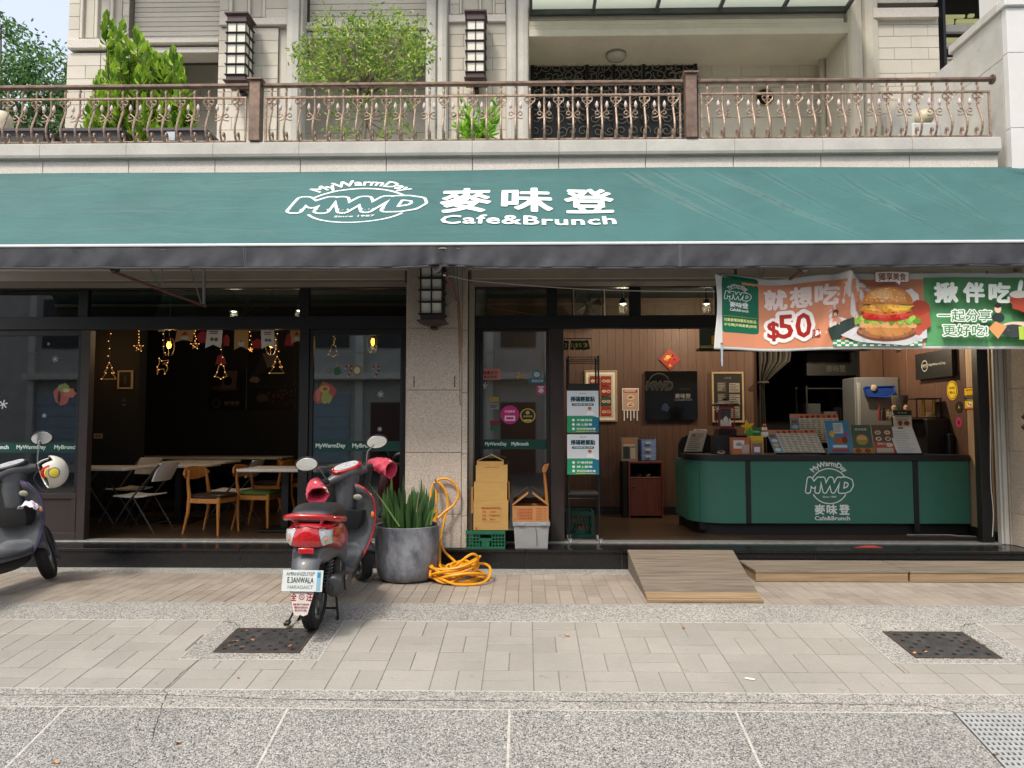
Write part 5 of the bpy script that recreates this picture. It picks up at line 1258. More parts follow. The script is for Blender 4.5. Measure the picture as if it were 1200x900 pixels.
def swall(name, label, cat, px0, px1, pyt, pyb, draw, th=.05, m=None, shape=None):
 ya_, yb_ = XS * FPX / (px0 - 616), XS * FPX / (px1 - 616)     # far, near
 zc0, zc1 = PZ(pyb, (ya_ + yb_) / 2, (px0 + px1) / 2), PZ(pyt, (ya_ + yb_) / 2, (px0 + px1) / 2)
 w, h = ya_ - yb_, zc1 - zc0; t = empty(name, (XS - .001, (ya_ + yb_) / 2, zc0), label, cat)
 fn = lambda u, v, d: Vector((XS - .002 - th - d, ya_ - u, zc0 + v))
 mb = MB()
 if shape == 'oval':
  pts = [(w / 2 + w / 2 * math.cos(a * PI / 12), h / 2 + h / 2 * math.sin(a * PI / 12)) for a in range(24)]
 else: pts = [(0, 0), (w, 0), (w, h), (0, h)]
 n = len(pts); mb.add([fn(u, v, 0) for u, v in pts] + [fn(u, v, -th) for u, v in pts], [tuple(range(n)), tuple(range(2 * n - 1, n - 1, -1))] + [(i, (i + 1) % n, n + (i + 1) % n, n + i) for i in range(n)])
 mb.build('panel', m or m_blk, t)
 pr = Print(); draw(pr, w, h); pr.build('print', t, lambda u, v, d: fn(u, v, d + .0006)); return t
def d_mwd(pr, w, h): pr.ell(w * .27, h * .5, w * .09, w * .09, '#8d8d88'); pr.ell(w * .27, h * .5, w * .075, w * .075, '#121212'); pr.text('MWD', w * .27, h * .5, w * .19, None, '#8d8d88', bold=.03); pr.text('MyWarmDay', w * .62, h * .5, w * .46, h * .12, '#a3a39e', bold=.02)
swall('wall_sign', 'black square MyWarmDay sign box on the veneer side wall', 'sign', 1075, 1117.5, 412, 443, d_mwd, .06)
def d_yel(pr, w, h): pr.ell(w / 2, h / 2, w * .42, h * .44, '#1d1a10', 24); pr.ell(w / 2, h / 2, w * .38, h * .41, '#d8b62c', 24); pr.text('好吃', w * .5, h * .62, w * .5, h * .14, '#1d1a10', bold=.03); pr.text('安心', w * .5, h * .4, w * .5, h * .14, '#1d1a10', bold=.03)
swall('oval_sticker', 'yellow oval sticker on the side wall below the black sign box', 'sticker', 1105, 1117.5, 446, 469, d_yel, .002, mat('sticker_yellow', '#c9a82b', .5), 'oval')
def d_dark(pr, w, h): pr.ell(w / 2, h / 2, w * .4, h * .42, '#2a2720', 20); pr.text('A', w / 2, h * .5, w * .3, h * .3, '#a38a3a', bold=.02)
swall('small_badge_sticker', 'small black badge sticker below the yellow oval one', 'sticker', 1114, 1122.5, 470, 484, d_dark, .002, mat('sticker_dark', '#191713', .5), 'oval')
swall('pink_sticker', 'small pink sticker, lowest on the side wall', 'sticker', 1114, 1121, 489, 501, lambda pr, w, h: pr.ell(w * .5, h * .5, w * .2, h * .2, '#5a1c36'), .002, mat('sticker_pink', '#a8305c', .5), 'oval')
def d_y1(pr, w, h): pr.rect(w * .06, h * .3, w * .94, h * .94, '#e0b81e'); pr.text('電信費', w * .5, h * .75, w * .6, h * .18, '#b03a1a', bold=.02); pr.arc(w * .5, h * .6, w * .2, 200, 340, h * .05, '#b03a1a'); lines(pr, w * .1, w * .9, h * .05, h * .25, 2, '#77746a')
swall('payment_sticker', 'square yellow payment sticker, upper of the two on the pale post', 'sticker', 1124.5, 1137, 454, 467, d_y1, .002)
def d_y2(pr, w, h): pr.rect(w * .05, h * .05, w * .95, h * .95, '#e0b81e'); pr.rect(w * .05, h * .05, w * .95, h * .2, '#c4541e'); pr.ell(w * .5, h * .55, w * .25, h * .25, '#e9e6da', 14); pr.ell(w * .42, h * .6, w * .08, h * .08, '#b03a1a'); pr.ell(w * .6, h * .5, w * .08, h * .08, '#2f5c9a')
swall('scan_sticker', 'square yellow and orange sticker, lower of the two on the pale post', 'sticker', 1124.5, 1137, 469, 480, d_y2, .002)
# ------------- lamps
m_bulb = mat('bulb_warm', '#ffb050', .3, 0, emis='#ff9a30', estr=9)
m_bulbw = mat('bulb_white', '#fff0d0', .3, 0, emis='#ffe2b0', estr=12)
def point(p, e, col, size=.04, name='lamp_light'):
 l = bpy.data.lights.new(name, 'POINT'); l.energy = e; l.color = col; l.shadow_soft_size = size
 o = bpy.data.objects.new(name, l); COL.objects.link(o); o.location = p; return o
def pendant(px, py, Y, label, cage=True, e=6):
 p = P3(px, py, Y); t = empty('pendant_lamp', (p.x, Y, 3.3), label, 'pendant lamp', 'small pendant lamps')
 mb = MB(); mb.tube([(p.x, Y, 3.3), (p.x, Y, p.z + .10)], .004, 5); mb.build('cord', m_blk, t)
 mb = MB(); mb.lathe([(.012, .10), (.03, .08), (.032, .04), (.02, .035)], p, 12); mb.build('socket', mat('brass', '#6a4a22', .4, .1, metal=.8), t, smooth=True)
 mb = MB(); mb.lathe([(.008, -.05), (.022, -.03), (.027, 0), (.016, .034)], p, 12); mb.build('bulb', m_bulb, t, smooth=True)
 if cage:
  mb = MB()
  for k in range(3):
   a = k * PI / 3; mb.tube([p + Vector((math.cos(a) * .075 * math.sin(q), math.sin(a) * .075 * math.sin(q), -.02 - .13 * math.cos(q))) for q in [j * 2 * PI / 16 for j in range(16)]], .004, 4, closed=True)
  mb.build('cage', m_blk, t)
 l = point(p + Vector((0, -.0, -.075)), e, (1, .55, .2), .03); l.parent = t; l.location -= Vector(origin_of(t))
pendant(198, 404, 9.2, 'caged amber pendant lamp over the tables, left in the open doorway', e=2); pendant(318, 403, 9.2, 'caged amber pendant lamp over the tables, right in the open doorway', e=3)
pendant(437, 400, 9.0, 'glowing amber pendant lamp behind the window next to the pillar', e=3); pendant(86.5, 403, 9.2, 'glowing amber pendant lamp behind the far left window', e=3)
def downlight(px, py, Y, r, label, e=8, bell=False):
 p = P3(px, py, Y); t = empty('ceiling_spot', (p.x, Y, p.z), label, 'spot lamp', 'ceiling spots')
 mb = MB(); mb.lathe([(r * .35, r * 1.3), (r * .5, r), (r, .0), (r * .95, -.004)] if True else [], p, 18, cap=False); mb.build('shade', m_blk, t, smooth=True, solid=.002)
 mb = MB(); mb.tube([(p.x, Y, 3.3), (p.x, Y, p.z + r * 1.25)], .01, 6); mb.build('stem', m_blk, t)
 mb = MB(); mb.ball(p + Vector((0, 0, .005)), r * .6, 10, (1, 1, .5)); mb.build('bulb', m_bulbw, t, smooth=True)
 if e: l = point(p + Vector((0, 0, -.06)), e, (1, .8, .55), .05); l.parent = t; l.location -= origin_of(t)
downlight(274, 365, 9.4, .055, 'lit ceiling spot behind the transom above the dining doorway', 9)
downlight(350, 364, 9.6, .045, 'lit ceiling spot next to the transom mullion', 5)
downlight(166, 366, 10.5, .03, 'tiny lit ceiling spot at the left behind the transom', 0)
downlight(730, 356, 9.0, .055, 'lit hanging spot behind the transom over the counter room', 24)
downlight(828, 356, 9.4, .05, 'dim hanging spot behind the transom beside the banner', 32)
downlight(1000, 372, 9.3, .05, 'added spot over the counter, unseen behind the banner', 60)  # unseen lamp added to brighten the counter room
x0, x1, z0, z1 = Pr(671, 709, 341, 370, 9.6)
t = empty('wall_fan', ((x0 + x1) / 2, 9.6, z0), 'square black ventilator fan hanging behind the transom window', 'fan'); c = Vector(((x0 + x1) / 2, 9.6, (z0 + z1) / 2))
mb = MB(); w = (x1 - x0) / 2
for a, b, c_, d in ((-w, w, w - .02, w), (-w, w, -w, -w + .02), (-w, -w + .02, -w + .021, w - .021), (w - .02, w, -w + .021, w - .021)): mb.cbox(c.x + a, c.x + b, 9.6, 9.75, c.z + c_, c.z + d)
mb.build('housing', mat('fan_grey', '#4a4744', .5), t)
mb = MB()
for k in range(1, 7): mb.tube([c + Vector((math.cos(a * PI / 10) * w * .15 * k, -.01, math.sin(a * PI / 10) * w * .15 * k)) for a in range(20)], .002, 3, closed=True)
mb.build('guard', m_blk, t)
mb = MB()
for k in range(5):
 a = k * 2 * PI / 5; mb.add([c + Vector((math.cos(a + q) * r2, .04 + h2, math.sin(a + q) * r2)) for q, r2, h2 in ((-.2, .03, 0), (-.1, w * .85, .0), (.5, w * .85, .04), (.3, .03, .02))], [(0, 1, 2, 3)])
mb.lathe([(.03, 0), (.03, .05)], c, 10, 'y'); mb.build('blades', m_blk, t, solid=.003)
# ================================================================== balcony railing, planters, plants, far tree, house opposite
m_cop = mat('copper_iron', '#75604f', .45, .3, 30, metal=.3, bump=.3, bscale=90, col2='#b39c88')
m_cop2 = mat('copper_rail', '#5d4a40', .5, .2, 12, metal=.3, col2='#86705f')
m_bud = mat('pale_bud', '#cdb9b2', .6, .1, 40)
YRL = 7.42; zr1 = PZ(98, YRL, 616); zr0 = PZ(164, YRL, 616); zmid = PZ(112, YRL, 616)
def sc(pts): return pts
def bal_profile(n=26):
 """belly shaped baluster seen from the side: (outwards, up)"""
 H = zmid - zr0; pts = []
 ctrl = [(-.01, H + .085), (.005, H + .06), (.0, H + .02), (-.01, H * .85), (-.005, H * .68), (.03, H * .5), (.062, H * .3), (.055, H * .13), (.02, H * .02), (-.03, H * .02), (-.055, H * .12), (-.045, H * .22), (-.02, H * .22), (-.018, H * .15)]
 m = len(ctrl) - 1; out = []
 for i in range(m):
  p0, p1, p2, p3 = ctrl[max(0, i - 1)], ctrl[i], ctrl[i + 1], ctrl[min(m, i + 2)]
  for k in range(4):
   t = k / 4
   out.append(tuple(.5 * ((2 * p1[j]) + (-p0[j] + p2[j]) * t + (2 * p0[j] - 5 * p1[j] + 4 * p2[j] - p3[j]) * t * t + (-p0[j] + 3 * p1[j] - 3 * p2[j] + p3[j]) * t ** 3) for j in (0, 1)))
 out.append(ctrl[-1]); return out
prof = bal_profile()
H = zmid - zr0
def arc_pts(cx, cz, r, a0, a1, y, n=9, shrink=0):
 return [(cx + r * (1 - shrink * i / n) * math.cos(R(a0 + (a1 - a0) * i / n)), y, cz + r * (1 - shrink * i / n) * math.sin(R(a0 + (a1 - a0) * i / n))) for i in range(n + 1)]
def bal_mesh(kind):
 mb = MB(); mb.tube([(0, -o, z) for o, z in prof], .0115, 7)
 mb.ball((0, .01, H + .09), .014, 8)
 if kind == 'A':                       # heart scroll high up
  for s in (-1, 1):
   pts = arc_pts(s * .028, H - .045, .026, 20 if s > 0 else 160, 300 if s > 0 else -120, -.0, 10, .3)
   mb.tube([(s * .004, .0, H - .008)] + [(s * .03, 0, H - .012), (s * .055, 0, H - .03), (s * .05, 0, H - .06), (s * .02, 0, H - .09), (-s * .02, -.0, H - .125)], [.007, .007, .007, .007, .006, .005], 5)
   mb.tube(pts, .006, 5)
 else:                                 # anchor scroll with buds lower down
  zc = H * .52; yo = -.03
  for s in (-1, 1):
   mb.tube([(0, yo, zc + .01), (s * .02, yo, zc - .02), (s * .05, yo, zc - .03), (s * .075, yo, zc - .028)], [.008, .007, .007, .006], 5)
   mb.tube([(0, yo, zc), (s * .025, yo, zc + .028)] + arc_pts(s * .05, zc + .02, .022, 110 if s > 0 else 70, -150 if s > 0 else 330, yo, 9, .3), .0065, 5)
   mb.tube([(s * .03, yo, zc + .03), (s * .05, yo, zc + .06), (s * .052, yo + .01, zc + .09)], .003, 4)
 me_ = mb.build('baluster', m_cop, local=True, smooth=True); d = me_.data; bpy.data.objects.remove(me_)
 bud = None
 if kind == 'B':
  zc = H * .52; bud = []
  for s in (-1, 1):
   mb = MB(); mb.lathe([(.004, -.034), (.015, -.02), (.018, 0), (.013, .02), (.007, .034), (.002, .044)], (s * .052, -.026, zc + .11), 8)
   b = mb.build('bud', m_bud, local=True, smooth=True); bud.append(b.data); bpy.data.objects.remove(b)
 return d, bud
BA, BB = bal_mesh('A'), bal_mesh('B')
def railing(pxs, kinds, x0, x1, label, ends=(0, 0)):
 t = empty('balcony_railing', ((x0 + x1) / 2, YRL, zr0), label, 'railing', 'copper coloured balcony railings')
 mb = MB(); mb.cbox(x0, x1, YRL - .028, YRL + .028, zr1 - .02, zr1 + .022, .012); mb.build('handrail', m_cop2, t)
 mb = MB(); mb.cbox(x0 + .03, x1 - .03, YRL - .011, YRL + .011, zmid - .011, zmid + .011, .003); mb.build('middle_rail', m_cop, t)
 mb = MB(); mb.cbox(x0 + .03, x1 - .03, YRL - .02, YRL + .011, zr0 - .004, zr0 + .012, .003); mb.build('bottom_rail', m_cop, t)
 for e, x in zip(ends, (x0 + .03, x1 - .05)):
  if e: mb = MB(); mb.cbox(x, x + .02, YRL - .01, YRL + .01, zr0 + .0121, zmid - .0111, .002); mb.build('end_bar', m_cop, t)
 o0 = origin_of(t)
 for px, k in zip(pxs, kinds):
  x = PX(px, YRL, 120); d, bud = BA if k == 'A' else BB
  b = link('baluster', d, t, Vector((x, YRL, zr0)) - o0)
  for q in bud or []: link('bud', q, b)
def seq(a, b, n): return [a + (b - a) * i / (n - 1) for i in range(n)]
p1 = seq(-57.8, 278.5, 21); k1 = ['AB'[(i) % 2] for i in range(21)]
railing(p1, ['B' if (20 - i) % 2 else 'A' for i in range(21)], PX(-75, YRL, 100), PX(293, YRL, 100), 'copper scroll railing at the left end of the balcony, in front of the grey planters', (0, 1))
p2 = seq(318.5, 789, 29); railing(p2, ['A' if i % 2 == 0 else 'B' for i in range(29)], PX(308, YRL, 100), PX(801, YRL, 100), 'copper scroll railing in the middle of the balcony, between the two posts', (1, 1))
p3 = seq(829, 1146, 19); railing(p3, ['A' if i % 2 == 0 else 'B' for i in range(19)], PX(817, YRL, 100), PX(1163, YRL, 100), 'copper scroll railing at the right end of the balcony, ending at the stone wall', (1, 1))
for px, lab in ((300.5, 'square copper railing post with a cap, left of the two'), (809, 'square copper railing post with a cap, right of the two')):
 x = PX(px, YRL, 120); t = empty('railing_post', (x, YRL, zr0), lab, 'post', 'square balcony railing posts')
 zt_ = PZ(91, YRL, 616) if px < 500 else PZ(88, YRL, 616)
 mb = MB(); mb.cbox(x - .057, x + .057, YRL - .057, YRL + .057, zr0 - .004, zt_ - .03, .004); mb.build('shaft', m_cop2, t)
 mb = MB(); mb.loft([[(x + sx * a, YRL + sy * a, z) for sx, sy in ((-1, -1), (1, -1), (1, 1), (-1, 1))] for a, z in ((.055, zt_ - .03), (.078, zt_ - .022), (.078, zt_ - .004), (.06, zt_ + .004))]); mb.build('cap', m_cop2, t)
x = PX(1163, YRL, 100); mb = MB(); mb.lathe([(.05, 0), (.05, .02), (.035, .03)], (x - .01, YRL, zr1), 16, 'x'); mb.build('rail_flange', m_cop2, label='round flange where the right railing meets the stone wall', cat='flange')
m_tub = mat('planter_grey', '#5a565a', .6, .12, 6); m_soil = mat('soil', '#2a2019', 1, .3, 20, bump=.8, bscale=30)
def trough(px0, px1, pyt, Y, label):
 z1 = PZ(pyt, Y, 616); x0, x1 = PX(px0, Y, pyt), PX(px1, Y, pyt); z0 = z1 - .42; d = .38
 t = empty('planter_box', ((x0 + x1) / 2, Y, z0), label, 'planter', 'grey planter troughs on the balcony'); s = .07
 out = lambda a, z: [(x0 - a, Y - a, z), (x1 + a, Y - a, z), (x1 + a, Y + d + a, z), (x0 - a, Y + d + a, z)]
 mb = MB(); mb.loft([out(-s, z0), out(-.01, z1 - .03), out(.015, z1 - .03), out(.015, z1), out(-.02, z1), out(-.03, z1 - .03)], cap=False); mb.add(out(-s, z0), [(0, 1, 2, 3)]); mb.build('tub', m_tub, t)
 mb = MB(); mb.add(out(-.025, z1 - .05), [(0, 1, 2, 3)]); mb.build('soil', m_soil, t, fix=False)
trough(-70, 52, 146, 7.75, 'grey planter trough at the left edge of the balcony'); trough(71, 142, 146.5, 7.75, 'grey planter trough below the left end of the leafy shrub'); trough(170, 240, 147, 7.8, 'grey planter trough with a paper label, below the right end of the leafy shrub')
a, b = P3(197, 166, 7.78), P3(207, 156, 7.78); mb = MB(); mb.box(a.x, b.x, 7.74, 7.745, a.z, b.z)
mb.build('paper_note', mat('note_paper', '#c9d2da', .6, .1, 60), label='small pale paper stuck on the planter trough', cat='paper')
def leafmat(name, c1, c2):
 if name in MATS: return MATS[name]
 m = bpy.data.materials.new(name); m.use_nodes = True; N = m.node_tree.nodes; L = m.node_tree.links
 b = N['Principled BSDF']; b.inputs['Roughness'].default_value = .4
 g = N.new('ShaderNodeObjectInfo'); ge = N.new('ShaderNodeNewGeometry')
 r = N.new('ShaderNodeValToRGB'); L.new(ge.outputs['Random Per Island'], r.inputs[0]); r.color_ramp.elements[0].color = (*srgb(c1), 1); r.color_ramp.elements[1].color = (*srgb(c2), 1)
 L.new(r.outputs[0], b.inputs['Base Color'])
 t = N.new('ShaderNodeBsdfTranslucent'); L.new(r.outputs[0], t.inputs[0]); mx = N.new('ShaderNodeMixShader'); mx.inputs[0].default_value = .35
 L.new(b.outputs[0], mx.inputs[1]); L.new(t.outputs[0], mx.inputs[2]); L.new(mx.outputs[0], N['Material Output'].inputs[0])
 MATS[name] = m; return m
m_lA = leafmat('leaf_glossy', '#4c7a1c', '#bcdc4e'); m_lB = leafmat('leaf_small', '#4f8030', '#b8cc5c'); m_lC = leafmat('leaf_dark_tree', '#2c4a26', '#6f9a50'); m_lD = leafmat('leaf_bright', '#4f8f1e', '#b0dc4a')
m_bark = mat('bark_grey', '#8b8172', .9, .25, 20, bump=.5); m_bark2 = mat('bark_dark', '#4a3d30', .9, .25, 20, bump=.5)
def leaf(mb, p, d, up, L, W, fold=.25):
 d = d.normalized(); s = d.cross(up)
 if s.length < 1e-4: s = d.orthogonal()
 s.normalize(); n = s.cross(d)
 a = p + d * L * .5 + n * W * .1
 mb.add([p, p + d * L * .3 + s * W * .42 + n * W * fold, p + d * L * .62 + s * W * .5 + n * W * fold, p + d * L - n * L * .08, p + d * L * .62 - s * W * .5 + n * W * fold, p + d * L * .3 - s * W * .42 + n * W * fold, p + d * L * .45],
  [(0, 6, 1), (1, 6, 2), (2, 6, 3), (3, 6, 4), (4, 6, 5), (5, 6, 0)])
def rv(r): 
 v = Vector((r.gauss(0, 1), r.gauss(0, 1), r.gauss(0, 1))); return v.normalized()
rg = random.Random(12)
YS = 8.15; bp_ = P3(168, 165, YS)
t = empty('leafy_shrub', (bp_.x, YS, bp_.z - .25), 'large bright green shrub with upright glossy spoon-shaped leaves in the grey planters', 'shrub')
mbL, mbS = MB(), MB()
outline = [(112, 165, 110), (118, 165, 88), (128, 165, 75), (125, 165, 20), (132, 165, 30), (140, 165, 45), (144, 165, 28), (150, 165, 50), (160, 165, 38), (166, 165, 45), (172, 165, 55), (178, 165, 62), (186, 165, 68), (195, 165, 66), (203, 165, 60), (210, 165, 68), (213, 165, 85), (207, 165, 95), (221, 165, 120)]
tips = []
for i in range(210):
 k = i % len(outline) if i < 60 else rg.randrange(len(outline))
 px, _, py = outline[k]
 if i >= len(outline): px += rg.uniform(-9, 9); py = py + rg.uniform(0, 1) ** .7 * (160 - py)
 tips.append((px, py))
for (px, py) in tips:
 y = YS + rg.uniform(-.28, .28); tip = P3(px, py, y); base = Vector((bp_.x + (tip.x - bp_.x) * .5, YS + rg.uniform(-.1, .1), bp_.z - .25))
 mid = base.lerp(tip, .55); mid.x += (tip.x - bp_.x) * .2; d = (tip - mid).normalized()
 pts = [base, base.lerp(mid, .6), mid, tip]; mbS.tube(pts, [.010, .008, .006, .003], 4)
 n = 16
 for j in range(n):
  f = j / n; q = tip - d * (.26 * (1 - f)); a = j * 2.4 + rg.uniform(-.3, .3)
  o = d.orthogonal().normalized(); o.rotate(Matrix.Rotation(a, 3, d)); dr_ = (o * (1 - f * .75) + d * (.55 + f * .9)); leaf(mbL, q, dr_, o, rg.uniform(.10, .145) * (1 - f * .25), rg.uniform(.05, .068))
mbL.build('foliage', m_lA, t, fix=False); mbS.build('stem', m_bark2, t, fix=False)
YT = 8.6; bt_ = P3(428, 165, YT)
t = empty('small_tree', (bt_.x, YT, bt_.z - .4), 'airy small tree with fine yellow green leaves in front of the second recess', 'tree')
mbL, mbS = MB(), MB(); rg = random.Random(33)
trunk = [Vector((bt_.x - .05, YT, bt_.z - .4)), P3(428, 140, YT), P3(425, 100, YT)]
mbS.tube(trunk, [.035, .03, .022], 7)
blobs = [(0, 0)]
cl = []
for i in range(330):
 a = rg.uniform(0, 2 * PI); q = rg.uniform(0, 1) ** .5
 cx, cy = (425 + 76 * q * math.cos(a), 63 + 38 * q * math.sin(a)) if i < 240 else (437 + rg.uniform(-50, 45), rg.uniform(105, 162))
 if i < 240 and abs(cx - 425) > 66 and rg.random() < .25: continue
 if i >= 240 and i % 3: continue
 cl.append((cx, cy))
cl += [(385, 20), (370, 26), (440, 12), (445, 18), (465, 15), (469, 22), (357, 55), (352, 62), (350, 75), (500, 50), (505, 55), (492, 30), (412, 22), (482, 25), (358, 90), (365, 96), (353, 85)] * 2
for i, (cx, cy) in enumerate(cl):
 y = YT + rg.uniform(-.5, .5) * (1 if cy < 104 else .5); c = P3(cx + rg.uniform(-3, 3), cy + rg.uniform(-3, 3), y)
 st = trunk[2] if cy < 104 else trunk[1]
 if i % 2 == 0:
  m_ = st.lerp(c, .5); m_.z -= .08; mbS.tube([st.lerp(trunk[1], rg.uniform(0, .7)), m_, c], [.012, .007, .0025], 4)
 for j in range(15):
  q = c + rv(rg) * rg.uniform(.02, .16); d = rv(rg); d.z -= .25; leaf(mbL, q, d, rv(rg), rg.uniform(.045, .08), rg.uniform(.018, .028))
mbL.build('foliage', m_lB, t, fix=False); mbS.build('trunk', m_bark, t, fix=False)
YQ = 8.1; b0 = P3(560, 166, YQ); rg = random.Random(5)
t = empty('potted_plant', (b0.x, YQ, b0.z - .3), 'small bright green plant with pointed leaves behind the middle railing', 'plant'); mbL, mbS = MB(), MB()
for i in range(34):
 tip = P3(rg.uniform(537, 582), rg.uniform(118, 160), YQ + rg.uniform(-.2, .2)); base = Vector((b0.x + rg.uniform(-.1, .1), YQ, b0.z - .3)); mbS.tube([base, base.lerp(tip, .6), tip], .005, 4)
 d = (tip - base).normalized()
 for j in range(9):
  q = base.lerp(tip, rg.uniform(.55, 1.02)); o = rv(rg) + d * .9; leaf(mbL, q, o, rv(rg), rg.uniform(.10, .17), rg.uniform(.03, .045), .15)
mbL.build('foliage', m_lD, t, fix=False); mbS.build('stem', m_lD, t, fix=False)
def bigtree(cx, topz, Y, w, h, seed, label, base=-.4):
 rg = random.Random(seed); t = empty('broadleaf_tree', (cx, Y, base), label, 'tree', 'dark trees beyond the left end of the building'); mbS, mbL = MB(), MB()
 tr = [Vector((cx, Y, base)), Vector((cx + .2, Y, topz - h)), Vector((cx - .1, Y, topz - h * .5))]; mbS.tube(tr, [.3, .22, .1], 8)
 for i in range(150):
  u, v = rg.uniform(-1, 1), rg.uniform(-1, 1)
  if u * u + v * v > 1 or rg.random() < .12: continue
  c = Vector((cx + u * w * .5, Y + rg.uniform(-.5, .5) * w * .5, topz - h * .5 + v * h * .5))
  if i % 3 == 0: mbS.tube([tr[1].lerp(tr[2], rg.random()), c], [.07, .015], 4)
  rad = rg.uniform(.25, .6)
  for j in range(90):
   q = c + rv(rg) * rad * rg.uniform(.3, 1) ** .6; leaf(mbL, q, rv(rg) + Vector((0, 0, -.2)), rv(rg), rg.uniform(.09, .15), rg.uniform(.05, .07))
 mbL.build('crown', m_lC, t, fix=False); mbS.build('trunk', m_bark2, t, fix=False)
p = P3(5, 25, 19); bigtree(p.x, p.z - .1, 19, 4.4, 6.5, 3, 'dark green tree against the sky at the left edge'); p = P3(55, 85, 17); bigtree(p.x + .1, PZ(72, 17, 55), 17, 3.0, 4.6, 6, 'dark green tree right behind the balcony corner')
p = P3(-70, 60, 20); bigtree(p.x, p.z, 20, 6, 9, 9, 'dark green tree beyond the left edge')
p = P3(3, 145, 8.2); mb = MB(); mb.lathe([(.04, -.3), (.10, -.24), (.07, -.12), (.11, -.02), (.10, .08), (.05, .14)], p, 14); mb.build('stone_ornament', mat('ornament', '#c9bfa8', .8, .1, 12), label='pale stone ornament at the left edge of the balcony', cat='ornament', smooth=True)
x0, x1, z0, z1 = Pr(1075, 1098, 143, 166, 9.3) if 'Pr' in globals() else (0, 0, 0, 0)
mb = MB(); a, b = P3(1070, 162, 8.9), P3(1103, 143, 8.9); mb.cbox(a.x, b.x, 8.9, 9.3, a.z - .4, b.z, .02)
mb.build('balcony_unit', mat('unit_white', '#b9bbb8', .5, .05), label='white outdoor unit standing on the balcony by the right wall', cat='outdoor unit')
mb = MB(); c = P3(1083, 138, 9.5); mb.ball(c, .12, 14, (1, 1, .9)); mb.build('white_globe', mat('globe_cream', '#c3bd9c', .5, .05), label='cream globe above the white unit on the balcony', cat='globe lamp', smooth=True)
opp = empty('opposite_house', (0, -13, -.41), 'grey stone house across the street, seen only as a reflection in the glass', 'building')
m_op = mat('opposite_stone', '#b4b2ab', .85, .1, 2); m_opd = mat('opposite_dark', '#23262a', .3, .2, 3); m_opb = mat('opposite_shutter', '#93a5b0', .5, .1, 4)
def ob(x0, x1, z0, z1, y, m, name, d=.4): mb = MB(); mb.box(x0, x1, y - d, y, z0, z1); mb.build(name, m, opp)
ob(-24, 24, -.41, 10.5, -13, m_op, 'wall')
for i in range(-4, 5):
 x = i * 5.2 + 1.0
 for j in range(6): ob(x + .05, x + 2.35, .0 + j * .46, .44 + j * .46, -12.94, m_opb, 'shutter_slat')
 ob(x - .25, x, -.4, 10.4, -12.8, mat('opposite_pier', '#d0cdc4', .85, .1, 2), 'pier'); ob(x + 2.6, x + 2.9, -.4, 10.4, -12.8, MATS['opposite_pier'], 'pier')
 ob(x + 3.2, x + 4.6, -.4, 2.4, -12.93, mat('opposite_door', '#4a2a26', .5, .1), 'door')
 ob(x + .2, x + 2.3, 4.6, 6.6, -12.93, m_opd, 'window'); ob(x + 3.2, x + 4.6, 4.6, 6.6, -12.93, m_opd, 'window')
 ob(x - .2, x + 4.9, 3.3, 3.55, -12.4, MATS['opposite_pier'], 'balcony_ledge', .6)
 for k in range(24): ob(x + k * .2, x + k * .2 + .05, 3.56, 4.3, -12.42, m_op, 'railing_bar', .04) if i in (-1, 0) else None
 ob(x - .2, x + 4.8, 4.31, 4.37, -12.4, m_op, 'railing_top', .06)
# ================================================================== tables, chairs and Christmas decorations
m_wpl = mat('white_plastic', '#dcd7cd', .55, .06, 8, bump=.1, bscale=150); m_gmet = mat('grey_tube', '#4c4c4e', .35, .15, 15, metal=.6)
m_oak = mat_wood('chair_oak', '#a8672a', '#c98a45', 1.0, True, .4); m_seatb = mat('brown_seat', '#2a1c18', .4, .1, 8); m_seatg = mat('green_seat', '#4d6a2c', .45, .08, 8)
def folding_chair(x, y, rz, label, s=1.0):
 t = empty('folding_chair', (x, y, ZF), label, 'chair', 'white plastic folding chairs', rz=rz)
 w = .20
 mb = MB(); rings = []
 for i in range(9):
  u = i / 8; xx = -.20 + .42 * u; zz_ = .43 + .02 * math.sin(u * PI) * -1 + (.012 if u > .9 else 0) - (.02 if u == 1 else 0)
  rings.append([(xx, -w, zz_), (xx, w, zz_), (xx, w + .004, zz_ + .018), (xx, 0, zz_ + .012), (xx, -w - .004, zz_ + .018)])
 mb.loft(rings); mb.build('seat', m_wpl, t, local=True, smooth=True)
 mb = MB(); rings = []
 for i in range(8):
  u = i / 7; xx = -.25 - .10 * u; zz_ = .60 + .22 * u; wv = w - .015 * (2 * u - 1) ** 2
  rings.append([(xx + .012, -wv, zz_), (xx - .01 - .02, 0, zz_), (xx + .012, wv, zz_), (xx - .008, wv, zz_), (xx - .045, 0, zz_), (xx - .008, -wv, zz_)])
 mb.loft(rings); mb.build('backrest', m_wpl, t, local=True, smooth=True)
 for s_ in (-1, 1):
  yy_ = s_ * (w + .012)
  mb = MB(); mb.tube([(.26, yy_, .0), (.05, yy_, .33), (-.18, yy_, .60), (-.34, yy_ * .97, .80)], .011, 8); mb.build('leg', m_gmet, t, local=True, smooth=True)
  mb = MB(); mb.tube([(-.30, yy_ * .93, .0), (-.05, yy_ * .93, .38), (-.02, yy_ * .93, .43)], .010, 8); mb.build('leg', m_gmet, t, local=True, smooth=True)
 mb = MB(); mb.tube([(.20, -w, .10), (.20, w, .10)], .007, 6); mb.tube([(-.24, -w, .10), (-.24, w, .10)], .007, 6); mb.build('cross_bar', m_gmet, t, local=True)
 t.scale = (s, s, s); return t
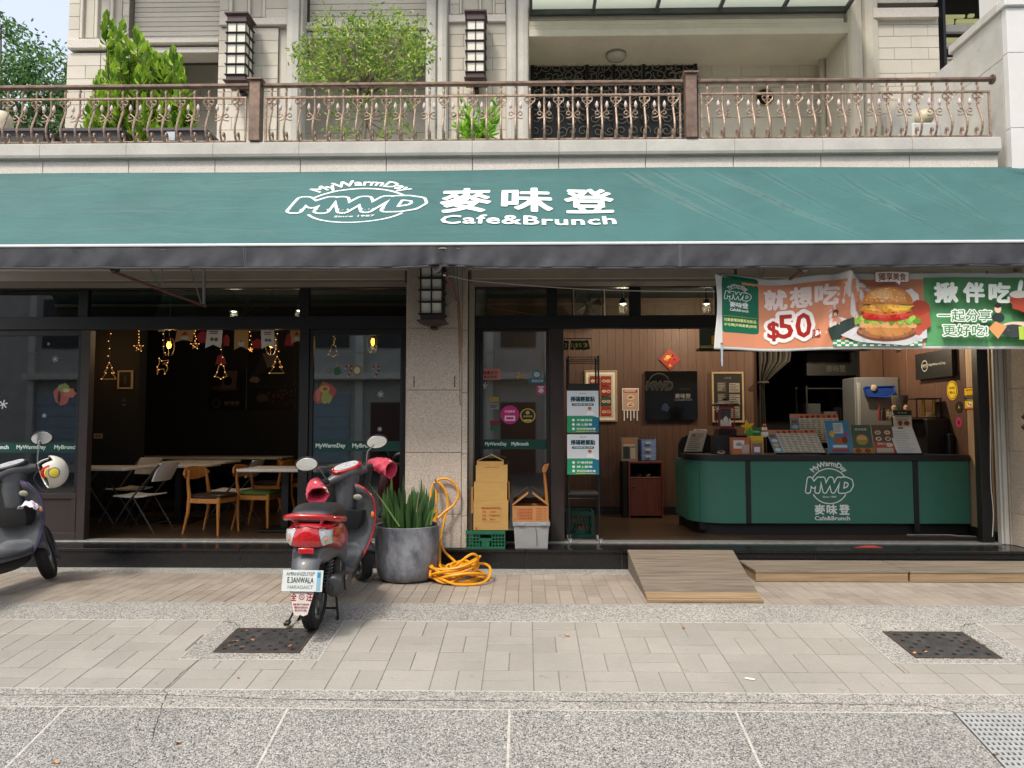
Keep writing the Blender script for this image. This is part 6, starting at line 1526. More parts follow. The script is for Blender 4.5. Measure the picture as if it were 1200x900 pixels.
def wood_chair(x, y, rz, label, seatm):
 t = empty('wooden_chair', (x, y, ZF), label, 'chair', 'wooden dining chairs', rz=rz)
 def leg(pts, rs): mb = MB(); mb.tube(pts, rs, 8); mb.build('leg', m_oak, t, local=True, smooth=True)
 for s_ in (-1, 1):
  leg([(.21, s_ * .20, 0), (.20, s_ * .19, .25), (.20, s_ * .185, .43)], [.011, .019, .022])
  leg([(-.26, s_ * .19, 0), (-.20, s_ * .185, .25), (-.185, s_ * .185, .43), (-.215, s_ * .175, .60), (-.225, s_ * .16, .74)], [.011, .020, .023, .018, .015])
  mb = MB(); mb.cbox(-.18, .20, s_ * .185 - .010, s_ * .185 + .010, .36, .415, .004); mb.build('seat_rail', m_oak, t, local=True)
 for xx in (-.185, .195): mb = MB(); mb.cbox(xx - .01, xx + .01, -.17, .17, .36, .41, .004); mb.build('seat_rail', m_oak, t, local=True)
 mb = MB(); rings = []
 for u, dz in ((0, .0), (.12, .03), (.9, .03), (1, .0)):
  pass
 rings = [[(-.2 + .43 * (.5 + .5 * c_ * q), .21 * s__ * q, z) for c_, s__ in [(math.copysign(abs(math.cos(a * PI / 10)) ** .45, math.cos(a * PI / 10)), math.copysign(abs(math.sin(a * PI / 10)) ** .45, math.sin(a * PI / 10))) for a in range(20)]] for q, z in ((.90, .418), (1, .43), (1, .448), (.93, .462), (.5, .468))]
 mb.loft(rings); mb.build('seat', seatm, t, local=True, smooth=True)
 mb = MB(); rings = []
 for i in range(13):
  u = -1 + 2 * i / 12; h = .075 * math.sqrt(max(0.02, 1 - u * u)) + .004; bend = -.235 - .055 * (1 - u * u); yy_ = u * .225
  rings.append([(bend - .010, yy_, .70 - h), (bend + .010, yy_, .70 - h), (bend + .016, yy_, .70), (bend + .006, yy_, .70 + h), (bend - .012, yy_, .70 + h)])
 mb.loft(rings); mb.build('backrest', m_oak, t, local=True, smooth=True); return t
def table(x, y, w, d, label, kind='ped', h=.75, m=None):
 t = empty('cafe_table', (x, y, ZF), label, 'table', 'white topped cafe tables')
 mb = MB(); mb.cbox(-w / 2, w / 2, -d / 2, d / 2, h - .035, h, .008); mb.build('table_top', m or m_wpl, t, local=True)
 if kind == 'ped':
  mb = MB(); mb.cbox(-.045, .045, -.045, .045, .03, h - .036, .004); mb.build('pedestal', m_blk, t, local=True)
  mb = MB(); mb.cbox(-.25, .25, -.25, .25, 0, .03, .01); mb.build('base_plate', m_blk, t, local=True)
 else:
  for s_ in (-1, 1):
   for e in (-1, 1): mb = MB(); mb.tube([(e * w * .40, s_ * d * .38, 0), (-e * w * .12, s_ * d * .38, h - .04)], .011, 7); mb.build('leg', m_gmet, t, local=True, smooth=True)
  mb = MB(); mb.tube([(-w * .36, -d * .38, .05), (-w * .36, d * .38, .05)], .009, 6); mb.build('cross_bar', m_gmet, t, local=True)
 return t
def at(px, py, z=ZF):
 d = ray(px, py); s = (z - CAM.z) / d.z; return CAM + d * s
c = P3(120, 549, 8.9); table(PX(118, 8.95), 8.95, .95, .6, 'white folding table, leftmost behind the open doorway', 'fold')
folding_chair(PX(165, 8.62), 8.68, R(175), 'white folding chair in the open doorway, closest to the street')
folding_chair(PX(146, 9.4), 9.55, R(-110), 'folding chair on the far side of the leftmost white table')
table(PX(212, 9.55), 9.55, .85, .6, 'white table just behind the nearest folding chair', 'ped')
folding_chair(PX(268, 9.2), 9.35, R(178), 'grey looking folding chair behind the wooden chairs')
table(PX(236, 10.5), 10.5, .95, .6, 'white table in the second row of the dining room', 'ped')
table(PX(243, 11.8), 11.9, 2.6, .6, 'long pale table along the dark back wall', 'ped')
wood_chair(PX(252, 8.55), 8.55, R(-12), 'oak chair with a dark brown seat, front one in the open doorway', m_seatb)
wood_chair(PX(303, 8.85), 8.95, R(-8), 'oak chair with a green seat pushed towards the table by the post', m_seatg)
table(PX(335, 8.75), 8.80, .95, .7, 'white topped table on a black pedestal behind the doorway post', 'ped')
wood_chair(PX(318, 10.3), 10.4, R(170), 'oak chair in the shade of the second row, right side', m_seatb)
wood_chair(PX(345, 10.6), 10.8, R(15), 'oak chair half hidden behind the doorway post', m_seatb)
wood_chair(PX(395, 9.8), 9.8, R(170), 'oak chair behind the window next to the pillar', m_seatb)
folding_chair(PX(50, 9.3), 9.3, R(5), 'white folding chair behind the far left window')
table(PX(430, 9.6), 9.7, .9, .6, 'white table behind the window next to the pillar', 'ped')
YK = 12.58
def d_cup(pr, w, h):
 pr.rect(0, 0, w, h, '#0c0b0a'); pr.ell(w * .42, h * .52, w * .38, h * .07, '#3c322a'); pr.poly([(w * .3, h * .5), (w * .72, h * .5), (w * .76, h * .95), (w * .4, h * .95)], '#59483a'); pr.ell(w * .5, h * .7, w * .12, h * .11, '#0c0b0a')
 pr.text('麥味登', w * .62, h * .16, w * .42, h * .09, '#6e6a62', bold=.02); pr.text('Cafe&Brunch', w * .62, h * .09, w * .42, h * .03, '#5a564e'); pr.arc(w * .2, h * .15, w * .10, 0, 360, w * .02, '#5a564e')
sheet('cup_poster', 'dark poster with a coffee cup and the cafe name on the back wall', 'poster', *Pr(246, 289, 432, 480, YK), YK, d_cup, .01)
def d_pour(pr, w, h): pr.rect(0, 0, w, h, '#0e0c0b'); pr.poly([(w * .05, h * .2), (w * .3, h * .9), (w * .45, h * .9), (w * .4, h * .4)], '#2a2420'); pr.poly([(w * .3, h * .95), (w * .42, h * .5), (w * .6, h * .6), (w * .6, h * .95)], '#6f665c'); pr.blob(w * .15, h * .15, w * .1, h * .1, '#7a6a5a', seed=2)
sheet('pour_poster', 'dark poster of pouring coffee, upper right on the back wall', 'poster', *Pr(291, 346, 412, 451, YK), YK, d_pour, .01)
def d_beans(pr, w, h):
 pr.rect(0, 0, w, h, '#0e0a09'); q = random.Random(3)
 for i in range(40): pr.ell(w * q.uniform(.4, .95), h * q.uniform(.1, .9), w * .03, h * .05, q.choice(('#4a2018', '#5f2f22', '#2e1510')), 8, q.uniform(0, 3))
 pr.blob(w * .3, h * .5, w * .12, h * .2, '#4a3a30', seed=5)
sheet('bean_poster', 'dark poster of coffee beans, lower right on the back wall', 'poster', *Pr(291, 346, 454, 480, YK), YK, d_beans, .01)
def d_pic(pr, w, h): pr.rect(0, 0, w, h, '#17130f'); pr.blob(w * .5, h * .5, w * .15, h * .3, '#3a342c', seed=4)
sheet('small_picture', 'small picture in a pale wooden frame on the short dark wall', 'picture', *Pr(140, 154, 436, 454, YN - .02), YN - .02, d_pic, .01, frame=.022, fcol=m_frame_wood)
def d_sw(pr, w, h):
 pr.rect(w * .06, h * .12, w * .94, h * .88, '#8b8070')
 for i in range(3): pr.rect(w * (.2 + .22 * i), h * .3, w * (.36 + .22 * i), h * .7, '#5a5146')
sheet('wall_socket', 'beige wall socket on the short dark wall above the tables', 'socket', *Pr(110, 120, 508, 514, YN - .01), YN - .01, d_sw, .008, m=mat('socket_beige', '#8f8370', .5))
def d_lbl(pr, w, h): pr.ell(w / 2, h / 2, w * .45, h * .45, '#55524e', 16); pr.ell(w / 2, h / 2, w * .36, h * .38, '#191817', 16); pr.rect(w * .3, h * .6, w * .7, h * .75, '#55524e'); pr.rect(w * .25, h * .22, w * .75, h * .3, '#77746e')
sheet('door_decal', 'small oval decal on the short dark wall below the picture', 'decal', *Pr(142, 149, 466, 477, YN - .01), YN - .01, d_lbl, .002, m=m_black)
YBU = 8.25
m_line = mat('string_dark', '#5a5348', .8); m_led = mat('led_warm', '#ffd9a0', .3, 0, emis='#ffb060', estr=1.0)
bun = empty('bunting', (PX(265, YBU), YBU, PZ(400, YBU)), 'Christmas flag bunting hung behind the beam of the open doorway', 'bunting')
mb = MB(); pts = [P3(px, py, YBU) for px, py in ((176, 383), (200, 386), (212, 384), (240, 387), (270, 385), (298, 388), (325, 385), (352, 384))]; mb.tube(pts, .003, 5); mb.build('cord', m_line, bun)
fl = [(208, 228, 385, 401, '#a87d48', -.15), (243, 261, 385, 408, '#cfc8c0', -.08), (275, 291, 387, 410, '#a87d48', 0), (306, 321, 386, 409, '#cfc8c0', .05), (340, 354, 384, 403, '#a87d48', .1), (186, 193, 384, 389, '#cfc8c0', 0)]
for i, (a, b, c_, d, col, tl) in enumerate(fl):
 A, B = P3(a, c_, YBU), P3(b, d, YBU); w, h = B.x - A.x, A.z - B.z; sk = tl * h
 pl = [(A.x, A.z), (B.x, A.z), (B.x + sk, B.z), ((A.x + B.x) / 2 + sk, B.z + h * .18), (A.x + sk, B.z)]
 mb = MB(); mb.prism(pl, YBU - .006, YBU - .004, 'xz'); f_ = mb.build('flag', mat('flag_' + col[1:], col, .85, .05, 20), bun)
 pr = Print(); cx, cz = (A.x + B.x) / 2 + sk / 2, (A.z + B.z) / 2
 if h > .1:
  if col == '#cfc8c0': lines(pr, -w * .3, w * .3, h * .2, h * .4, 2, '#7a3a34'); pr.ell(-w * .12, -h * .05, w * .12, w * .12, '#5f5a50', 10); pr.ell(w * .14, -h * .06, w * .12, w * .12, '#5f5a50', 10)
  else: pr.ell(0, -h * .2, w * .25, h * .14, '#b0a89c', 12); pr.poly([(-w * .2, h * .0), (w * .2, h * .05), (0, h * .28)] if i != 2 else [(-w * .1, -h * .1), (w * .1, -h * .1), (0, h * .02)], '#8e2a22')
  pr.build('print', f_, flat(cx, YBU - .0065, cz))
def hang(px, py0, py1, name, label, draw, Y=YBU + .03, led=True, sm=m_line):
 a, b = P3(px, py0, Y), P3(px, py1, Y); t = empty(name, (b.x, Y, b.z), label, 'hanging decoration', 'Christmas light strings in the shop windows')
 mb = MB(); mb.tube([a, a.lerp(b, .5) + Vector((.004, 0, 0)), b], .0025, 4); mb.build('cord', m_line, t)
 q = random.Random(int(px)); 
 for i in range(4):
  c_ = a.lerp(b, (i + .6) / 4.5) + Vector((q.uniform(-.02, .02), -.005, 0)); mb = MB(); mb.ball(c_, .006, 6); mb.build('light', m_led, t)
 draw(t, b)
m_wire = mat('wire_frame_warm', '#b89a68', .5, 0, emis='#c98a40', estr=.12)
def wirefig(pts, closed=True, lights=7, s=1.0):
 def f(t, b):
  mb = MB(); P_ = [b + Vector((x * s, -.004, z * s)) for x, z in pts]; mb.tube(P_, .004, 4, closed=closed); mb.build('wire_shape', m_wire, t)
  for i in range(lights): 
   c_ = P_[int(i * len(P_) / lights)]; mb = MB(); mb.ball(c_ + Vector((0, -.006, 0)), .006, 6); mb.build('light', m_led, t)
 return f
tree = [(0, .0), (.035, -.06), (.02, -.06), (.06, -.12), (.035, -.12), (.085, -.19), (-.085, -.19), (-.035, -.12), (-.06, -.12), (-.02, -.06), (-.035, -.06)]
star = [(.055 * (1 if k % 2 == 0 else .4) * math.sin(k * PI / 5), -.05 + .055 * (1 if k % 2 == 0 else .4) * math.cos(k * PI / 5)) for k in range(10)]
bell = [(0, 0), (.03, -.02), (.045, -.09), (.07, -.14), (.03, -.15), (0, -.17), (-.03, -.15), (-.07, -.14), (-.045, -.09), (-.03, -.02)]
deer = [(-.05, 0), (-.02, -.03), (.06, -.02), (.05, -.05), (-.01, -.06), (.04, -.08), (.05, -.12), (.02, -.18), (.005, -.12), (-.05, -.13), (-.07, -.19), (-.07, -.10), (-.05, -.06)]
hang(128.5, 386, 425, 'tree_light', 'wire Christmas tree light hanging left in the open doorway', wirefig(tree)); hang(163, 386, 402, 'star_light', 'wire star light hanging beside the left light tree', wirefig(star))
hang(192, 387, 420, 'deer_light', 'wire reindeer light hanging below the left pendant lamp', wirefig(deer)); hang(229, 386, 400, 'star_light', 'wire star light between the tan and the white bunting flags', wirefig(star, s=.9))
hang(259.5, 386, 427, 'bell_light', 'wire bell light in front of the coffee cup poster', wirefig(bell)); hang(294, 386, 408, 'string_light', 'short string of lights right of the tan reindeer flag', wirefig(star, s=.4))
hang(325, 387, 418, 'tree_light', 'wire Christmas tree light hanging right in the open doorway', wirefig(tree))
hang(391, 393, 404, 'bell_light', 'wire bell light behind the window next to the pillar', wirefig(bell, s=.8), 8.1); hang(71, 393, 428, 'stocking_light', 'wire stocking light behind the far left window', wirefig([(-.03, 0), (.04, 0), (.04, -.1), (.07, -.14), (.03, -.17), (-.02, -.15), (-.03, -.1)]), 8.1); hang(42, 393, 415, 'string_light', 'short string of lights at the left behind the far left window', wirefig(star, s=.4), 8.1)
m_red = mat('felt_red', '#8f2020', .8, .1, 20)
def felt(px, py, name, label, pts, col, Y=YBU + .01):
 c_ = P3(px, py, Y); mb = MB(); mb.prism([(c_.x + x, c_.z + z) for x, z in pts], Y, Y + .012, 'xz'); return mb.build(name, col, label=label, cat='hanging decoration')
felt(237, 395, 'felt_wreath', 'round red felt decoration between two bunting flags', [(.06 * math.cos(a), .07 * math.sin(a)) for a in [k * PI / 7 for k in range(14)]], m_red)
felt(265, 399, 'felt_gift', 'small red felt gift beside the white bunting flag', [(-.03, -.06), (.03, -.06), (.03, .04), (.0, .07), (-.03, .04)], m_red)
felt(301, 403, 'felt_house', 'small red felt house between bunting flags', [(-.05, -.05), (.06, -.05), (.07, .03), (0, .06), (-.06, .03)], m_red)
felt(338.5, 399, 'felt_gnome', 'red felt gnome next to the right end of the bunting', [(-.05, -.06), (.05, -.06), (.045, -.01), (.015, .08), (-.02, .08), (-.045, -.01)], m_red)
felt(258, 422, 'felt_santa', 'red felt figure behind the wire bell', [(-.06, -.05), (.07, -.05), (.05, .02), (.02, .07), (-.03, .05)], m_red, 8.6)
YG = YF + .027
def cling(name, label, px, py, w, h, parts, cat='window sticker', group=None):
 """thin vinyl pieces on the street side of the glass"""
 c_ = P3(px, py, YG); pr = Print(gap=.0003)
 sx_, sz_ = w / 2 * YG / FPX, h / 2 * YG / FPX
 for kind, args in parts:
  if kind == 'ell': u, v, a, b, col = args; pr.ell(u * sx_, v * sz_, a * sx_, b * sz_, col)
  elif kind == 'rect': u0, v0, u1, v1, col = args; pr.rect(u0 * sx_, v0 * sz_, u1 * sx_, v1 * sz_, col)
  elif kind == 'blob': u, v, a, b, col, sd = args; pr.blob(u * sx_, v * sz_, a * sx_, b * sz_, col, seed=sd)
  elif kind == 'text': s_, u, v, a, b, col = args; pr.text(s_, u * sx_, v * sz_, a * sx_ * 2, b * sz_ * 2, col, bold=.02)
  elif kind == 'flake':
   for k in range(3): a = k * PI / 3 + .3; pr.line([(-math.cos(a) * sx_, -math.sin(a) * sz_), (math.cos(a) * sx_, math.sin(a) * sz_)], sx_ * .22, args)
   for k in range(6): a = k * PI / 3 + .3; pr.ell(math.cos(a) * sx_ * .75, math.sin(a) * sz_ * .75, sx_ * .18, sz_ * .18, args, 6)
 o = pr.build(name, None, flat(c_.x, YG - .0007, c_.z), origin=Vector((c_.x, YG, c_.z)))
 set_props(o, label, cat, group)
cling('paper_cut', 'red and green paper cut decoration on the far left window', 75, 462, 28, 30, [('blob', (-.1, -.1, .8, .8, '#8f4a42', 1)), ('blob', (.5, .1, .5, .4, '#9c5a50', 2)), ('blob', (0, .5, .5, .35, '#6f7a48', 3)), ('ell', (.2, .3, .3, .14, '#a8a262')), ('blob', (-.4, -.2, .14, .5, '#2a2220', 4))])
cling('paper_cut', 'red and green paper cut decoration on the window next to the pillar', 381, 462, 28, 30, [('blob', (0, 0, .9, .9, '#8f4a42', 11)), ('blob', (.1, -.3, .5, .5, '#7d8a4c', 12)), ('ell', (-.05, .4, .45, .28, '#9c8a48')), ('ell', (0, .42, .2, .14, '#8f3f30')), ('blob', (-.6, 0, .2, .5, '#a8655a', 13))])
cling('window_letters', 'row of Christmas stickers on the window next to the pillar: tree, canes and round badge', 415, 434, 72, 18, [('blob', (-.55, -.1, .12, .55, '#2f5a34', 3)), ('ell', (-.55, .7, .04, .16, '#a88a3a')), ('ell', (.1, 0, .15, .7, '#8a6a2a')), ('ell', (.1, 0, .1, .45, '#b7b0a0')), ('blob', (-.85, -.1, .09, .4, '#6a6460', 7))])
for px, lab in ((408, 'striped candy cane sticker left of the round badge on the glass'), (440, 'striped candy cane sticker right of the round badge on the glass')):
 c_ = P3(px, 435, YG); pr = Print(gap=.0003)
 for i in range(9):
  u = i / 8; a = PI * (1 - u * 1.6) if i < 5 else None
  x_, z_ = ((-.03 + .035 + .035 * math.cos(PI - i * PI / 4)) if i < 5 else .04 - .0 + (-.02 * (i - 4)) * .5), ((.03 + .03 * math.sin(PI - i * PI / 4)) if i < 5 else .03 - .022 * (i - 4)); pr.ell(x_, z_, .012, .012, '#7d1f1a' if i % 2 else '#9a928a', 8)
 o = pr.build('candy_cane_sticker', None, flat(c_.x, YG - .0007, c_.z), origin=Vector((c_.x, YG, c_.z))); set_props(o, lab, 'window sticker')
for (px, py, s_, lab) in ((4, 474, 11, 'white snowflake sticker at the left edge of the far left window'), (65, 421, 8, 'white snowflake sticker above the paper cut on the far left window'), (52, 487, 6, 'small snowflake sticker below the paper cut on the far left window'), (57, 403, 4, 'tiny snowflake sticker high on the far left window'), (446, 462, 8, 'white reindeer-like snowflake sticker on the window next to the pillar'), (445, 503, 6, 'snowflake sticker above the green band next to the pillar'), (608, 440, 9, 'golden snowflake sticker on the narrow shop window'), (568, 452, 8, 'white snowflake sticker left on the narrow shop window')):
 cling('snowflake_sticker', lab, px, py, s_, s_, [('flake', '#b8923e' if 'golden' in lab else '#a9aeb0')])
cling('pink_sign_sticker', 'pink rectangular notice sticker on the narrow shop window', 571.5, 438.5, 30, 13, [('rect', (-1, -1, 1, 1, '#b5726a')), ('ell', (-.68, 0, .2, .6, '#4a1f1c')), ('text', ('感應支付', .2, .25, .6, .32, '#4a1f1c')), ('text', ('歡迎使用', .2, -.5, .5, .26, '#5a2a26'))])
cling('round_pink_sticker', 'round pink delivery sticker on the narrow shop window', 597.5, 486, 22, 22, [('ell', (0, 0, 1, 1, '#b02a72')), ('text', ('外送美食', 0, .35, .55, .14, '#e6c8d8')), ('rect', (-.55, -.65, .55, -.1, '#d9c6ce')), ('rect', (-.4, -.5, .4, -.25, '#b02a72'))])
cling('round_gold_sticker', 'round navy and gold badge sticker beside the pink one', 618.5, 487, 18, 17, [('ell', (0, 0, 1, 1, '#b59a3a')), ('ell', (0, 0, .86, .86, '#1e2433')), ('blob', (0, .4, .25, .25, '#b59a3a', 3)), ('text', ('金牌認證', 0, -.1, .6, .13, '#b59a3a')), ('rect', (-.5, -.75, .5, -.55, '#c9ae3e'))])
cling('teal_sticker', 'teal badge sticker with a ribbon on the narrow shop window', 629, 442, 20, 16, [('ell', (0, .4, .55, .6, '#3a6d78')), ('ell', (0, .4, .38, .4, '#a8b8bb')), ('rect', (-1, -.9, 1, -.2, '#2f6270')), ('text', ('認證店家', .1, -.55, .7, .2, '#a8b8bb'))])
cling('small_pink_sticker', 'small pink and blue square sticker near the window edge', 634, 457, 11, 11, [('rect', (-1, -1, 1, 1, '#9c4a66')), ('blob', (0, -.1, .6, .5, '#b8c0c8', 4)), ('rect', (-.6, .5, .6, .75, '#cfc0c8'))])
cling('yellow_label', 'small yellow label on the narrow shop window', 579, 468, 11, 6, [('rect', (-1, -1, 1, 1, '#8a7a2c'))])
cling('white_label', 'small printed white label under the yellow one', 579, 476, 11, 7, [('rect', (-1, -1, 1, 1, '#77777a')), ('rect', (-.8, .1, .8, .4, '#3a3a3c')), ('rect', (-.8, -.5, .5, -.2, '#3a3a3c'))])
cling('green_label', 'small green and red label on the narrow shop window', 580, 499, 11, 12, [('rect', (-1, -1, 1, 0, '#1f5a3c')), ('rect', (-1, 0, 1, 1, '#6a2430'))])
# ================================================================== things on and around the counter
ZC = CT + .001
def onc(px0, px1, py0, py1, Y=8.6): return PX(px0, Y, py1), PX(px1, Y, py1), max(ZC, PZ(py1, Y, px0)) , PZ(py0, Y, px0)
m_acr = mat('acrylic_clear', '#bfc6c6', .2, .05, 5)
def stand_sheet(label, px0, px1, py0, py1, Y, draw, tilt=.25, m=None, name='menu_stand', group=None, z0=None, skew=0):
 x0, x1 = PX(px0, Y, py1), PX(px1, Y, py1); z0 = ZC if z0 is None else z0; z1 = PZ(py0, Y, px0)
 w, h = x1 - x0, (z1 - z0) / math.cos(tilt)
 t = empty(name, ((x0 + x1) / 2, Y, z0), label, 'menu', group)
 K = Matrix.Identity(4); K[0][2] = skew
 T = Matrix.Translation((x0, Y, z0)) @ Matrix.Rotation(-tilt, 4, 'X') @ K
 mb = MB(); mb.box(0, w, 0, .004, 0, h); mb.v = [tuple(T @ Vector(v)) for v in mb.v]; mb.build('card', m or MATS['white_paper'], t)
 mb = MB(); T2 = T
 bx = [T @ Vector((w * .3, .004, h * .8)), T @ Vector((w * .7, .004, h * .8))]
 yb_ = Y + h * math.sin(tilt) + .08
 mb.add([tuple(bx[0]), tuple(bx[1]), (bx[1].x, yb_, z0), (bx[0].x, yb_, z0), tuple(bx[0] + Vector((0, .004, 0))), tuple(bx[1] + Vector((0, .004, 0))), (bx[1].x, yb_ + .004, z0), (bx[0].x, yb_ + .004, z0)],
  [(0, 1, 2, 3), (7, 6, 5, 4), (0, 4, 5, 1), (1, 5, 6, 2), (2, 6, 7, 3), (3, 7, 4, 0)]); mb.build('prop', m_blk, t)
 mb = MB(); mb.box(-.004, w + .004, -.03, .0, 0, .012); mb.v = [tuple(T @ Vector(v)) for v in mb.v]; 
 mb.build('lip', m_blk, t)
 pr = Print(); draw(pr, w, h); pr.build('print', t, lambda u, v, d: T @ Vector((u, -d - .0008, v))); return t
def d_menuA(pr, w, h):
 pr.rect(0, 0, w, h, '#d5d0c2'); pr.rect(0, h * .86, w, h, '#c9876a'); pr.rect(0, h * .1, w * .18, h * .86, '#6f93a8')
 q = random.Random(1)
 for i in range(4): pr.blob(w * .09, h * (.2 + .18 * i), w * .06, h * .07, q.choice(('#c4d7de', '#a2522f', '#d9b06a')), seed=i)
 for i in range(7): pr.blob(w * (.24 + .11 * i), h * .9, w * .035, h * .05, q.choice(('#a2352a', '#7c3a20', '#c8622a')), seed=i + 9); lines(pr, w * (.2 + .113 * i), w * (.3 + .113 * i), h * .06, h * .82, 11, '#77736a', .35, i)
stand_sheet('wide landscape menu board lying back on the counter, left of the blue one', 909, 968, 504, 531, 8.50, d_menuA, .45, skew=-.22)
stand_sheet('wide menu board standing behind, partly hidden by the blue one', 928, 985, 485, 512, 8.80, d_menuA, .15, z0=PZ(520, 8.8, 950))
def d_blue(pr, w, h):
 pr.rect(0, 0, w, h, '#4a86ad'); pr.rect(w * .35, h * .62, w * .75, h * .93, '#cfd8dc'); lines(pr, w * .38, w * .72, h * .66, h * .9, 4, '#8b9aa2')
 pr.blob(w * .25, h * .6, w * .12, h * .1, '#d8ad3a', seed=1); pr.blob(w * .5, h * .4, w * .22, h * .1, '#b5622c', seed=2); pr.blob(w * .75, h * .42, w * .12, h * .1, '#7f3a2a', seed=3); pr.rect(w * .2, h * .2, w * .8, h * .28, '#c7dbe6'); pr.rect(w * .15, h * .08, w * .85, h * .17, '#a84a4a'); pr.blob(w * .8, h * .6, w * .1, h * .08, '#9c5a8a', seed=4)
stand_sheet('blue poster card standing on the counter', 972, 1000, 493, 531, 8.52, d_blue, .2, skew=-.06)
def d_gr(pr, w, h):
 pr.rect(0, 0, w, h, '#4f6152'); pr.rect(0, 0, w, h * .22, '#b98a3c'); pr.text('輕食套餐', w * .5, h * .85, w * .6, h * .09, '#c9c19a', bold=.02); pr.ell(w * .5, h * .5, w * .3, h * .18, '#b9854a'); pr.ell(w * .5, h * .55, w * .25, h * .1, '#d9a868'); pr.ell(w * .5, h * .44, w * .28, h * .05, '#8aa04a'); pr.ell(w * .25, h * .13, w * .15, h * .08, '#8d4a2a'); pr.ell(w * .72, h * .13, w * .15, h * .08, '#8d4a2a')
stand_sheet('green card with a burger picture on the counter', 1000.5, 1024, 498, 530, 8.52, d_gr, .15, skew=-.03)
def d_br(pr, w, h):
 pr.rect(0, 0, w, h, '#6b5648'); pr.rect(0, 0, w, h * .42, '#b4583a'); food(pr, w * .05, w * .95, h * .42, h * .85, 2, 2, 4); pr.text('歡聚分享', w * .45, h * .36, w * .55, h * .08, '#e0cfc0', bold=.02); pr.rect(w * .1, h * .06, w * .9, h * .22, '#c9b8a8'); pr.ell(w * .75, h * .32, w * .16, h * .07, '#d8cfc4')
stand_sheet('brown and orange food card on the counter, right of the green one', 1025.5, 1050, 498, 530, 8.52, d_br, .15, skew=-.05)
def d_white(pr, w, h):
 pr.rect(0, 0, w, h, '#dcdcda'); lines(pr, w * .1, w * .85, h * .1, h * .85, 12, '#b3b5ba', .3, 3); pr.rect(w * .4, h * .92, w * .6, h * .97, '#55585c')
stand_sheet('plain white price sheet on the counter, right of the food cards', 1052, 1081, 500, 532, 8.50, d_white, .25, skew=-.2)
def d_rcpt(pr, w, h): pr.rect(0, 0, w, h, '#cfc9be'); pr.rect(w * .1, h * .86, w * .9, h * .96, '#8e8a84'); pr.blob(w * .35, h * .4, w * .15, h * .2, '#8a4a2a', seed=1); pr.blob(w * .7, h * .4, w * .15, h * .2, '#8a4a2a', seed=2); lines(pr, w * .1, w * .9, h * .6, h * .8, 3, '#7f7b74')
stand_sheet('small printed card standing behind the white price sheet', 1048, 1069, 487, 500, 8.75, d_rcpt, .1, z0=PZ(502, 8.75, 1055))
def d_left(pr, w, h): pr.rect(0, 0, w, h, '#9a958c'); lines(pr, w * .1, w * .9, h * .1, h * .9, 9, '#5f5a54', .4, 6); pr.blob(w * .3, h * .8, w * .1, h * .08, '#7a4a3a', seed=3)
stand_sheet('tilted grey menu at the left end of the counter', 801, 822, 505, 529, 8.95, d_left, .3, skew=.35)
stand_sheet('small menu card lying behind the tilted one', 814, 829, 503, 509, 9.1, d_left, .5, z0=PZ(510, 9.1, 820))
Yl = 8.9; a, b = P3(850, 512, Yl), P3(850, 466, Yl); zb_, zt_ = a.z, b.z; hw = (PX(859, Yl) - PX(841, Yl)) / 2; cx = a.x
lt = empty('red_lantern', (cx, Yl, zb_), 'red Christmas lantern with a dark roof and a white village inside, on the counter', 'lantern')
m_redl = mat('lantern_red', '#8a1f24', .45, .1, 15)
mb = MB(); sq = lambda h_, z: [(cx + sx * h_, Yl + sy * h_, z) for sx, sy in ((-1, -1), (1, -1), (1, 1), (-1, 1))]
zr = zt_ - .10
mb.loft([sq(hw * 1.15, zb_), sq(hw * 1.15, zb_ + .09), sq(hw, zb_ + .10)]); mb.build('base', mat('lantern_base', '#1d1a1b', .5), lt)
mb = MB()
for sx in (-1, 1):
 for sy in (-1, 1): mb.box(cx + sx * hw - .012 * (sx > 0) * 1, cx + sx * hw + .012 * (sx < 0), Yl + sy * hw - .012 * (sy > 0), Yl + sy * hw + .012 * (sy < 0), zb_ + .101, zr)
mb.box(cx - hw + .013, cx + hw - .013, Yl - hw, Yl - hw + .01, zr - .03, zr); mb.box(cx - hw + .013, cx + hw - .013, Yl - hw, Yl - hw + .01, zb_ + .101, zb_ + .13); mb.build('frame', m_redl, lt)
mb = MB(); mb.box(cx - hw + .013, cx + hw - .013, Yl + hw * .3, Yl + hw * .35, zb_ + .131, zr - .031); mb.build('backdrop', mat('lantern_in', '#5a5558', .6, .2, 30), lt)
mb = MB(); mb.loft([sq(hw * 1.5, zr + .001), sq(hw * 1.4, zr + .02), sq(hw * .5, zt_ - .04), sq(hw * .3, zt_ - .035), sq(hw * .25, zt_ - .01)]); mb.build('roof', MATS['lantern_base'], lt)
mb = MB(); mb.tube([(cx + math.cos(k * PI / 6) * .02, Yl, zt_ + .008 + math.sin(k * PI / 6) * .02) for k in range(12)], .003, 4, closed=True); mb.build('ring', MATS['lantern_base'], lt)
for i, (u, w, h_) in enumerate(((-.05, .04, .05), (0, .05, .09), (.045, .035, .06))):
 z = zb_ + .131; mb = MB(); mb.prism([(cx + u - w / 2, z), (cx + u + w / 2, z), (cx + u + w / 2, z + h_), (cx + u, z + h_ + .035), (cx + u - w / 2, z + h_)], Yl - hw * .5, Yl - hw * .3, 'xz'); mb.build('village_house', MATS['white_paper'], lt)
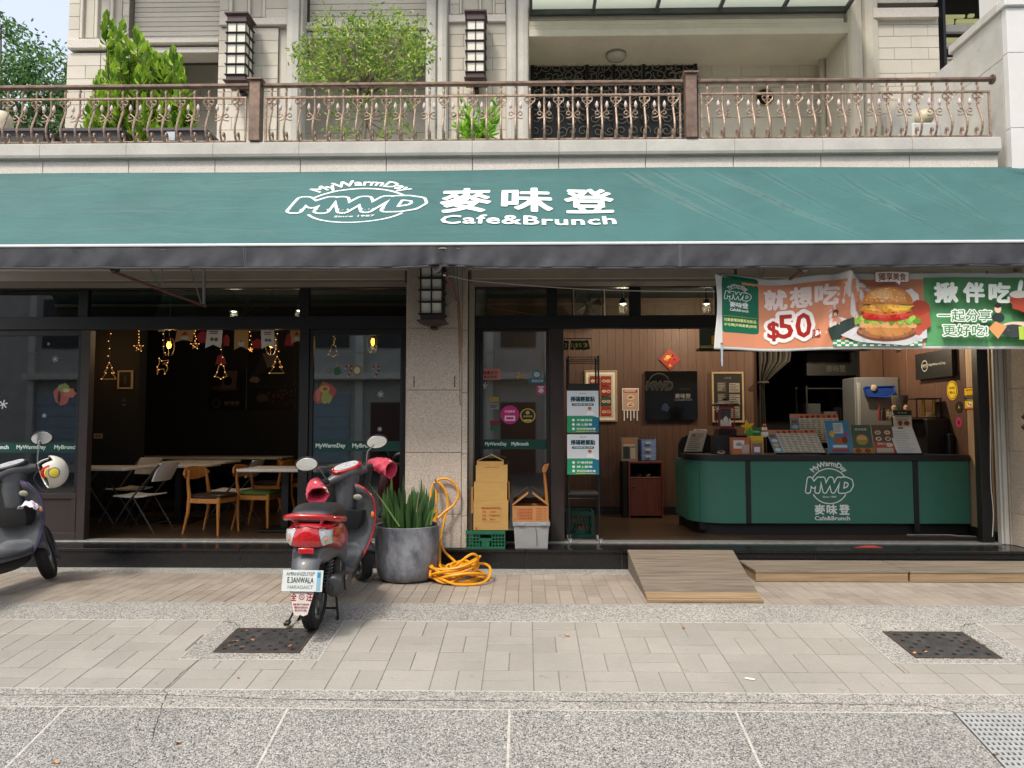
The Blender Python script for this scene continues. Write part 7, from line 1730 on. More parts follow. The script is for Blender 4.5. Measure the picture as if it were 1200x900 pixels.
def obox(px0, px1, py0, py1, Y, d, name, label, cat, m, draw=None, z0=None, par=None):
 x0, x1 = PX(px0, Y, py1), PX(px1, Y, py1); z1 = PZ(py0, Y, px0); z0 = ZC if z0 is None else z0
 t = empty(name, ((x0 + x1) / 2, Y, z0), label, cat)
 mb = MB(); mb.cbox(x0, x1, Y, Y + d, z0, z1, .003); mb.build('box_body', m, t)
 if draw: pr = Print(); draw(pr, x1 - x0, z1 - z0); pr.build('print', t, flat(x0, Y, z0))
 return t
def d_candy(pr, w, h): pr.rect(0, 0, w, h, '#b06a56'); pr.rect(w * .12, h * .35, w * .7, h * .85, '#d8d2c6'); pr.blob(w * .4, h * .6, w * .15, h * .12, '#8a8f94', seed=2); pr.rect(w * .1, 0, w * .5, h * .25, '#cf7a34'); pr.rect(w * .55, h * .05, w * .95, h * .6, '#b9a39a')
def d_candy2(pr, w, h): pr.rect(0, 0, w, h, '#c98f4a'); pr.rect(w * .1, h * .0, w * .9, h * .6, '#2f8a5c'); pr.rect(w * .15, h * .05, w * .8, h * .5, '#c64a6a'); pr.rect(w * .25, h * .12, w * .7, h * .4, '#dfe1e4'); pr.rect(0, h * .75, w, h, '#d8b23a')
obox(857, 879, 513, 532, 8.52, .14, 'snack_box', 'red and white snack carton on the counter left of the green one', 'carton', mat('carton_pink', '#a86a58', .6), d_candy)
obox(880, 895, 511, 532, 8.54, .14, 'snack_box', 'small yellow, green and pink snack carton on the counter', 'carton', mat('carton_yellow', '#c9a83e', .6), d_candy2)
def d_cad(pr, w, h): pr.blob(w * .4, h * .12, w * .28, h * .1, '#b8aaa0', seed=4); pr.blob(w * .4, h * .14, w * .15, h * .06, '#8e2f2a', seed=6)
obox(838, 856, 511, 531, 8.60, .2, 'black_caddy', 'black box for cutlery on the counter, below the red lantern', 'box', m_cblack, d_cad)
c = P3(876.5, 500, 8.62); mb = MB(); mb.prism([(c.x + .085 * (1 if k % 2 == 0 else .42) * math.sin(k * PI / 5 - .2), c.z + .085 * (1 if k % 2 == 0 else .42) * math.cos(k * PI / 5 - .2)) for k in range(10)], 8.62, 8.64, 'xz'); mb.build('yellow_star', mat('felt_yellow', '#d9b21c', .7, .05), label='yellow felt star standing on the snack cartons', cat='star')
c = P3(877, 507, 8.6); mb = MB(); mb.prism([(c.x + x, c.z + z) for x, z in ((-.03, -.03), (.03, -.03), (.06, .0), (.03, .03), (.02, .06), (-.01, .03), (-.03, .02))], 8.59, 8.60, 'xz'); mb.build('green_leaf_tag', mat('felt_green', '#3f9a3a', .7, .05), label='bright green felt leaf below the yellow star', cat='tag')
def d_tag(pr, w, h): pr.rect(0, 0, w, h, '#1d8a5c'); pr.text('MWD', w / 2, h / 2, w * .6, None, '#dfe9e2', bold=.03)
x0, x1, z0, z1 = PX(881, 8.7, 505), PX(892, 8.7, 505), PZ(511, 8.7, 880), PZ(501, 8.7, 880)
sheet('green_card', 'small green card between the star and the snowman', 'card', x0, x1, z0, z1, 8.7, d_tag, .004)
c = P3(896, 512, 8.62); t = empty('snowman', (c.x, 8.62, c.z), 'small white snowman figure with a red hat and scarf', 'figurine'); m_snow = mat('snow_white', '#dcdcda', .8, .03)
mb = MB(); mb.ball((c.x, 8.62, c.z + .035), .042, 12); mb.ball((c.x, 8.62, c.z + .095), .032, 12); mb.build('body', m_snow, t, smooth=True)
mb = MB(); mb.tube([(c.x + .03 * math.cos(k * PI / 5), 8.62 + .03 * math.sin(k * PI / 5), c.z + .068) for k in range(10)], .009, 6, closed=True); mb.build('scarf', m_redl, t)
mb = MB(); mb.lathe([(.03, .115), (.022, .14), (.004, .155)], (c.x, 8.62, c.z), 10); mb.build('hat', m_redl, t)
c = P3(841, 479, 8.82)
cling('snowflake_ornament', 'white snowflake ornament in front of the red lantern', 841, 480, 9, 9, [('flake', '#d0d4d6')], 'ornament'); bpy.data.objects.get('snowflake_ornament').location = c
sf2 = None
cling('snowflake_ornament', 'white snowflake ornament on the counter left of the printed card', 1043.5, 486, 9, 9, [('flake', '#d0d4d6')], 'ornament'); [o for o in COL.objects if o.name.startswith('snowflake_ornament')][-1].location = P3(1043.5, 486, 8.7)
t = empty('coffee_machine', (PX(1095, 9.0), 9.0, ZC - .2), 'black coffee machine with steps at the right end of the counter', 'coffee machine')
x0, x1 = PX(1076, 9.0, 520), min(PX(1112, 9.0, 520), XS - .02)
mb = MB(); mb.cbox(x0, x1, 8.8, 9.2, ZC - .15, PZ(491, 8.9), .01); mb.build('body', m_blk, t)
mb = MB(); mb.cbox(x0 + .2, x1 + .0, 8.7, 8.799, ZC - .1, PZ(508, 8.8), .01); mb.build('front_step', m_blk, t)
m_gold = mat('brushed_gold', '#a8863a', .3, .1, 10, metal=.8); m_clear = mat_glass('jar_glass', (.8, .8, .78), .1)
t2 = empty('drip_brewer', (PX(1082, 9.0), 9.0, PZ(490, 9)), 'glass brewer in a black frame with brass posts on top of the coffee machine', 'brewer')
fx0, fx1, fz1, fz0 = PX(1069, 9.0, 480), PX(1099, 9.0, 480), PZ(467, 9.0), PZ(490.5, 8.9) + .002
mb = MB(); mb.cbox(fx0, fx1, 8.9, 9.15, fz1 - .015, fz1, .003)
for x in (fx0 + .005, fx1 - .017): mb.box(x, x + .012, 8.91, 8.922, fz0, fz1 - .016)
mb.build('frame', m_blk, t2)
mb = MB(); mb.box(fx0 - .04, fx1 + .04, 8.88, 9.15, fz0 - .0, fz0 + .012); mb.build('tray', m_blk, t2)
for u in (.42, .82):
 x = fx0 + (fx1 - fx0) * u; mb = MB(); mb.lathe([(.018, fz0 + .03), (.018, fz1 - .02)], (x, 8.98, 0), 10); mb.build('brass_post', m_gold, t2, smooth=True)
mb = MB(); mb.lathe([(.045, fz0 + .013), (.05, fz0 + .07), (.04, fz0 + .08)], (fx0 + (fx1 - fx0) * .6, 8.96, 0), 14); mb.build('cup', mat('cup_cream', '#b39a74', .5), t2, smooth=True)
t3 = empty('coffee_grinder', (PX(1057, 9.2), 9.2, ZC - .1), 'coffee grinder with a glass hopper behind the printed card', 'grinder')
gx = PX(1058, 9.2, 480); mb = MB(); mb.cbox(gx - .09, gx + .09, 9.15, 9.32, ZC - .1, PZ(487, 9.2), .01); mb.build('body', m_blk, t3)
mb = MB(); mb.lathe([(.05, PZ(486.5, 9.2)), (.095, PZ(470, 9.2)), (.10, PZ(465, 9.2)), (.10, PZ(463.5, 9.2))], (gx - .02, 9.23, 0), 18); mb.build('hopper', mat('hopper_glass', '#5a5650', .15, .2, 20), t3, smooth=True)
for i, (px, py, r, h, col, lab) in enumerate(((1031, 493, .018, .20, '#8e2a22', 'red sauce bottle'), (1036, 493, .022, .16, '#1c1a1a', 'dark bottle'), (1042, 493, .03, .14, '#8a6a3a', 'amber jar'), (1048, 480, .03, .06, '#b89a7a', 'small cream figure'), (1062, 480, .03, .06, '#b8937a', 'small orange figure'))):
 c_ = P3(px, py, 9.12); mb = MB(); mb.lathe([(r, 0), (r, h * .65), (r * .5, h * .8), (r * .45, h)], c_, 12); mb.build('bottle', mat('bottle_%d' % i, col, .35, .05), label=lab + ' behind the cards on the counter', cat='bottle' if i < 3 else 'figurine', smooth=True)
def d_dk(pr, w, h): pr.rect(0, 0, w, h, '#1c3a30'); pr.text('點餐處', w / 2, h * .55, w * .5, h * .25, '#9fb0a8', bold=.02)
x0, x1, z0, z1 = Pr(1046, 1068, 481, 487, 8.9); sheet('green_name_card', 'small dark green name card above the printed card', 'card', x0, x1, z0, z1, 8.9, d_dk, .004)
t = empty('wooden_cabinet', (PX(756, 10.0), 10.0, ZF), 'small reddish wooden cabinet with an open top shelf, left of the counter', 'cabinet'); m_cab = mat_wood('cabinet_red', '#52251a', '#6d3424', 1, True, .45)
x0, x1 = PX(736.5, 10.0, 570), PX(777, 10.0, 570); zt_ = PZ(540.5, 10.0); y0, y1 = 10.0, 10.36
mb = MB(); mb.cbox(x0, x1, y0, y1, zt_ - .03, zt_); mb.build('top', m_cab, t)
for a, b in ((x0, x0 + .025), (x1 - .025, x1)): mb = MB(); mb.cbox(a, b, y0 + .002, y1, ZF, zt_ - .031); mb.build('side_panel', m_cab, t)
zs_ = PZ(559, 10.0); mb = MB(); mb.cbox(x0 + .026, x1 - .026, y0 + .002, y1, zs_ - .02, zs_); mb.build('shelf', m_cab, t)
mb = MB(); mb.cbox(x0 + .027, x1 - .027, y0 + .004, y0 + .02, ZF + .03, zs_ - .022, .003); dr_ = mb.build('door', m_cab, t)
mb = MB(); mb.ball((x0 + .07, y0 - .004, PZ(570, 10)), .014, 8); mb.ball((x0 + .06, y0 + .0, PZ(580, 10)), .008, 8); mb.build('knob', m_brownf, dr_)
mb = MB(); mb.box(x0 + .026, x1 - .026, y1 - .01, y1, ZF, zt_ - .031); mb.build('back_panel', m_black, t)
mb = MB(); mb.cbox(x0 - .07, x0 - .002, y0 + .05, y1, ZF, zt_ - .01, .003); mb.build('side_gap_board', m_black, t)
mb = MB(); mb.grid(lambda a, b: Vector((x0 + .05 + (x1 - x0 - .1) * a, y0 + .06 + .2 * b, zs_ + .004 + .07 * math.sin(PI * a) ** .5 * math.sin(PI * (b * .9 + .05)) + .015 * math.sin(a * 19 + b * 7))), 24, 10)
mb.build('black_bag', mat('black_bag', '#1a1a1c', .3, .1), label='crumpled black plastic bag inside the cabinet shelf', cat='bag', smooth=True)
def d_mag(pr, w, h): pr.rect(0, 0, w, h, '#77706a'); pr.rect(w * .1, h * .75, w * .85, h * .95, '#9a6a52'); pr.rect(w * .1, h * .1, w * .5, h * .6, '#2d3033'); pr.rect(w * .55, h * .1, w * .85, h * .55, '#a89a92'); lines(pr, w * .1, w * .9, h * .62, h * .72, 2, '#c9c2ba')
x0, x1, z0, z1 = PX(728.5, 10.05, 530), PX(747.5, 10.05, 530), zt_ + .001, PZ(512.5, 10.05)
sheet('magazine_rack', 'small rack of magazines on the wooden cabinet', 'magazines', x0, x1, z0, z1, 10.05, d_mag, .08, m=MATS['white_paper'], tilt=.05)
t = empty('drawer_box', (PX(760, 10.05), 10.05, zt_), 'blue desktop box with three drawers on the wooden cabinet', 'drawer box'); x0, x1, z1 = PX(751, 10.05, 530), PX(769.5, 10.05, 530), PZ(515, 10.05)
m_bl = mat('drawer_blue', '#3d5a96', .4, .08); mb = MB(); mb.cbox(x0, x1, 10.06, 10.3, zt_ + .001, z1); mb.build('case', m_bl, t)
for k in range(3):
 za_ = zt_ + .01 + (z1 - zt_ - .02) * k / 3; zb__ = zt_ + .005 + (z1 - zt_ - .02) * (k + 1) / 3; mb = MB(); mb.cbox(x0 + .012, x1 - .012, 10.045, 10.059, za_, zb__, .003); d_ = mb.build('drawer', mat('drawer_pale', '#7a90bd', .35, .08), t)
 mb = MB(); mb.cbox((x0 + x1) / 2 - .05, (x0 + x1) / 2 + .03, 10.03, 10.0445, (za_ + zb__) / 2 - .008, (za_ + zb__) / 2 + .02, .003); mb.build('handle', mat('label_grey', '#a8aeb8', .5), d_)
# ------------------------------------------------------------------ wire trolley in the doorway
YT0, YT1 = 7.72, 8.02; ZS = .199
tx0, tx1 = PX(666, YT0, 600), PX(703.5, YT0, 600); zt_ = PZ(420, YT1)
tr_ = empty('wire_trolley', ((tx0 + tx1) / 2, (YT0 + YT1) / 2, ZS), 'tall black wire trolley on castors in the doorway, two posters tied to its front', 'trolley')
m_tb = mat('trolley_black', '#1b1b1d', .4, .15, 20, metal=.3)
zc_ = ZS + .075
for x in (tx0 + .01, tx1 - .01):
 for y in (YT0 + .01, YT1 - .01):
  mb = MB(); mb.tube([(x, y, zc_), (x, y, zt_)], .010, 8); mb.build('post', m_tb, tr_, smooth=True)
  mb = MB(); mb.lathe([(.028, -.012), (.032, -.010), (.032, .010), (.028, .012)], (x + .012, y - .01, ZS + .033), 16, 'x'); w_ = mb.build('castor', mat('castor_grey', '#77787a', .35, .1, metal=.3), tr_, smooth=True)
  mb = MB(); mb.prism([(x - .008, ZS + .075), (x + .034, ZS + .075), (x + .03, ZS + .03), (x + .026, ZS + .03), (x + .024, ZS + .06), (x + .0, ZS + .06), (x - .002, ZS + .03), (x - .006, ZS + .03)], y - .018, y - .004, 'xz'); mb.build('castor_fork', m_steel, w_)
def wshelf(z):
 mb = MB()
 for zz_ in (z, z + .045):
  mb.tube([(tx0, YT0, zz_), (tx1, YT0, zz_), (tx1, YT1, zz_), (tx0, YT1, zz_)], .004, 5, closed=True)
 n = 14
 for i in range(n + 1): x = tx0 + (tx1 - tx0) * i / n; mb.tube([(x, YT0, z), (x, YT1, z)], .0022, 4)
 for i in range(n):
  x = tx0 + (tx1 - tx0) * i / n; x2 = tx0 + (tx1 - tx0) * (i + 1) / n; mb.tube([(x, YT0, z if i % 2 else z + .045), (x2, YT0, z + .045 if i % 2 else z)], .002, 4)
 mb.build('wire_shelf', m_tb, tr_)
for z in (zt_ - .06, PZ(455, YT0), PZ(584, YT0)): wshelf(z)
mb = MB(); mb.cbox(tx0 + .01, tx1 - .01, YT0 + .01, YT1 - .01, PZ(583, YT0) + .006, PZ(577, YT0), .012); mb.build('black_tray', m_blk, label='flat black tray on the lower shelf of the wire trolley', cat='tray')
mb = MB(); mb.cbox(tx0 - .0, tx1 + .0, YT0 - .018, YT0 - .006, PZ(458, YT0), PZ(450, YT0), .006); mb.build('poster_clip_bar', m_blk, tr_)
def d_qr(pr, w, h):
 pr.rect(0, 0, w, h, '#d5d9dd'); pr.text('麥味登', w * .5, h * .93, w * .2, h * .03, '#4a5a68'); pr.text('掃碼輕鬆點', w * .5, h * .80, w * .78, h * .13, '#14474f', bold=.045)
 pr.rect(w * .15, h * .64, w * .85, h * .70, '#14605f', .008); pr.text('不用排隊 馬上享用', w * .5, h * .67, w * .6, h * .035, '#d5d9dd', bold=.02)
 pr.poly([(0, 0), (w, 0), (w, h * .36), (w * .8, h * .40), (0, h * .40)], '#2a8f66'); pr.poly([(w * .55, 0), (w, 0), (w, h * .36), (w * .85, h * .39)], '#1d6f86')
 pr.ell(w * .72, h * .56, w * .06, h * .045, '#c9a08c', 12); pr.ell(w * .715, h * .585, w * .06, h * .03, '#a85a48', 12); pr.poly([(w * .6, h * .42), (w * .88, h * .42), (w * .8, h * .52), (w * .65, h * .52)], '#e9ecee')
 for j, s_ in enumerate(('手機掃描', '線上點餐', '到店快速取餐')): y = h * (.30 - j * .105); pr.ell(w * .2, y, w * .045, w * .045, '#dfe8e4', 12); pr.text(s_, w * (.55 if j != 2 else .6), y, w * (.5 if j != 2 else .6), h * .055, '#e3ece6', bold=.02)
 pr.rect(w * .28, h * .025, w * .9, h * .04, '#c9c84a')
for k, (pa, pb_) in enumerate(((458, 507), (509, 556))):
 x0, x1 = PX(664.5, YT0 - .02, 500), PX(701.5, YT0 - .02, 500)
 sheet('order_poster', ('white and green ordering poster, upper of the two on the wire trolley', 'white and green ordering poster, lower of the two on the wire trolley')[k], 'poster', x0, x1, PZ(pb_, YT0 - .02), PZ(pa, YT0 - .02), YT0 - .022 - .002 * k, d_qr, .002, group='order posters on the trolley')
def crate(x0, x1, y0, y1, z0, z1, label, m, rows_=2, diag=False):
 t = empty('plastic_crate', ((x0 + x1) / 2, (y0 + y1) / 2, z0), label, 'crate'); th = .012
 mb = MB(); mb.box(x0 + th, x1 - th, y0 + th, y1 - th, z0, z0 + .01); mb.build('floor_panel', m, t)
 def side(a0, a1, fix, ax, nm):
  mb = MB(); H_ = z1 - z0; L_ = a1 - a0
  bx = (lambda u0, u1, w0, w1, e=0: mb.box(u0, u1, fix - e, fix + th + e, w0, w1)) if ax == 'x' else (lambda u0, u1, w0, w1, e=0: mb.box(fix - e, fix + th + e, u0, u1, w0, w1))
  bx(a0, a1, z1 - H_ * .16, z1, .004); bx(a0, a1, z0, z0 + H_ * .12, .002)
  if diag:
   bx(a0 + .001, a0 + .03, z0 + H_ * .12 + .001, z1 - H_ * .16 - .001); bx(a1 - .03, a1 - .001, z0 + H_ * .12 + .001, z1 - H_ * .16 - .001)
   bx(a0 + L_ * .3, a0 + L_ * .7, z0 + H_ * .13, z0 + H_ * .36, .001)
   n = 9
   for i in range(n):
    for s_ in (-1, 1):
     u = a0 + L_ * (i + .5) / n; zA_, zB_ = z0 + H_ * .14, z1 - H_ * .18
     pA_, pB_ = (u - s_ * L_ / n * .9, zA_), (u + s_ * L_ / n * .9, zB_)
     pts = [(pA_[0] - .004, zA_), (pA_[0] + .004, zA_), (pB_[0] + .004, zB_), (pB_[0] - .004, zB_)]
     pts = [(min(max(p_[0], a0 + .002), a1 - .002), p_[1]) for p_ in pts]
     mb.prism(pts, fix + .002 + .001 * (s_ > 0), fix + th - .003 + .001 * (s_ > 0), 'xz' if ax == 'x' else 'yz')
  else:
   n = 12
   for r in range(rows_):
    zA_ = z0 + H_ * (.12 + .72 * r / rows_); zB_ = z0 + H_ * (.12 + .72 * (r + 1) / rows_)
    bx(a0 + .001, a1 - .001, zB_ - .008, zB_ - .001, .003)
    for i in range(n + 1):
     u = a0 + (L_ - .012) * i / n
     if r == rows_ - 1 and ax == 'x' and .36 < (i / n) < .64: continue
     bx(u + .001, u + .012, zA_ + .0005, zB_ - .0085)
     if i < n and not (3 < i < 8): bx(u + .0125, u + L_ / n, zA_ + H_ * .12, zA_ + H_ * .17, -.002)
    if r == rows_ - 1 and ax == 'x': bx(a0 + L_ * .36, a0 + L_ * .64, zA_, zA_ + H_ * .1)
   bx(a0 + L_ * .40, a0 + L_ * .60, z0 + H_ * .13, z0 + H_ * .45, .002)
  mb.build(nm, m, t)
 side(x0, x1, y0, 'x', 'front_side'); side(x0, x1, y1 - th, 'x', 'back_side'); side(y0 + th + .005, y1 - th - .005, x0, 'y', 'left_side'); side(y0 + th + .005, y1 - th - .005, x1 - th, 'y', 'right_side'); return t
m_crg = mat('crate_green', '#1b5a41', .45, .1, 10); m_crd = mat('crate_dark_green', '#0e4a3c', .45, .1, 10)
cr = crate(PX(663, 8.25, 610), PX(696, 8.25, 610), 8.25, 8.58, ZF + .002, PZ(599.5, 8.25), 'dark green lattice crate on the floor behind the wire trolley', m_crd, diag=True)
pr = Print(); pr.arc(0, 0, .025, 30, 300, .012, '#9a3a22', sq=.5); pr.text('R', .03, -.004, .02, None, '#9a3a22', bold=.03); c_ = P3(681, 618.5, 8.25); pr.build('print', cr, flat(c_.x, 8.245, c_.z))
Yn = 8.15
for i, (px, s_, tl) in enumerate(((662, '12', -4), (671, '11', -8), (676, '1', 10), (680, '5', 6), (686, '3', 15))):
 c_ = P3(px, 404.5, Yn - i * .012); h, w = .105, .085 if i in (0, 4) else .05
 t = empty('number_card', c_, ('wide dark card with a yellow 12, leftmost of the number cards over the trolley', 'narrow dark card just right of the leftmost number card', 'narrow dark card in the middle of the number cards', 'narrow dark card just left of the tilted rightmost number card', 'tilted dark card with a yellow 3, rightmost of the number cards over the trolley')[i], 'number card', 'number cards above the trolley')
 T = Matrix.Translation(c_) @ Matrix.Rotation(R(-tl), 4, 'Y')
 mb = MB(); mb.box(-w / 2, w / 2, 0, .003, -h / 2, h / 2); mb.v = [tuple(T @ Vector(v)) for v in mb.v]; mb.build('card', mat('card_dark', '#16261f', .5, .1), t)
 pr = Print(); pr.text(s_, 0, 0, w * .6, h * .45, '#c9bb2e', bold=.02); pr.build('print', t, lambda u, v, d: T @ Vector((u, -d - .0008, v)))
c_ = P3(673, 397, Yn); mb = MB(); mb.box(c_.x - .2, c_.x + .2, Yn + .02, Yn + .025, c_.z, c_.z + .01); mb.tube([(c_.x, Yn + .02, c_.z), (c_.x, Yn + .02, c_.z + .12)], .003, 4); mb.build('card_hook_bar', m_blk, label='thin black bar that carries the number cards', cat='bar')
# ------------------------------------------------------------------ crate and cardboard on the step
m_card = mat('cardboard', '#a8854a', .8, .08, 5, bump=.1, bscale=80, stretch=(1, 1, 6)); m_card2 = mat('cardboard_brown', '#a07242', .8, .08, 5, bump=.1, bscale=80); m_cardin = mat('cardboard_inside', '#7d6238', .85, .1, 6)
Yb = 7.53
gx0, gx1 = PX(546, Yb, 630), PX(592, Yb, 630)
ZT = .1985
crate(gx0, gx1, Yb, Yb + .30, ZT, PZ(622, Yb), 'green plastic crate on the step below the tall stack of cardboard', m_crg, 2)
zt_ = PZ(621.5, Yb); 
def cbx(name, x0, x1, y0, y1, z0, z1, label, m=m_card, flaps=(), draw=None, group=None, par=None, open_=False):
 t = empty(name, ((x0 + x1) / 2, y0, z0), label, 'carton', group); th = .005
 for a in ((x0, x1, y0, y0 + th), (x0, x1, y1 - th, y1), (x0, x0 + th, y0 + th + .0005, y1 - th - .0005), (x1 - th, x1, y0 + th + .0005, y1 - th - .0005)):
  mb = MB(); mb.box(a[0], a[1], a[2], a[3], z0, z1); mb.build('side_panel', m, t)
 mb = MB(); mb.box(x0 + th + .001, x1 - th - .001, y0 + th + .001, y1 - th - .001, z0, z0 + th); mb.build('bottom_panel', m, t)
 if not open_: mb = MB(); mb.box(x0 + .001, x1 - .001, y0 + .001, y1 - .001, z1 + .0005, z1 + th); mb.build('top_panel', m, t)
 for (side_, ln, ang, mm) in flaps:
  mb = MB(); c, s = math.cos(ang), math.sin(ang)
  if side_ == 'L': mb.prism([(x0, z1 + .001), (x0 + ln * c, z1 + ln * s), (x0 + ln * c - .004 * s, z1 + ln * s + .005 * c), (x0 - .004 * s, z1 + .006)], y0 + .005, y1 - .005, 'xz')
  if side_ == 'R': mb.prism([(x1, z1 + .001), (x1 - ln * c, z1 + ln * s), (x1 - ln * c + .004 * s, z1 + ln * s + .005 * c), (x1 + .004 * s, z1 + .006)], y0 + .005, y1 - .005, 'xz')
  if side_ == 'F': mb.prism([(y0, z1 + .001), (y0 + ln * c, z1 + ln * s), (y0 + ln * c + .004, z1 + ln * s + .003), (y0 + .004, z1 + .001)], x0 + .006, x1 - .006, 'yz')
  mb.build('flap', mm, t)
 if draw: pr = Print(); draw(pr, x1 - x0, z1 - z0); pr.build('print', t, flat(x0, y0, z0))
 return t
RD = '#a63c22'
def d_box1(pr, w, h):
 for a in (.26, .79): pr.rect(w * a, h * .27, w * a + .002, h * .73, RD)
 pr.rect(w * .26, h * .27, w * .79, h * .276, RD); pr.rect(w * .26, h * .72, w * .79, h * .728, RD)
 pr.text('蔬菜食品有限公司', w * .5, h * .76, w * .54, h * .06, RD, bold=.01)
 for j, s_ in enumerate(('地址', '品名', '數量')): y = h * (.63 - j * .125); pr.text(s_, w * .32, y, w * .09, h * .05, RD, bold=.02); pr.text(('公司名', '冷凍薯條食材', '陸入')[j], w * (.56 if j != 1 else .6), y, w * (.18 if j != 1 else .32), h * .05, RD, bold=.02); pr.rect(w * .27, y - h * .062, w * .78, y - h * .06, RD)
 pr.rect(w * .06, h * .04, w * .11, h * .09, RD)
cx0, cx1 = PX(555, Yb + .02, 560), PX(595.5, Yb + .02, 560); z1, z2, z3 = PZ(587, Yb), PZ(566, Yb), PZ(546, Yb)
b1 = cbx('cardboard_box', cx0, cx1, Yb + .01, Yb + .27, zt_ + .001, z1, 'tall yellowish carton with red printing standing on the green crate', draw=d_box1)
cbx('cardboard_box', cx0 + .004, cx1 - .012, Yb + .025, Yb + .26, z1 + .006, z2, 'plain carton stacked on the tall printed one', flaps=())
mb = MB(); mb.cbox(cx0 - .03, cx0 - .008, Yb + .07, Yb + .26, PZ(603, Yb), PZ(572, Yb), .002); mb.build('folded_cardboard', m_card2, label='folded cardboard sheet pushed in at the left side of the carton stack', cat='cardboard')
mb = MB(); mb.prism([(cx1 + .004, PZ(592, Yb)), (cx1 + .016, PZ(585, Yb)), (cx1 + .014, PZ(566, Yb)), (cx1 - .006, PZ(565, Yb))], Yb + .08, Yb + .22, 'xz'); mb.build('folded_cardboard', m_card2, label='bent cardboard flap at the right side of the carton stack', cat='cardboard')
def d_box3(pr, w, h):
 for i in range(6): pr.rect(w * (.3 + i * .075), h * .97 - .014, w * (.34 + i * .075), h * .97 - .006, '#5a4424')
b3 = cbx('cardboard_box', PX(557.5, Yb), PX(594.5, Yb), Yb + .03, Yb + .24, z2 + .006, z3, 'upper plain carton of the stack, just below the one with open flaps', draw=d_box3)
cbx('cardboard_box', PX(558.5, Yb), PX(590, Yb), Yb + .06, Yb + .22, z3 + .006, PZ(541, Yb), 'small top carton of the stack with its flaps folded like a roof', flaps=(('L', .155, R(24), m_card), ('R', .155, R(27), m_card)), open_=True)
bx0_, bx1_ = PX(602, Yb), PX(643, Yb); zb0_, zb1_ = ZT, PZ(611.5, Yb)
m_grb = mat('bin_grey', '#8a8b8b', .5, .08, 8)
t = empty('grey_bin', ((bx0_ + bx1_) / 2, Yb, ZT), 'grey plastic storage bin on the step, carton on top', 'storage bin')
q4 = lambda e, z: [(bx0_ - e, Yb - e, z), (bx1_ + e, Yb - e, z), (bx1_ + e, Yb + .27 + e, z), (bx0_ - e, Yb + .27 + e, z)]
mb = MB(); mb.loft([q4(-.014, ZT), q4(0, zb1_ - .045), q4(.010, zb1_ - .044), q4(.012, zb1_)]); mb.build('body', m_grb, t, bevel=.004)
for u in (.12, .75): mb = MB(); x = bx0_ + (bx1_ - bx0_) * u; mb.cbox(x, x + .07, Yb - .022, Yb - .011, zb1_ - .038, zb1_ - .012, .003); mb.build('clip', m_grb, t)
mb = MB(); x = bx0_ + (bx1_ - bx0_) * .62; mb.tube([(x, Yb - .014, zb1_ - .05), (x + .01, Yb - .006, (zb1_ + ZT) / 2), (x + .014, Yb + .004, ZT + .03)], .0025, 4); mb.build('crack_line', m_crack, t)
def d_box2(pr, w, h):
 q = random.Random(2); pr.rect(w * .03, h * .86, w * .1, h * .9, RD); pr.rect(w * .03, h * .1, w * .1, h * .14, RD)
 for j in range(4): pr.text('冷凍食品專用', w * .34, h * (.78 - j * .19), w * .42, h * .14, RD, bold=.01)
 for j in range(5): pr.text('保存期限十八個月', w * .8, h * (.85 - j * .17), w * .3, h * .09, RD)
bx = cbx('cardboard_box', PX(600.5, Yb), PX(642.5, Yb), Yb + .0, Yb + .25, zb1_ + .002, PZ(593, Yb), 'brown carton with red printing and gable-like open flaps, on the grey bin', m_card2, (('L', .205, R(37), m_card2), ('R', .205, R(37), m_card2)), d_box2, open_=True)
x0, z0 = PX(640, Yb), PZ(592, Yb); pr = Print(); 
for i in range(6): pr.blob(.035 + .013 * i, .0 + .0 * i, .010, .008, RD, seed=i + 3)
mb = MB(); mb.tube([P3(637, 628, 7.85) , P3(641, 590, 7.86), P3(638.5, 560, 7.87), P3(637.5, 552, 7.87)], [.018, .018, .016, .014], 8)
t = empty('spare_chair_frame', P3(640, 630, 7.84), 'curved wooden chair leg and backrest end standing upright behind the carton', 'chair part'); mb.build('leg', m_oak, t, smooth=True)
mb = MB(); mb.prism([(P3(635, 553, 7.85).x, P3(635, 553, 7.85).z), (P3(640, 554, 7.85).x, P3(640, 554, 7.85).z), (P3(643.5, 543, 7.85).x, P3(643.5, 543, 7.85).z), (P3(638, 544, 7.85).x, P3(638, 544, 7.85).z), (P3(635.5, 548, 7.85).x, P3(635.5, 548, 7.85).z)], 7.835, 7.875, 'xz'); mb.build('backrest_end', m_oak, t, bevel=.006)
# ------------------------------------------------------------------ round pot with spiky plants, hose
pb = G(479, 672); pcx, pcy = PX(478.5, 7.0), 7.0; 
R0 = (PX(515, 7.0) - PX(441, 7.0)) / 2
ztop = PZ(617, 6.85)
pot = empty('round_pot', (pcx, pcy, 0), 'large round silver grey pot in front of the pillar', 'pot')
m_pot = mat('galvanised_pot', '#4c5058', .5, .3, 5, bump=.2, bscale=30, metal=.1, col2='#8f9298', stretch=(1.6, 1.6, 1))
mb = MB(); mb.lathe([(R0 * .62, 0), (R0 * .78, .012), (R0 * .89, .05), (R0 * .95, .11), (R0 * .985, .22), (R0 * 1.0, .36), (R0 * 1.0, ztop - .02), (R0 * 1.01, ztop - .005), (R0 * .99, ztop), (R0 * .95, ztop - .004), (R0 * .94, ztop - .06)], (pcx, pcy, 0), 48, cap=False); mb.build('shell', m_pot, pot, smooth=True)
mb = MB(); mb.lathe([(R0 * .94, ztop - .055), (R0 * .93, ztop - .04), (.01, ztop - .02)], (pcx, pcy, 0), 32, cap=False); mb.build('soil', m_soil, pot, smooth=True)
m_snk = leafmat('snake_leaf', '#3f6434', '#8cab66')
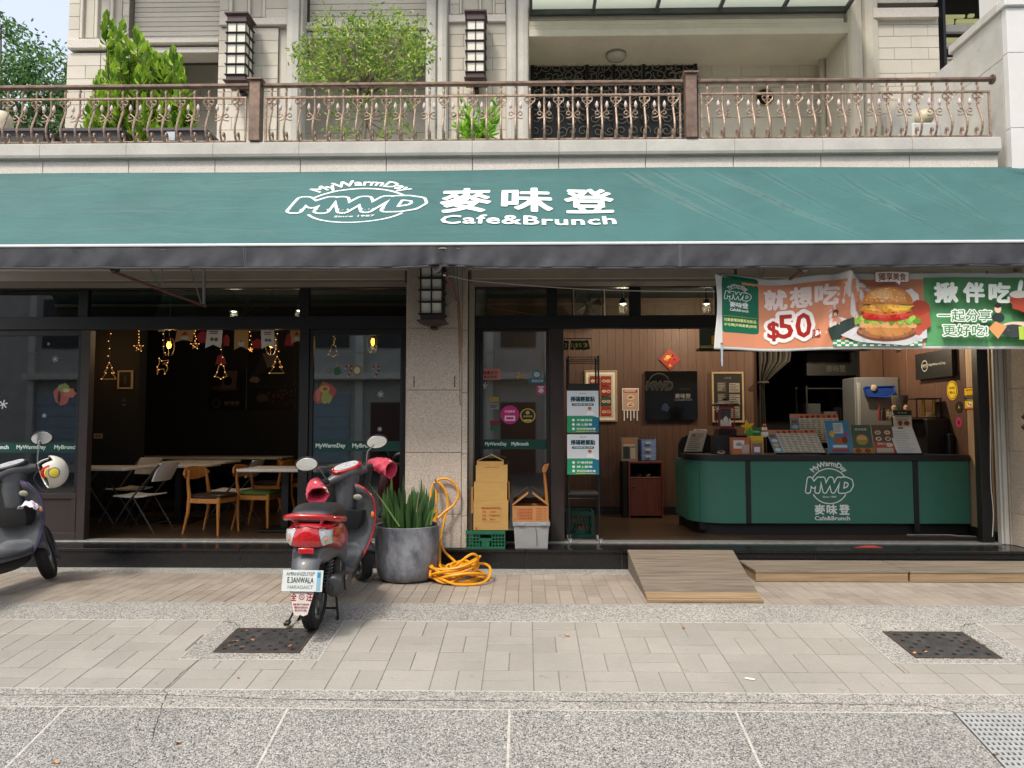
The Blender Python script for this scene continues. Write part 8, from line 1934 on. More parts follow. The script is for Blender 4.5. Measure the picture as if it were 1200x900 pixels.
sp = empty('spiky_plant', (pcx, pcy, ztop - .03), 'upright spiky green succulents crowded in the round pot', 'plant'); rp = random.Random(11)
tipsx = [447, 452, 456, 459, 462, 465, 468, 470, 473, 476, 479, 482, 485, 488, 491, 494, 497, 500, 503, 505, 508, 511, 450, 458, 475, 487, 498, 506, 463, 480, 492, 502, 455, 470, 484, 496]
tipsy = [600, 585, 568, 557, 575, 590, 572, 580, 557, 590, 583, 575, 570, 582, 575, 562, 568, 572, 578, 582, 595, 600]
tipsx += [449, 460, 467, 474, 483, 489, 495, 501, 509, 454, 464, 478]
for i, px in enumerate(tipsx):
 py = tipsy[i] if i < len(tipsy) else rp.uniform(570, 598)
 y = pcy + rp.uniform(-.22, .2); tip = P3(px, py, y); base = Vector((pcx + (tip.x - pcx) * .75, pcy + (y - pcy) * .7, ztop - .04))
 mid = base.lerp(tip, .5) + Vector((rp.uniform(-.02, .02), 0, .0)); mb = MB(); r_ = rp.uniform(.016, .026)
 mb.tube([base, base.lerp(mid, .5), mid, mid.lerp(tip, .6), tip], [r_, r_ * 1.05, r_ * .95, r_ * .65, .002], 7); mb.build('spike_leaf', m_snk, sp, smooth=True)
for (a, b, c_) in (((468, 617), (450, 590), (432, 566)), ((505, 615), (508, 598), (513, 590)), ((488, 600), (493, 560), (502, 533))):
 mb = MB(); mb.tube([P3(*a, 6.8), P3(*b, 6.78), P3(*c_, 6.76)], [.010, .008, .002] if c_[1] != 533 else [.004, .002, .001], 6); mb.build('spike_leaf', m_snk if c_[1] != 533 else m_bark, sp, smooth=True)
m_hose = mat('hose_orange', '#dc9514', .42, .12, 14)
hs = []
def hp(px, py, y): return P3(px, py, y)
loop = [(504, 676, 6.75), (505, 668, 6.85), (511, 655, 7.1), (511, 640, 7.35), (509, 610, 7.44), (505.5, 590, 7.48), (506, 572, 7.5), (513, 563, 7.51), (523, 561, 7.51), (533, 567, 7.51), (537.5, 579, 7.5), (532, 591, 7.48), (521, 600, 7.46), (512.5, 607, 7.44), (511, 596, 7.44), (509, 600, 7.43), (514, 628, 7.40), (520, 645, 7.2), (530, 655, 7.0), (540, 664, 6.9)]
loop2 = [(524, 668, 6.8), (516, 664, 6.9), (515.5, 648, 7.2), (517, 628, 7.38), (521, 608, 7.45), (525, 592, 7.48), (523, 578, 7.49), (517, 568, 7.5), (512, 566, 7.5), (511.5, 575, 7.47), (511.5, 590, 7.46)]
P_ = [hp(*q) for q in loop]
def smoothpath(P_, n=6):
 out = []; m = len(P_) - 1
 for i in range(m):
  p0, p1, p2, p3 = P_[max(0, i - 1)], P_[i], P_[i + 1], P_[min(m, i + 2)]
  for k in range(n):
   t_ = k / n; out.append(.5 * ((2 * p1) + (p2 - p0) * t_ + (2 * p0 - 5 * p1 + 4 * p2 - p3) * t_ ** 2 + (-p0 + 3 * p1 - 3 * p2 + p3) * t_ ** 3))
 out.append(P_[-1]); return out
rc_ = random.Random(21); coil = []; cc = Vector((PX(533, 6.85, 665), 6.88, 0)); nlo = 10
for i in range(nlo * 12):
 a = 2 * PI * i / 12 + 2.4; k = i // 12; rr_ = .165 + .06 * math.sin(k * 1.9) + rc_.uniform(-.008, .008)
 q = Vector((cc.x + .02 + .07 * math.sin(k * 2.3) + rr_ * 1.15 * math.cos(a), cc.y + .03 * math.cos(k * 1.7) + rr_ * .85 * math.sin(a), .016 + .012 * i / 12 * (1.2) + .030 * math.sin(a * 2 + k) + (.10 * max(0, math.sin(a + .3 * k)) if k % 2 else .0)))
 q.z = max(.014, q.z); coil.append(q)
P2_ = [hp(*q) for q in loop2]
end = [Vector((cc.x + .23, cc.y - .02, .05)), Vector((cc.x + .30, cc.y + .02, .02)), Vector((cc.x + .26, cc.y + .13, .016)), Vector((cc.x + .12, cc.y + .2, .03))]
path = smoothpath(P_ + coil[::-1] + P2_, 4)
mb = MB(); mb.tube(smoothpath([coil[5]] + end, 4), .0122, 8); 
mb.tube(path, .0122, 8); mb.build('garden_hose', m_hose, label='orange garden hose hooked on the pillar and coiled on the paving', cat='hose', smooth=True, fix=False)
mb = MB(); a = P3(511, 566, 7.50); mb.tube([a + Vector((0, .06, .03)), a + Vector((0, -.05, .02)), a + Vector((.0, -.06, .05))], .006, 6); mb.tube([P3(509, 566, 7.44), P3(512, 572, 7.44)], .017, 8); mb.build('hose_hook', m_zinc, label='small metal hook on the pillar carrying the orange hose', cat='hook')
mb = MB(); p0, p1, p2 = at(990, 638, .2), at(1025, 638.5, .2), at(1003, 634.8, .2)
mb.prism([(p0.x, 7.66), (p1.x, 7.66), (p2.x + .06, 7.78), (p2.x - .02, 7.78)], .1995, .203, 'xy'); mb.build('red_floor_sticker', mat('sticker_red', '#8e241f', .5, .1, 20), label='red sticker on the black step in front of the counter', cat='sticker')
mb = MB(); pts = [at(px, py, ZF + .005) for px, py in ((1060, 626), (1072, 625), (1085, 624.5), (1105, 625), (1125, 628), (1145, 628.5), (1160, 627))]; pts = [Vector((p.x, min(p.y, 8.5), ZF + .006)) for p in pts]
mb.tube(smoothpath(pts), .0045, 6); mb.build('white_cable', mat('cable_white', '#c9c9c6', .5, 0), label='thin white cable along the floor in front of the counter', cat='cable', smooth=True)
mb = MB(); mb.tube(smoothpath([P3(1163, 629, 7.9), P3(1164, 600, 7.9), P3(1161, 560, 7.9), P3(1160.5, 480, 7.9)]), .004, 6); mb.build('white_cable', MATS['cable_white'], label='thin white cable running up beside the right door jamb', cat='cable', smooth=True)
for py, lab in ((488, 'upper dark round fitting at the right edge of the picture'), (500, 'lower dark round fitting at the right edge of the picture')):
 c_ = P3(1200, py, 7.46); mb = MB(); mb.ball(c_ + Vector((.012, 0, 0)), .035, 10); mb.build('wall_fitting', mat('fitting_dark', '#4a2f2c', .5), label=lab, cat='fitting', smooth=True)
# ================================================================== scooters
m_tyre = mat('tyre_rubber', '#1b1b1b', .75, .15, 20, bump=.3, bscale=60); m_rim = mat('rim_silver', '#7d7d7a', .35, .1, 10, metal=.7); m_bplas = mat('black_plastic', '#1d1e20', .5, .12, 12, bump=.1, bscale=150)
m_gplas = mat('grey_plastic', '#4a4d51', .45, .22, 7, coat=.12, bump=.06, bscale=120); m_seat = mat('seat_vinyl', '#222326', .5, .1, 10, bump=.15, bscale=200); m_redp = mat('red_paint', '#a80f18', .28, .04, 4, coat=.8); m_taill = mat('tail_red', '#b0141a', .15, .35, 60, coat=1)
m_clearl = mat('clear_lens', '#b9bab8', .12, .25, 50, coat=1, metal=.3); m_mirror = mat('mirror_glass', '#e8ecee', .06, .0, metal=1); m_amber = mat('amber_lens', '#d8781a', .2, .1, coat=1); m_muff = mat('muffler_grey', '#3c3e40', .45, .2, 10, metal=.4)
m_dash = mat('dash_face', '#b5b9ba', .25, .15, 30); m_eng = mat('engine_dark', '#2b2926', .7, .4, 15, metal=.4); m_ggrey = mat('grey_paint', '#5a5e64', .35, .06, 5, coat=.6); m_purple = mat('purple_trim', '#4c3a66', .4, .1, coat=.5)
m_floral = None
def floral():
 global m_floral
 if m_floral: return m_floral
 m = mat('floral_cotton', '#9a2136', .85, .25, 18, col2='#bf5060', bump=.3, bscale=40); N = m.node_tree.nodes; L = m.node_tree.links
 v = N.new('ShaderNodeTexVoronoi'); v.inputs['Scale'].default_value = 14; tc = N.new('ShaderNodeTexCoord'); L.new(tc.outputs['Object'], v.inputs[0])
 r = N.new('ShaderNodeValToRGB'); r.color_ramp.elements[0].position = .18; r.color_ramp.elements[1].position = .26; r.color_ramp.elements[0].color = (*srgb('#d9c3a0'), 1); r.color_ramp.elements[1].color = (0, 0, 0, 1); L.new(v.outputs['Distance'], r.inputs[0])
 mx = N.new('ShaderNodeMix'); mx.data_type = 'RGBA'; b = N['Principled BSDF']; lk = [l for l in L if l.to_socket == b.inputs['Base Color']][0]; src = lk.from_socket
 r2 = N.new('ShaderNodeValToRGB'); r2.color_ramp.elements[0].position = .18; r2.color_ramp.elements[1].position = .24; r2.color_ramp.elements[0].color = (1, 1, 1, 1); r2.color_ramp.elements[1].color = (0, 0, 0, 1); L.new(v.outputs['Distance'], r2.inputs[0])
 L.new(r2.outputs[0], mx.inputs['Factor']); L.new(src, mx.inputs['A']); mx.inputs['B'].default_value = (*srgb('#d0b896'), 1); L.new(mx.outputs['Result'], b.inputs['Base Color']); m_floral = m; return m
def ring(x, zc, hw, hh, p=.6, n=24, tilt=0, yo=0):
 out = []
 for k in range(n):
  a = 2 * PI * k / n; c_, s_ = math.cos(a), math.sin(a); u = hw * math.copysign(abs(c_) ** p, c_); w = hh * math.copysign(abs(s_) ** p, s_)
  out.append((x + tilt * w, yo + u, zc + w))
 return out
def spl(rows_, n=5):
 """catmull interpolation of parameter rows"""
 out = []; m = len(rows_) - 1
 for i in range(m):
  p0, p1, p2, p3 = rows_[max(0, i - 1)], rows_[i], rows_[i + 1], rows_[min(m, i + 2)]
  for k in range(n):
   t_ = k / n; out.append(tuple(.5 * ((2 * b) + (c_ - a) * t_ + (2 * a - 5 * b + 4 * c_ - d) * t_ ** 2 + (-a + 3 * b - 3 * c_ + d) * t_ ** 3) for a, b, c_, d in zip(p0, p1, p2, p3)))
 out.append(tuple(rows_[-1])); return out
def body(name, rows_, m, par, p=.6, n=5, tilt=0, **k):
 mb = MB(); mb.loft([ring(x, zc, max(hw, .004), max(hh, .004), p, 28, tilt) for x, zc, hw, hh in spl(rows_, n)]); return mb.build(name, m, par, local=True, smooth=True, **k)
def scooter(loc, heading, label, red=True, lean=0, steer=40, scale=1.1):
 t = empty('scooter', loc, label, 'scooter', 'parked scooters'); t.rotation_euler = (R(lean), 0, R(heading)); t.scale = (scale,) * 3
 paint = m_redp if red else m_ggrey; trim = m_redp if red else m_purple
 def part(name, mb, m, par=t, sm=True, **k): return mb.build(name, m, par, local=True, smooth=sm, **k)
 def wheel(x, y, par, name, r=.222, w=.05, rot=0):
  mb = MB(); prof_ = [(r - .06, -w * .75), (r - .03, -w * .98), (r - .008, -w * .75), (r, -w * .3), (r, w * .3), (r - .008, w * .75), (r - .03, w * .98), (r - .06, w * .75)]
  T = Matrix.Translation((x, y, r)) @ Matrix.Rotation(rot, 4, 'Z'); mb.M = T
  n = 40; vs = []; fs = []
  for (rr_, h) in prof_:
   for k in range(n): a = 2 * PI * k / n; vs.append((rr_ * math.cos(a), h, rr_ * math.sin(a)))
  for i in range(len(prof_) - 1):
   for k in range(n): fs.append((i * n + k, i * n + (k + 1) % n, (i + 1) * n + (k + 1) % n, (i + 1) * n + k))
  mb.add(vs, fs)
  for k in range(n):                       # tread blocks
   a = 2 * PI * (k + .25) / n; b_ = 2 * PI * (k + .7) / n
   for s_ in (-1, 1):
    y0_, y1_ = s_ * w * .1, s_ * w * .72; r0_, r1_ = r + .004, r - .002
    vs = [(rr2 * math.cos(q), yy2, rr2 * math.sin(q)) for q in (a, b_) for yy2, rr2 in ((y0_, r - .004), (y0_, r0_), (y1_, r1_), (y1_, r - .012))]
    mb.add(vs, [(0, 1, 2, 3), (7, 6, 5, 4), (0, 4, 5, 1), (1, 5, 6, 2), (2, 6, 7, 3)])
  wh = empty(name, (0, 0, 0)); wh.parent = t if par is t else par
  part('tyre', mb, m_tyre, wh)
  mb = MB(); mb.M = T; mb.lathe([(r - .055, -w * .7), (r - .065, -w * .5), (r - .07, 0), (r - .065, w * .5), (r - .055, w * .7)], (0, 0, 0), 32, 'y', cap=False)
  for k in range(5):
   a = 2 * PI * k / 5; c_, s_ = math.cos(a), math.sin(a); vs = []
   for (q, hw_) in ((.03, .018), (r - .06, .012)):
    for (dx_, dy_) in ((-hw_, -.012), (hw_, -.012), (hw_, .012), (-hw_, .012)): vs.append((q * c_ - dx_ * s_, dy_, q * s_ + dx_ * c_))
   mb.add(vs, [(0, 1, 5, 4), (1, 2, 6, 5), (2, 3, 7, 6), (3, 0, 4, 7)])
  mb.lathe([(.035, -.04), (.035, .04)], (0, 0, 0), 16, 'y'); part('rim', mb, m_rim, wh); return wh
 wheel(0, 0, t, 'rear_wheel')
 hx, hz = 1.02, .86; ax = Vector((-math.sin(R(26)), 0, math.cos(R(26))))
 S = Matrix.Translation((hx, 0, hz)) @ Matrix.Rotation(R(steer), 4, ax) @ Matrix.Translation((-hx, 0, -hz))
 fw = wheel(1.22, 0, t, 'front_wheel')
 for ch in kids(fw): ch.data.transform(S)
 mb = MB(); mb.M = S
 for s_ in (-1, 1): mb.tube([(1.22, s_ * .07, .222), (1.14, s_ * .07, .42), (1.10, s_ * .05, .52)], [.018, .018, .022], 10)
 mb.tube([(1.10, -.05, .52), (1.10, .05, .52)], .02, 8); mb.tube([(1.10, 0, .50), (1.0, 0, .9)], .02, 8); part('fork', mb, m_muff)
 mb = MB(); mb.M = S
 rr_ = []
 for i in range(15):
  a = R(-15 + i * 13); rr_.append([(1.22 + .255 * math.cos(a) - .0, u * .075, .232 + .255 * math.sin(a) - .05 * abs(u) ** 2 * (1)) for u in (-1, -.7, 0, .7, 1)])
 mb.loft(rr_, cap=False, closed=False); part('front_fender', mb, m_gplas, solid=.004)
 body('floorboard', [(.40, .30, .13, .03), (.48, .29, .17, .035), (.7, .285, .17, .035), (.92, .30, .165, .04), (.99, .34, .15, .05)], m_gplas, t, .35)
 body('belly_fairing', [(.36, .25, .12, .05), (.5, .22, .15, .05), (.8, .22, .15, .05), (.98, .26, .12, .05)], m_bplas, t, .4)
 def shield(u, v, off=0):
  w = .15 + .10 * math.sin(PI * min(1, max(0, (v - .0) / 1.25))) ** .8 - (.05 * max(0, v - .85) / .15); z = .27 + .60 * v
  x = .99 + .055 * math.sin(PI * v * .9) - .035 * v + .085 * (u * u) * (-.6) + off - .02 * v
  return (x, u * w, z - .03 * u * u * v)
 mb = MB(); n = 16
 rr_ = [[shield(-1 + 2 * k / n, i / 12) for k in range(n + 1)] for i in range(13)]; mb.loft(rr_, cap=False, closed=False); part('leg_shield', mb, m_gplas, solid=.02)
 mb = MB(); rr_ = [[(lambda p: (p[0] + .075 * (1 - (abs(-1 + 2 * k / n)) ** 2) + .014, p[1], p[2]))(shield(-1 + 2 * k / n, i / 12)) for k in range(n + 1)] for i in range(13)]; mb.loft(rr_, cap=False, closed=False); part('front_cover', mb, paint, solid=.006)
 for s_ in (-1, 1):
  mb = MB(); mb.tube([Vector(shield(s_, i / 14)) + Vector((-.004, s_ * .004, 0)) for i in range(15)] + ([Vector(shield(s_ * (1 - .25 * j), 1)) + Vector((0, 0, .006)) for j in range(1, 4)]), .0075, 6); part('shield_trim', mb, trim)
  mb = MB(); q = Vector(shield(s_ * .93, .62)); mb.ball(q + Vector((-.012, 0, 0)), .022, 10, (.5, .7, 1.2)); part('side_reflector', mb, m_amber)
 mb = MB(); mb.loft([ring(.965, .60, .15, .012, .5), ring(.90, .615, .165, .03, .45), ring(.885, .66, .175, .012, .45)], cap=True)
 pk = []
 for (z, w, d) in ((.50, .12, .04), (.54, .155, .07), (.60, .17, .095), (.66, .175, .105)):
  pk.append([(.99, -w, z), (.99 - d, -w * .85, z), (.99 - d - .01, 0, z), (.99 - d, w * .85, z), (.99, w, z)])
 mb = MB(); mb.loft(pk, cap=True, closed=True); part('pocket', mb, m_bplas)
 mb = MB(); mb.prism([(-.175, .662), (.175, .662), (.165, .69), (-.165, .69)], .868, .882, 'yz'); part('pocket_lip', mb, m_bplas, sm=False) if False else None
 mb = MB(); mb.loft([ring(.935, .75, .05, .026, .9), ring(.918, .75, .045, .022, .9)]); 
 mb = MB(); mb.M = Matrix.Translation((.93, -.11, .765)) @ Matrix.Rotation(R(-25), 4, 'Y') ; mb.ball((0, 0, 0), .034, 14, (.3, 1.1, .8)); part('key_plate', mb, mat('key_plate', '#a7a796', .4, .2, 80))
 mb = MB(); mb.M = Matrix.Translation((.915, .09, .72)); mb.lathe([(.03, -.03), (.034, 0), (.032, .02), (.02, .03)], (0, 0, 0), 18, 'z'); part('fuel_cap', mb, mat('cap_blue_grey', '#5f6f82', .3, .15, 20, metal=.4)) if False else None
 mb = MB(); rr_ = [ring(.985 - .0 * i, .62, .06, .04, .7) for i in range(0)]
 cc_ = [[(x + dx_ * .055, dy_ * w_, z) for dx_, dy_ in [(math.cos(2 * PI * k / 16), math.sin(2 * PI * k / 16)) for k in range(16)]] for x, z, w_ in ((.99, .58, .07), (.965, .70, .075), (.955, .80, .085), (.95, .87, .09))]
 mb.loft(cc_); part('column_cover', mb, m_gplas)
 mb = MB(); mb.M = S
 hd = [(-.17, .955, .935, .03, .028), (-.12, .955, .94, .05, .042), (-.06, .965, .955, .085, .062), (0, .97, .96, .10, .07), (.06, .965, .955, .085, .062), (.12, .955, .94, .05, .042), (.17, .955, .935, .03, .028)]
 rr_ = []
 for (y, x, z, a, b) in spl([tuple(v) for v in hd], 4): rr_.append([(x + a * math.cos(2 * PI * k / 18), y, z + b * math.sin(2 * PI * k / 18)) for k in range(18)])
 mb.loft(rr_); part('handlebar_cover', mb, m_gplas)
 mb = MB(); mb.M = S; mb.loft([[(x + dx_ * a, dy_ * b, z) for dx_, dy_ in [(math.cos(2 * PI * k / 16), math.sin(2 * PI * k / 16)) for k in range(16)]] for x, z, a, b in ((.955, .84, .055, .07), (.96, .89, .07, .095), (.965, .94, .085, .11))]); part('lower_cover', mb, m_gplas)
 mb = MB(); mb.M = S; mb.M = S @ Matrix.Translation((.93, 0, 1.005)) @ Matrix.Rotation(R(-22), 4, 'Y'); mb.loft([[(a * math.cos(2 * PI * k / 28), b * math.copysign(abs(math.sin(2 * PI * k / 28)) ** .8, math.sin(2 * PI * k / 28)), z) for k in range(28)] for a, b, z in ((.062, .125, -.025), (.064, .128, .006), (.056, .118, .012))]); part('dash_frame', mb, trim if red else m_bplas)
 mb = MB(); mb.M = S @ Matrix.Translation((.93, 0, 1.006)) @ Matrix.Rotation(R(-22), 4, 'Y'); mb.loft([[(a * math.cos(2 * PI * k / 28), b * math.copysign(abs(math.sin(2 * PI * k / 28)) ** .8, math.sin(2 * PI * k / 28)), z) for k in range(28)] for a, b, z in ((.05, .108, .010), (.046, .102, .017))]); dash = part('dashboard', mb, m_dash)
 Td = S @ Matrix.Translation((.93, 0, 1.024)) @ Matrix.Rotation(R(-22), 4, 'Y')
 pr = Print(); pr.arc(-.035, -.005, .03, 0, 180, .003, '#33383c'); pr.arc(.035, -.005, .03, 0, 180, .003, '#33383c'); pr.rect(-.01, -.02, .01, -.012, '#a03028'); pr.line([(-.035, -.005), (-.05, .015)], .002, '#a03028'); pr.line([(.035, -.005), (.02, .012)], .002, '#33383c')
 for k in range(4): pr.ell(-.06 + k * .04, -.03, .005, .004, '#44484c', 8)
 pr.build('dial_print', dash, lambda u, v, d: Td @ Vector((v, -u, d)), local=True)
 for s_ in (-1, 1):
  mb = MB(); mb.M = S; mb.tube([(.955, s_ * .14, .935), (.94, s_ * .22, .945), (.915, s_ * .36, .935)], [.012, .012, .012], 8); mb.tube([(.925, s_ * .25, .942), (.913, s_ * .365, .935)], .018, 10); part('grip', mb, m_bplas)
  mb = MB(); mb.M = S; mb.tube([(.975, s_ * .19, .935), (1.0, s_ * .24, .93), (.985, s_ * .34, .925)], [.007, .006, .005], 6); part('brake_lever', mb, m_rim)
  mb = MB(); mb.M = S; mb.cbox(.93, .98, s_ * .17, s_ * .235, .925, .965, .008); part('switch_box', mb, m_bplas, sm=False)
  top_ = Vector((.92, s_ * .31, 1.13)) if red else Vector((.96, s_ * .27, 1.16))
  mi = MB(); mi.M = S; mi.tube([(.955, s_ * .18, .95), (.95, s_ * .20, 1.02), (.945, s_ * .22, 1.07), top_ - Vector((0, s_ * .03, .02))], .006, 8); st = part('mirror_stem', mi, m_rim)
  face = (Vector(t.matrix_basis.inverted() @ CAM) if False else None)
  for nm, sc_, off, mm in (('mirror_shell', 1.0, .0, m_bplas), ('mirror_glass', .86, -.0135, m_mirror)):
   mb = MB(); mb.M = S @ Matrix.Translation(top_) @ Matrix.Rotation(R(-22 - (12 if s_ > 0 else 0)), 4, 'Z') @ Matrix.Rotation(R(-14), 4, 'Y') @ Matrix.Rotation(R(8), 4, 'X')
   if nm == 'mirror_shell': mb.loft([[(x, 1.22 * a * math.cos(2 * PI * k / 24), 1.22 * b * math.sin(2 * PI * k / 24)) for k in range(24)] for x, a, b in ((-.012, .074, .05), (0, .076, .052), (.022, .055, .036), (.03, .02, .014))])
   else: mb.loft([[(x, 1.22 * a * math.cos(2 * PI * k / 24), 1.22 * b * math.sin(2 * PI * k / 24)) for k in range(24)] for x, a, b in ((-.0125, .068, .044), (-.0145, .067, .043))])
   part(nm, mb, mm, st if nm == 'mirror_glass' else t)
 body('side_fairing', [(-.245, .665, .112, .05), (-.19, .665, .15, .08), (-.05, .645, .172, .10), (.12, .61, .18, .12), (.28, .57, .165, .10), (.38, .54, .14, .06), (.44, .53, .10, .02)], paint, t, .72)
 body('rear_base', [(-.25, .54, .085, .05), (-.2, .54, .11, .07), (-.05, .52, .12, .07), (.15, .50, .125, .06), (.35, .47, .13, .10), (.45, .42, .13, .13)], m_gplas, t, .6)
 body('seat', [(-.20, .775, .085, .02), (-.16, .79, .13, .04), (0, .795, .15, .05), (.2, .775, .145, .052), (.38, .735, .12, .045), (.50, .72, .09, .035), (.55, .71, .05, .02)], m_seat, t, .62)
 body('seat_front_panel', [(.40, .60, .11, .09), (.47, .58, .10, .10), (.50, .56, .08, .08)], m_gplas, t, .7)
 mb = MB(); gr = [(.06, .175, .735), (-.06, .178, .755), (-.18, .165, .775), (-.28, .10, .80), (-.30, 0, .805), (-.28, -.10, .80), (-.18, -.165, .775), (-.06, -.178, .755), (.06, -.175, .735)]
 gp = smoothpath([Vector(v) for v in gr], 4); mb.tube(gp, [.020] * len(gp), 10); mb.tube([(-.22, -.08, .75), (-.27, -.10, .785)], .012, 6); mb.tube([(-.22, .08, .75), (-.27, .10, .785)], .012, 6); part('grab_rail', mb, paint)
 def lens(name, y0, y1, m, out=0):
  """wrap-round lens: a curved patch between y0 and y1, wedge shaped when it is a side lens"""
  mb = MB(); n = 10; rr_ = []
  for i in range(n + 1):
   y = y0 + (y1 - y0) * i / n; f = abs(y) / .15; xx = -.276 + .085 * f ** 2.6
   za_ = .598 + .02 * f; zb_ = .735 - .03 * f
   if out: sh = .030 * (1 - (abs(y) - .08) / .07); 
   else: sh = 0
   rr_.append([(xx + .02, y, za_)] + [(xx - .020 * math.sin(PI * q / 6) ** .7 - .004, y + (1 if y > 0 else -1) * (.016 - .030 * q / 6) * (1 if abs(y) > .05 and abs(y) < .10 else 0), za_ + (zb_ - za_) * q / 6) for q in range(7)] + [(xx + .02, y, zb_)])
  mb.loft(rr_, cap=True, closed=True); return part(name, mb, m)
 lens('tail_lamp', -.084, .084, m_taill)
 lens('indicator', .086, .150, m_clearl, 1); lens('indicator', -.150, -.086, m_clearl, 1)
 for s_ in (-1, 1):
  mb = MB(); mb.ball((-.245, s_ * .118, .65), .014, 8); part('indicator_bulb', mb, m_amber)
 mb = MB(); mb.cbox(-.285, -.268, -.05, .05, .562, .597, .003); part('reflector', mb, mat('reflector_red', '#b5121c', .2, .1, 80, coat=1), sm=False)
 mb = MB(); rr_ = []
 for (x, z, w) in ((-.12, .58, .11), (-.22, .55, .10), (-.275, .50, .09), (-.31, .42, .085), (-.335, .34, .08)): rr_.append([(x, -w, z - .01), (x - .012, -w * .5, z), (x - .016, 0, z + .002), (x - .012, w * .5, z), (x, w, z - .01)])
 mb.loft(rr_, cap=False, closed=False); part('rear_mudguard', mb, m_gplas, solid=.006)
 Tp = Matrix.Translation((-.345, .0, .405)) @ Matrix.Rotation(R(12), 4, 'Y')
 mb = MB(); mb.M = Tp; mb.cbox(-.004, .0, -.128, .128, -.066, .066, .001); pl = part('license_plate', mb, mat('plate_white', '#c9cfcd', .4, .04, 10), sm=False)
 if red:
  pr = Print(); pr.rect(.09, -.06, .115, .058, '#7da6bb'); pr.rect(.092, .02, .112, .05, '#2f7ea8'); pr.text('AMANNIZUTEI', -.02, .042, .17, .022, '#6d7370', bold=.01); pr.text('E.3ANWALA', -.012, .004, .165, .036, '#3f4643', bold=.015, spacing=1.05); pr.text('NAKAOAICT', -.01, -.038, .16, .022, '#8b918e', bold=.01)
  for y, z in ((-.07, .05), (.07, .05)): pr.ell(y, z, .005, .005, '#6d7370', 8)
  pr.build('plate_print', pl, lambda u, v, d: Tp @ Vector((-.0045 - d, -u, v)), local=True)
  mb = MB(); mb.M = Tp; mb.prism([(-.075, -.067), (.075, -.067), (.042, -.205), (.02, -.215), (0, -.208), (-.02, -.217), (-.045, -.205)], .012, .015, 'yz'); fl_ = part('mud_flap', mb, mat('flap_white', '#c2bcb6', .6, .06, 20), sm=False)
  pr = Print(); pr.text('全', -.05, -.10, .035, .05, '#8e1c2c', bold=.03); pr.text('汪', .048, -.10, .038, .05, '#8e1c2c', bold=.03); pr.arc(0, -.10, .016, 0, 360, .004, '#8e1c2c'); pr.text('の', 0, -.10, .016, .016, '#8e1c2c')
  for j, w in enumerate((.10, .085, .075)): pr.text(('機車行維修', '電話預約', '歡迎光臨')[j], 0, -.145 - j * .018, w, .013, '#8e1c2c', bold=.01)
  pr.build('flap_print', fl_, lambda u, v, d: Tp @ Vector((.0115 - d, -u, v)), local=True)
  pr = Print(); pr.text('SYM', 0, 0, .075, .018, '#b9bdbf', bold=.03); pr.build('seat_lettering', t, lambda u, v, d: Vector((-.188 + v * .75, -u, .797 + v * .5 + d)) + Vector((-.012, 0, .006)), local=True)
  pr = Print(); pr.text('jet', 0, 0, .05, .02, '#c98a90', bold=.02, shear=.3); pr.build('side_lettering', t, lambda u, v, d: Vector((.05 + u, -.1745 - d - .003, .66 + v)), local=True)
 body('transmission_case', [(-.06, .235, .03, .05), (0, .235, .035, .075), (.2, .25, .035, .08), (.38, .27, .035, .09), (.46, .28, .02, .05)], m_eng, t, .7)
 for o in [t.children[-1]]: o.location.y = .10
 mb = MB(); mb.cbox(.1, .42, -.09, .09, .20, .40, .03); mb.tube([(.28, -.06, .33), (.28, .06, .33)], .09, 16); mb.cbox(.14, .3, -.11, -.08, .26, .42, .01); part('engine', mb, m_eng)
 mb = MB()
 for k in range(5): mb.cbox(.36 + k * .02, .368 + k * .02, -.10, .06, .26, .40, .002)
 part('cooling_fins', mb, m_rim, sm=False)
 mb = MB(); rr_ = [[(x, -.165 + a * math.cos(2 * PI * k / 20), z + b * math.sin(2 * PI * k / 20)) for k in range(20)] for x, z, a, b in spl([(-.20, .335, .035, .045), (-.185, .333, .055, .07), (-.12, .325, .062, .078), (.05, .305, .06, .075), (.15, .295, .05, .06), (.20, .285, .025, .03)], 3)]
 mb.loft(rr_); mf = part('muffler', mb, m_muff)
 mb = MB(); mb.tube([(-.195, -.15, .325), (-.22, -.15, .325)], .014, 10); part('tail_pipe', mb, m_eng, mf)
 mb = MB(); mb.loft([[(x, -.232 + d_ * 0 - .006 * c_, z + hh * s2) for c_, s2 in ((1, -1), (1, -.3), (1, .3), (1, 1), (-.6, 1), (-.6, -1))] for x, z, hh, d_ in ((-.13, .335, .03, 0), (-.10, .335, .055, 0), (.02, .32, .055, 0), (.06, .315, .04, 0))]); part('heat_shield', mb, m_muff, mf)
 mb = MB(); mb.tube([(.2, -.15, .28), (.33, -.12, .22), (.40, -.06, .26)], .016, 8); part('exhaust_pipe', mb, m_rim)
 for s_ in (-1, 1):
  mb = MB(); mb.tube([(.0, s_ * .085, .25), (.04, s_ * .09, .50)], .010, 8)
  mb.tube([Vector((.0 + .04 * i / 60, s_ * .088, .28 + .19 * i / 60)) + Vector((.024 * math.cos(i * .9), .024 * math.sin(i * .9), 0)) for i in range(61)], .005, 5); part('shock_absorber', mb, m_rim)
 mb = MB()
 for s_ in (-1, 1): mb.tube([(.22, s_ * .10, .20), (.17, s_ * .13, .03), (.12, s_ * .14, .006)], .009, 8)
 mb.tube([(.19, -.12, .08), (.19, .12, .08)], .008, 6); part('centre_stand', mb, m_bplas)
 mb = MB(); mb.tube([(.35, .14, .22), (.10, .16, .08), (.0, .17, .04)], .008, 8); mb.cbox(-.04, .02, .155, .195, .02, .045, .006); part('kick_starter', mb, m_bplas, sm=False)
 mb = MB()
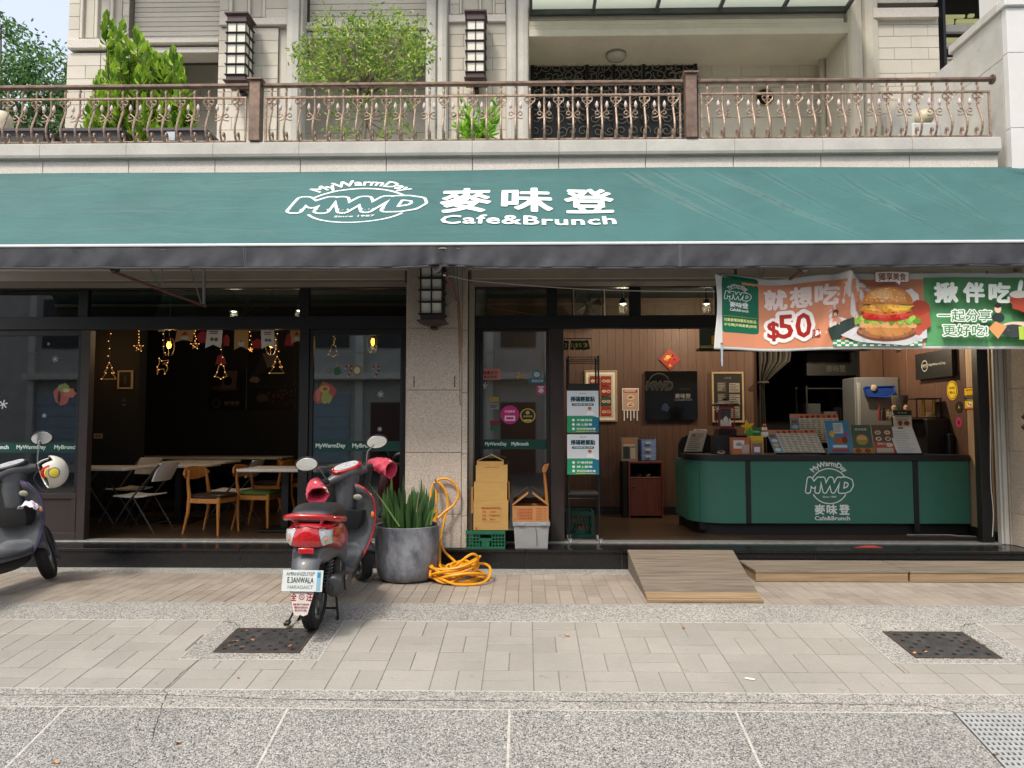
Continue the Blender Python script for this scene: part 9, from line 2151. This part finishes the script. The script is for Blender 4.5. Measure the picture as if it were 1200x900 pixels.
 for s_, y_ in ((-1, .04), (1, .03)):
  a_ = S @ Vector((.99, s_ * .2, .935)); mb.tube(smoothpath([a_, a_ + Vector((.06, -s_ * .05, .03)), Vector((1.08, s_ * y_, .93)), Vector((1.06, s_ * y_, .80))], 4), .0045, 6)
 part('brake_cable', mb, m_bplas)
 mb = MB()
 for s_ in (-1, 1):
  mb.tube(smoothpath([Vector((.99, s_ * .165, .315)), Vector((.8, s_ * .178, .292)), Vector((.5, s_ * .173, .30)), Vector((.42, s_ * .14, .33))], 4), .003, 5)
 mb.tube(smoothpath([Vector((-.262, -.07, .60)), Vector((-.275, 0, .598)), Vector((-.262, .07, .60))], 3), .003, 5)
 part('panel_gap', mb, m_bplas)
 mb = MB(); bx0, bx1, bz0, bz1 = 1.10, 1.30, .80, .96
 for i in range(7):
  z = bz0 + (bz1 - bz0) * i / 6; e = .02 * i / 6; mb.tube([(bx0 - e, -.14 - e, z), (bx1 + e, -.14 - e, z), (bx1 + e, .14 + e, z), (bx0 - e, .14 + e, z)], .003, 4, closed=True)
 for i in range(9):
  y = -.14 + .28 * i / 8
  for x in (bx0, bx1): mb.tube([(x, y, bz0), (x + (.02 if x == bx1 else -.02), y * 1.14, bz1)], .003, 4)
 if red: part('basket', mb, m_bplas, sm=False)
 if red:
  for s_ in (-1, 1):
   mb = MB(); rr_ = []
   ctrl = [(.955, .19, .94, .03, .035), (.96, .24, .94, .05, .05), (.96, .30, .93, .062, .062), (.95, .36, .92, .075, .072), (.945, .39, .91, .08, .07), (.94, .415, .90, .082, .066)] 
   for i, (x, y, z, a, b) in enumerate(spl(ctrl, 3)):
    rr_.append([(x + a * math.cos(2 * PI * k / 22) * (1 + .08 * math.sin(k * 2.1 + i)), s_ * y, z + b * math.sin(2 * PI * k / 22) * (1 + .08 * math.sin(k * 1.7 + i * 1.3))) for k in range(22)])
   mb.M = S @ Matrix.Translation((.95, s_ * .27, .93)) @ Matrix.Rotation(R(s_ * 62), 4, 'Z') @ Matrix.Rotation(R(s_ * -10), 4, 'X') @ Matrix.Translation((-.95, -s_ * .27, -.93)) if True else S
   mb.loft(rr_, cap=False); part('hand_cover', mb, floral(), solid=.008)
   mb = MB(); mb.M = S @ Matrix.Translation((.95, s_ * .27, .93)) @ Matrix.Rotation(R(s_ * 62), 4, 'Z') @ Matrix.Rotation(R(s_ * -10), 4, 'X') @ Matrix.Translation((-.95, -s_ * .27, -.93))
   a_, b_ = .082, .064; mb.loft([[(.94 + a_ * q * math.cos(2 * PI * k / 20), s_ * y, z9 + b_ * q * math.sin(2 * PI * k / 20)) for k in range(20)] for q, y, z9 in ((.95, .413, .90), (.82, .36, .918), (.6, .30, .93))], cap=False); part('lining', mb, mat('lining_pink', '#a8203e', .8, .1, 30), solid=.004)
 return t, S
rp_ = G(366, 737); rp_ = Vector((rp_.x, rp_.y + .0, zg(rp_.y)))
sc1, S1 = scooter(rp_ + Vector((0, .03, .0)), 93, 'red and grey scooter with floral hand covers, parked in front of the shop window', True, lean=1.5, steer=38)
sc1.rotation_euler.y = R(-2.2)
fp = G(45, 681); hd_ = R(90); wb = 1.22 * 1.1
sc2, S2 = scooter(Vector((fp.x - math.cos(hd_) * wb, fp.y - math.sin(hd_) * wb, .0)), 90, 'dark grey scooter with a white helmet on its handlebar, cut off by the left edge', False, lean=-5, steer=30)
m_helm = mat('helmet_white', '#d6d2c6', .25, .04, 8, coat=.5)
hc = P3(60, 553, 6.55)
he = empty('helmet', (hc.x, hc.y, hc.z - .14), 'white open-face helmet with a red and yellow pattern hanging on the grey scooter', 'helmet')
Th = Matrix.Translation(hc) @ Matrix.Rotation(R(-28), 4, 'Z') @ Matrix.Rotation(R(-70), 4, 'X') @ Matrix.Rotation(R(15), 4, 'Y')
def helm(r, mname, m, a0=0):
 mb = MB(); mb.M = Th; rr_ = []
 for i in range(15):
  th_ = R(4 + i * 8.2); rr_.append([(r * 1.0 * math.sin(th_) * math.cos(2 * PI * k / 36), r * 1.15 * math.sin(th_) * math.sin(2 * PI * k / 36), r * 1.05 * math.cos(th_) - (0 if i < 14 else 0)) for k in range(36)])
 fs = []; vs = [v for q in rr_ for v in q]
 for i in range(14):
  for k in range(36):
   a_ = (k + .5) * 10
   if i > 8 and 225 < a_ < 315: continue      # face opening
   fs.append((i * 36 + k, i * 36 + (k + 1) % 36, (i + 1) * 36 + (k + 1) % 36, (i + 1) * 36 + k))
 fs.append(tuple(range(36))); mb.add(vs, fs); return mb.build(mname, m, he, smooth=True, solid=.008)
helm(.128, 'shell', m_helm); helm(.112, 'padding', m_bplas)
TA = Th
pr = Print(gap=.0008); 
pr.arc(-.02, .0, .06, 100, 230, .02, '#b01c18'); pr.ell(.012, .0, .034, .045, '#d9c640', 16); pr.arc(.012, 0, .042, 0, 360, .005, '#1d1d1d'); pr.arc(-.01, .0, .045, 110, 250, .012, '#e0b83a')
def hproj(u, v, d):
 r = .133 + d; a = u / .13; b = v / .13
 dirv = Vector((math.sin(a + .65) , -math.cos(a + .65) * math.cos(b), math.sin(b))); dirv.normalize(); return hc + dirv * r * 1.04
pr.build('pattern', he, hproj, cut=(.02, .02))
mb = MB(); mb.tube(smoothpath([P3(48, 548, 6.5), P3(40, 560, 6.5), P3(47, 572, 6.5), P3(55, 577, 6.5)]), .006, 5); mb.build('chin_strap', m_bplas, he, smooth=True)
c_ = P3(34, 591, 6.45); mb = MB()
mb.grid(lambda a, b: Vector((c_.x - .07 + .15 * a, 6.45 + .10 * b - .05, c_.z - .04 + .07 * math.sin(PI * a) ** .6 * (.5 + .5 * math.sin(PI * b)) + .006 * math.sin(a * 15 + b * 9) + .005 * math.cos(b * 13 + a * 5))), 14, 10)
mb.build('tissue_packet', mat('tissue_white', '#c9c1cc', .6, .2, 30), label='crumpled white tissue packet in the pocket of the grey scooter', cat='tissue packet', smooth=False, solid=.004)
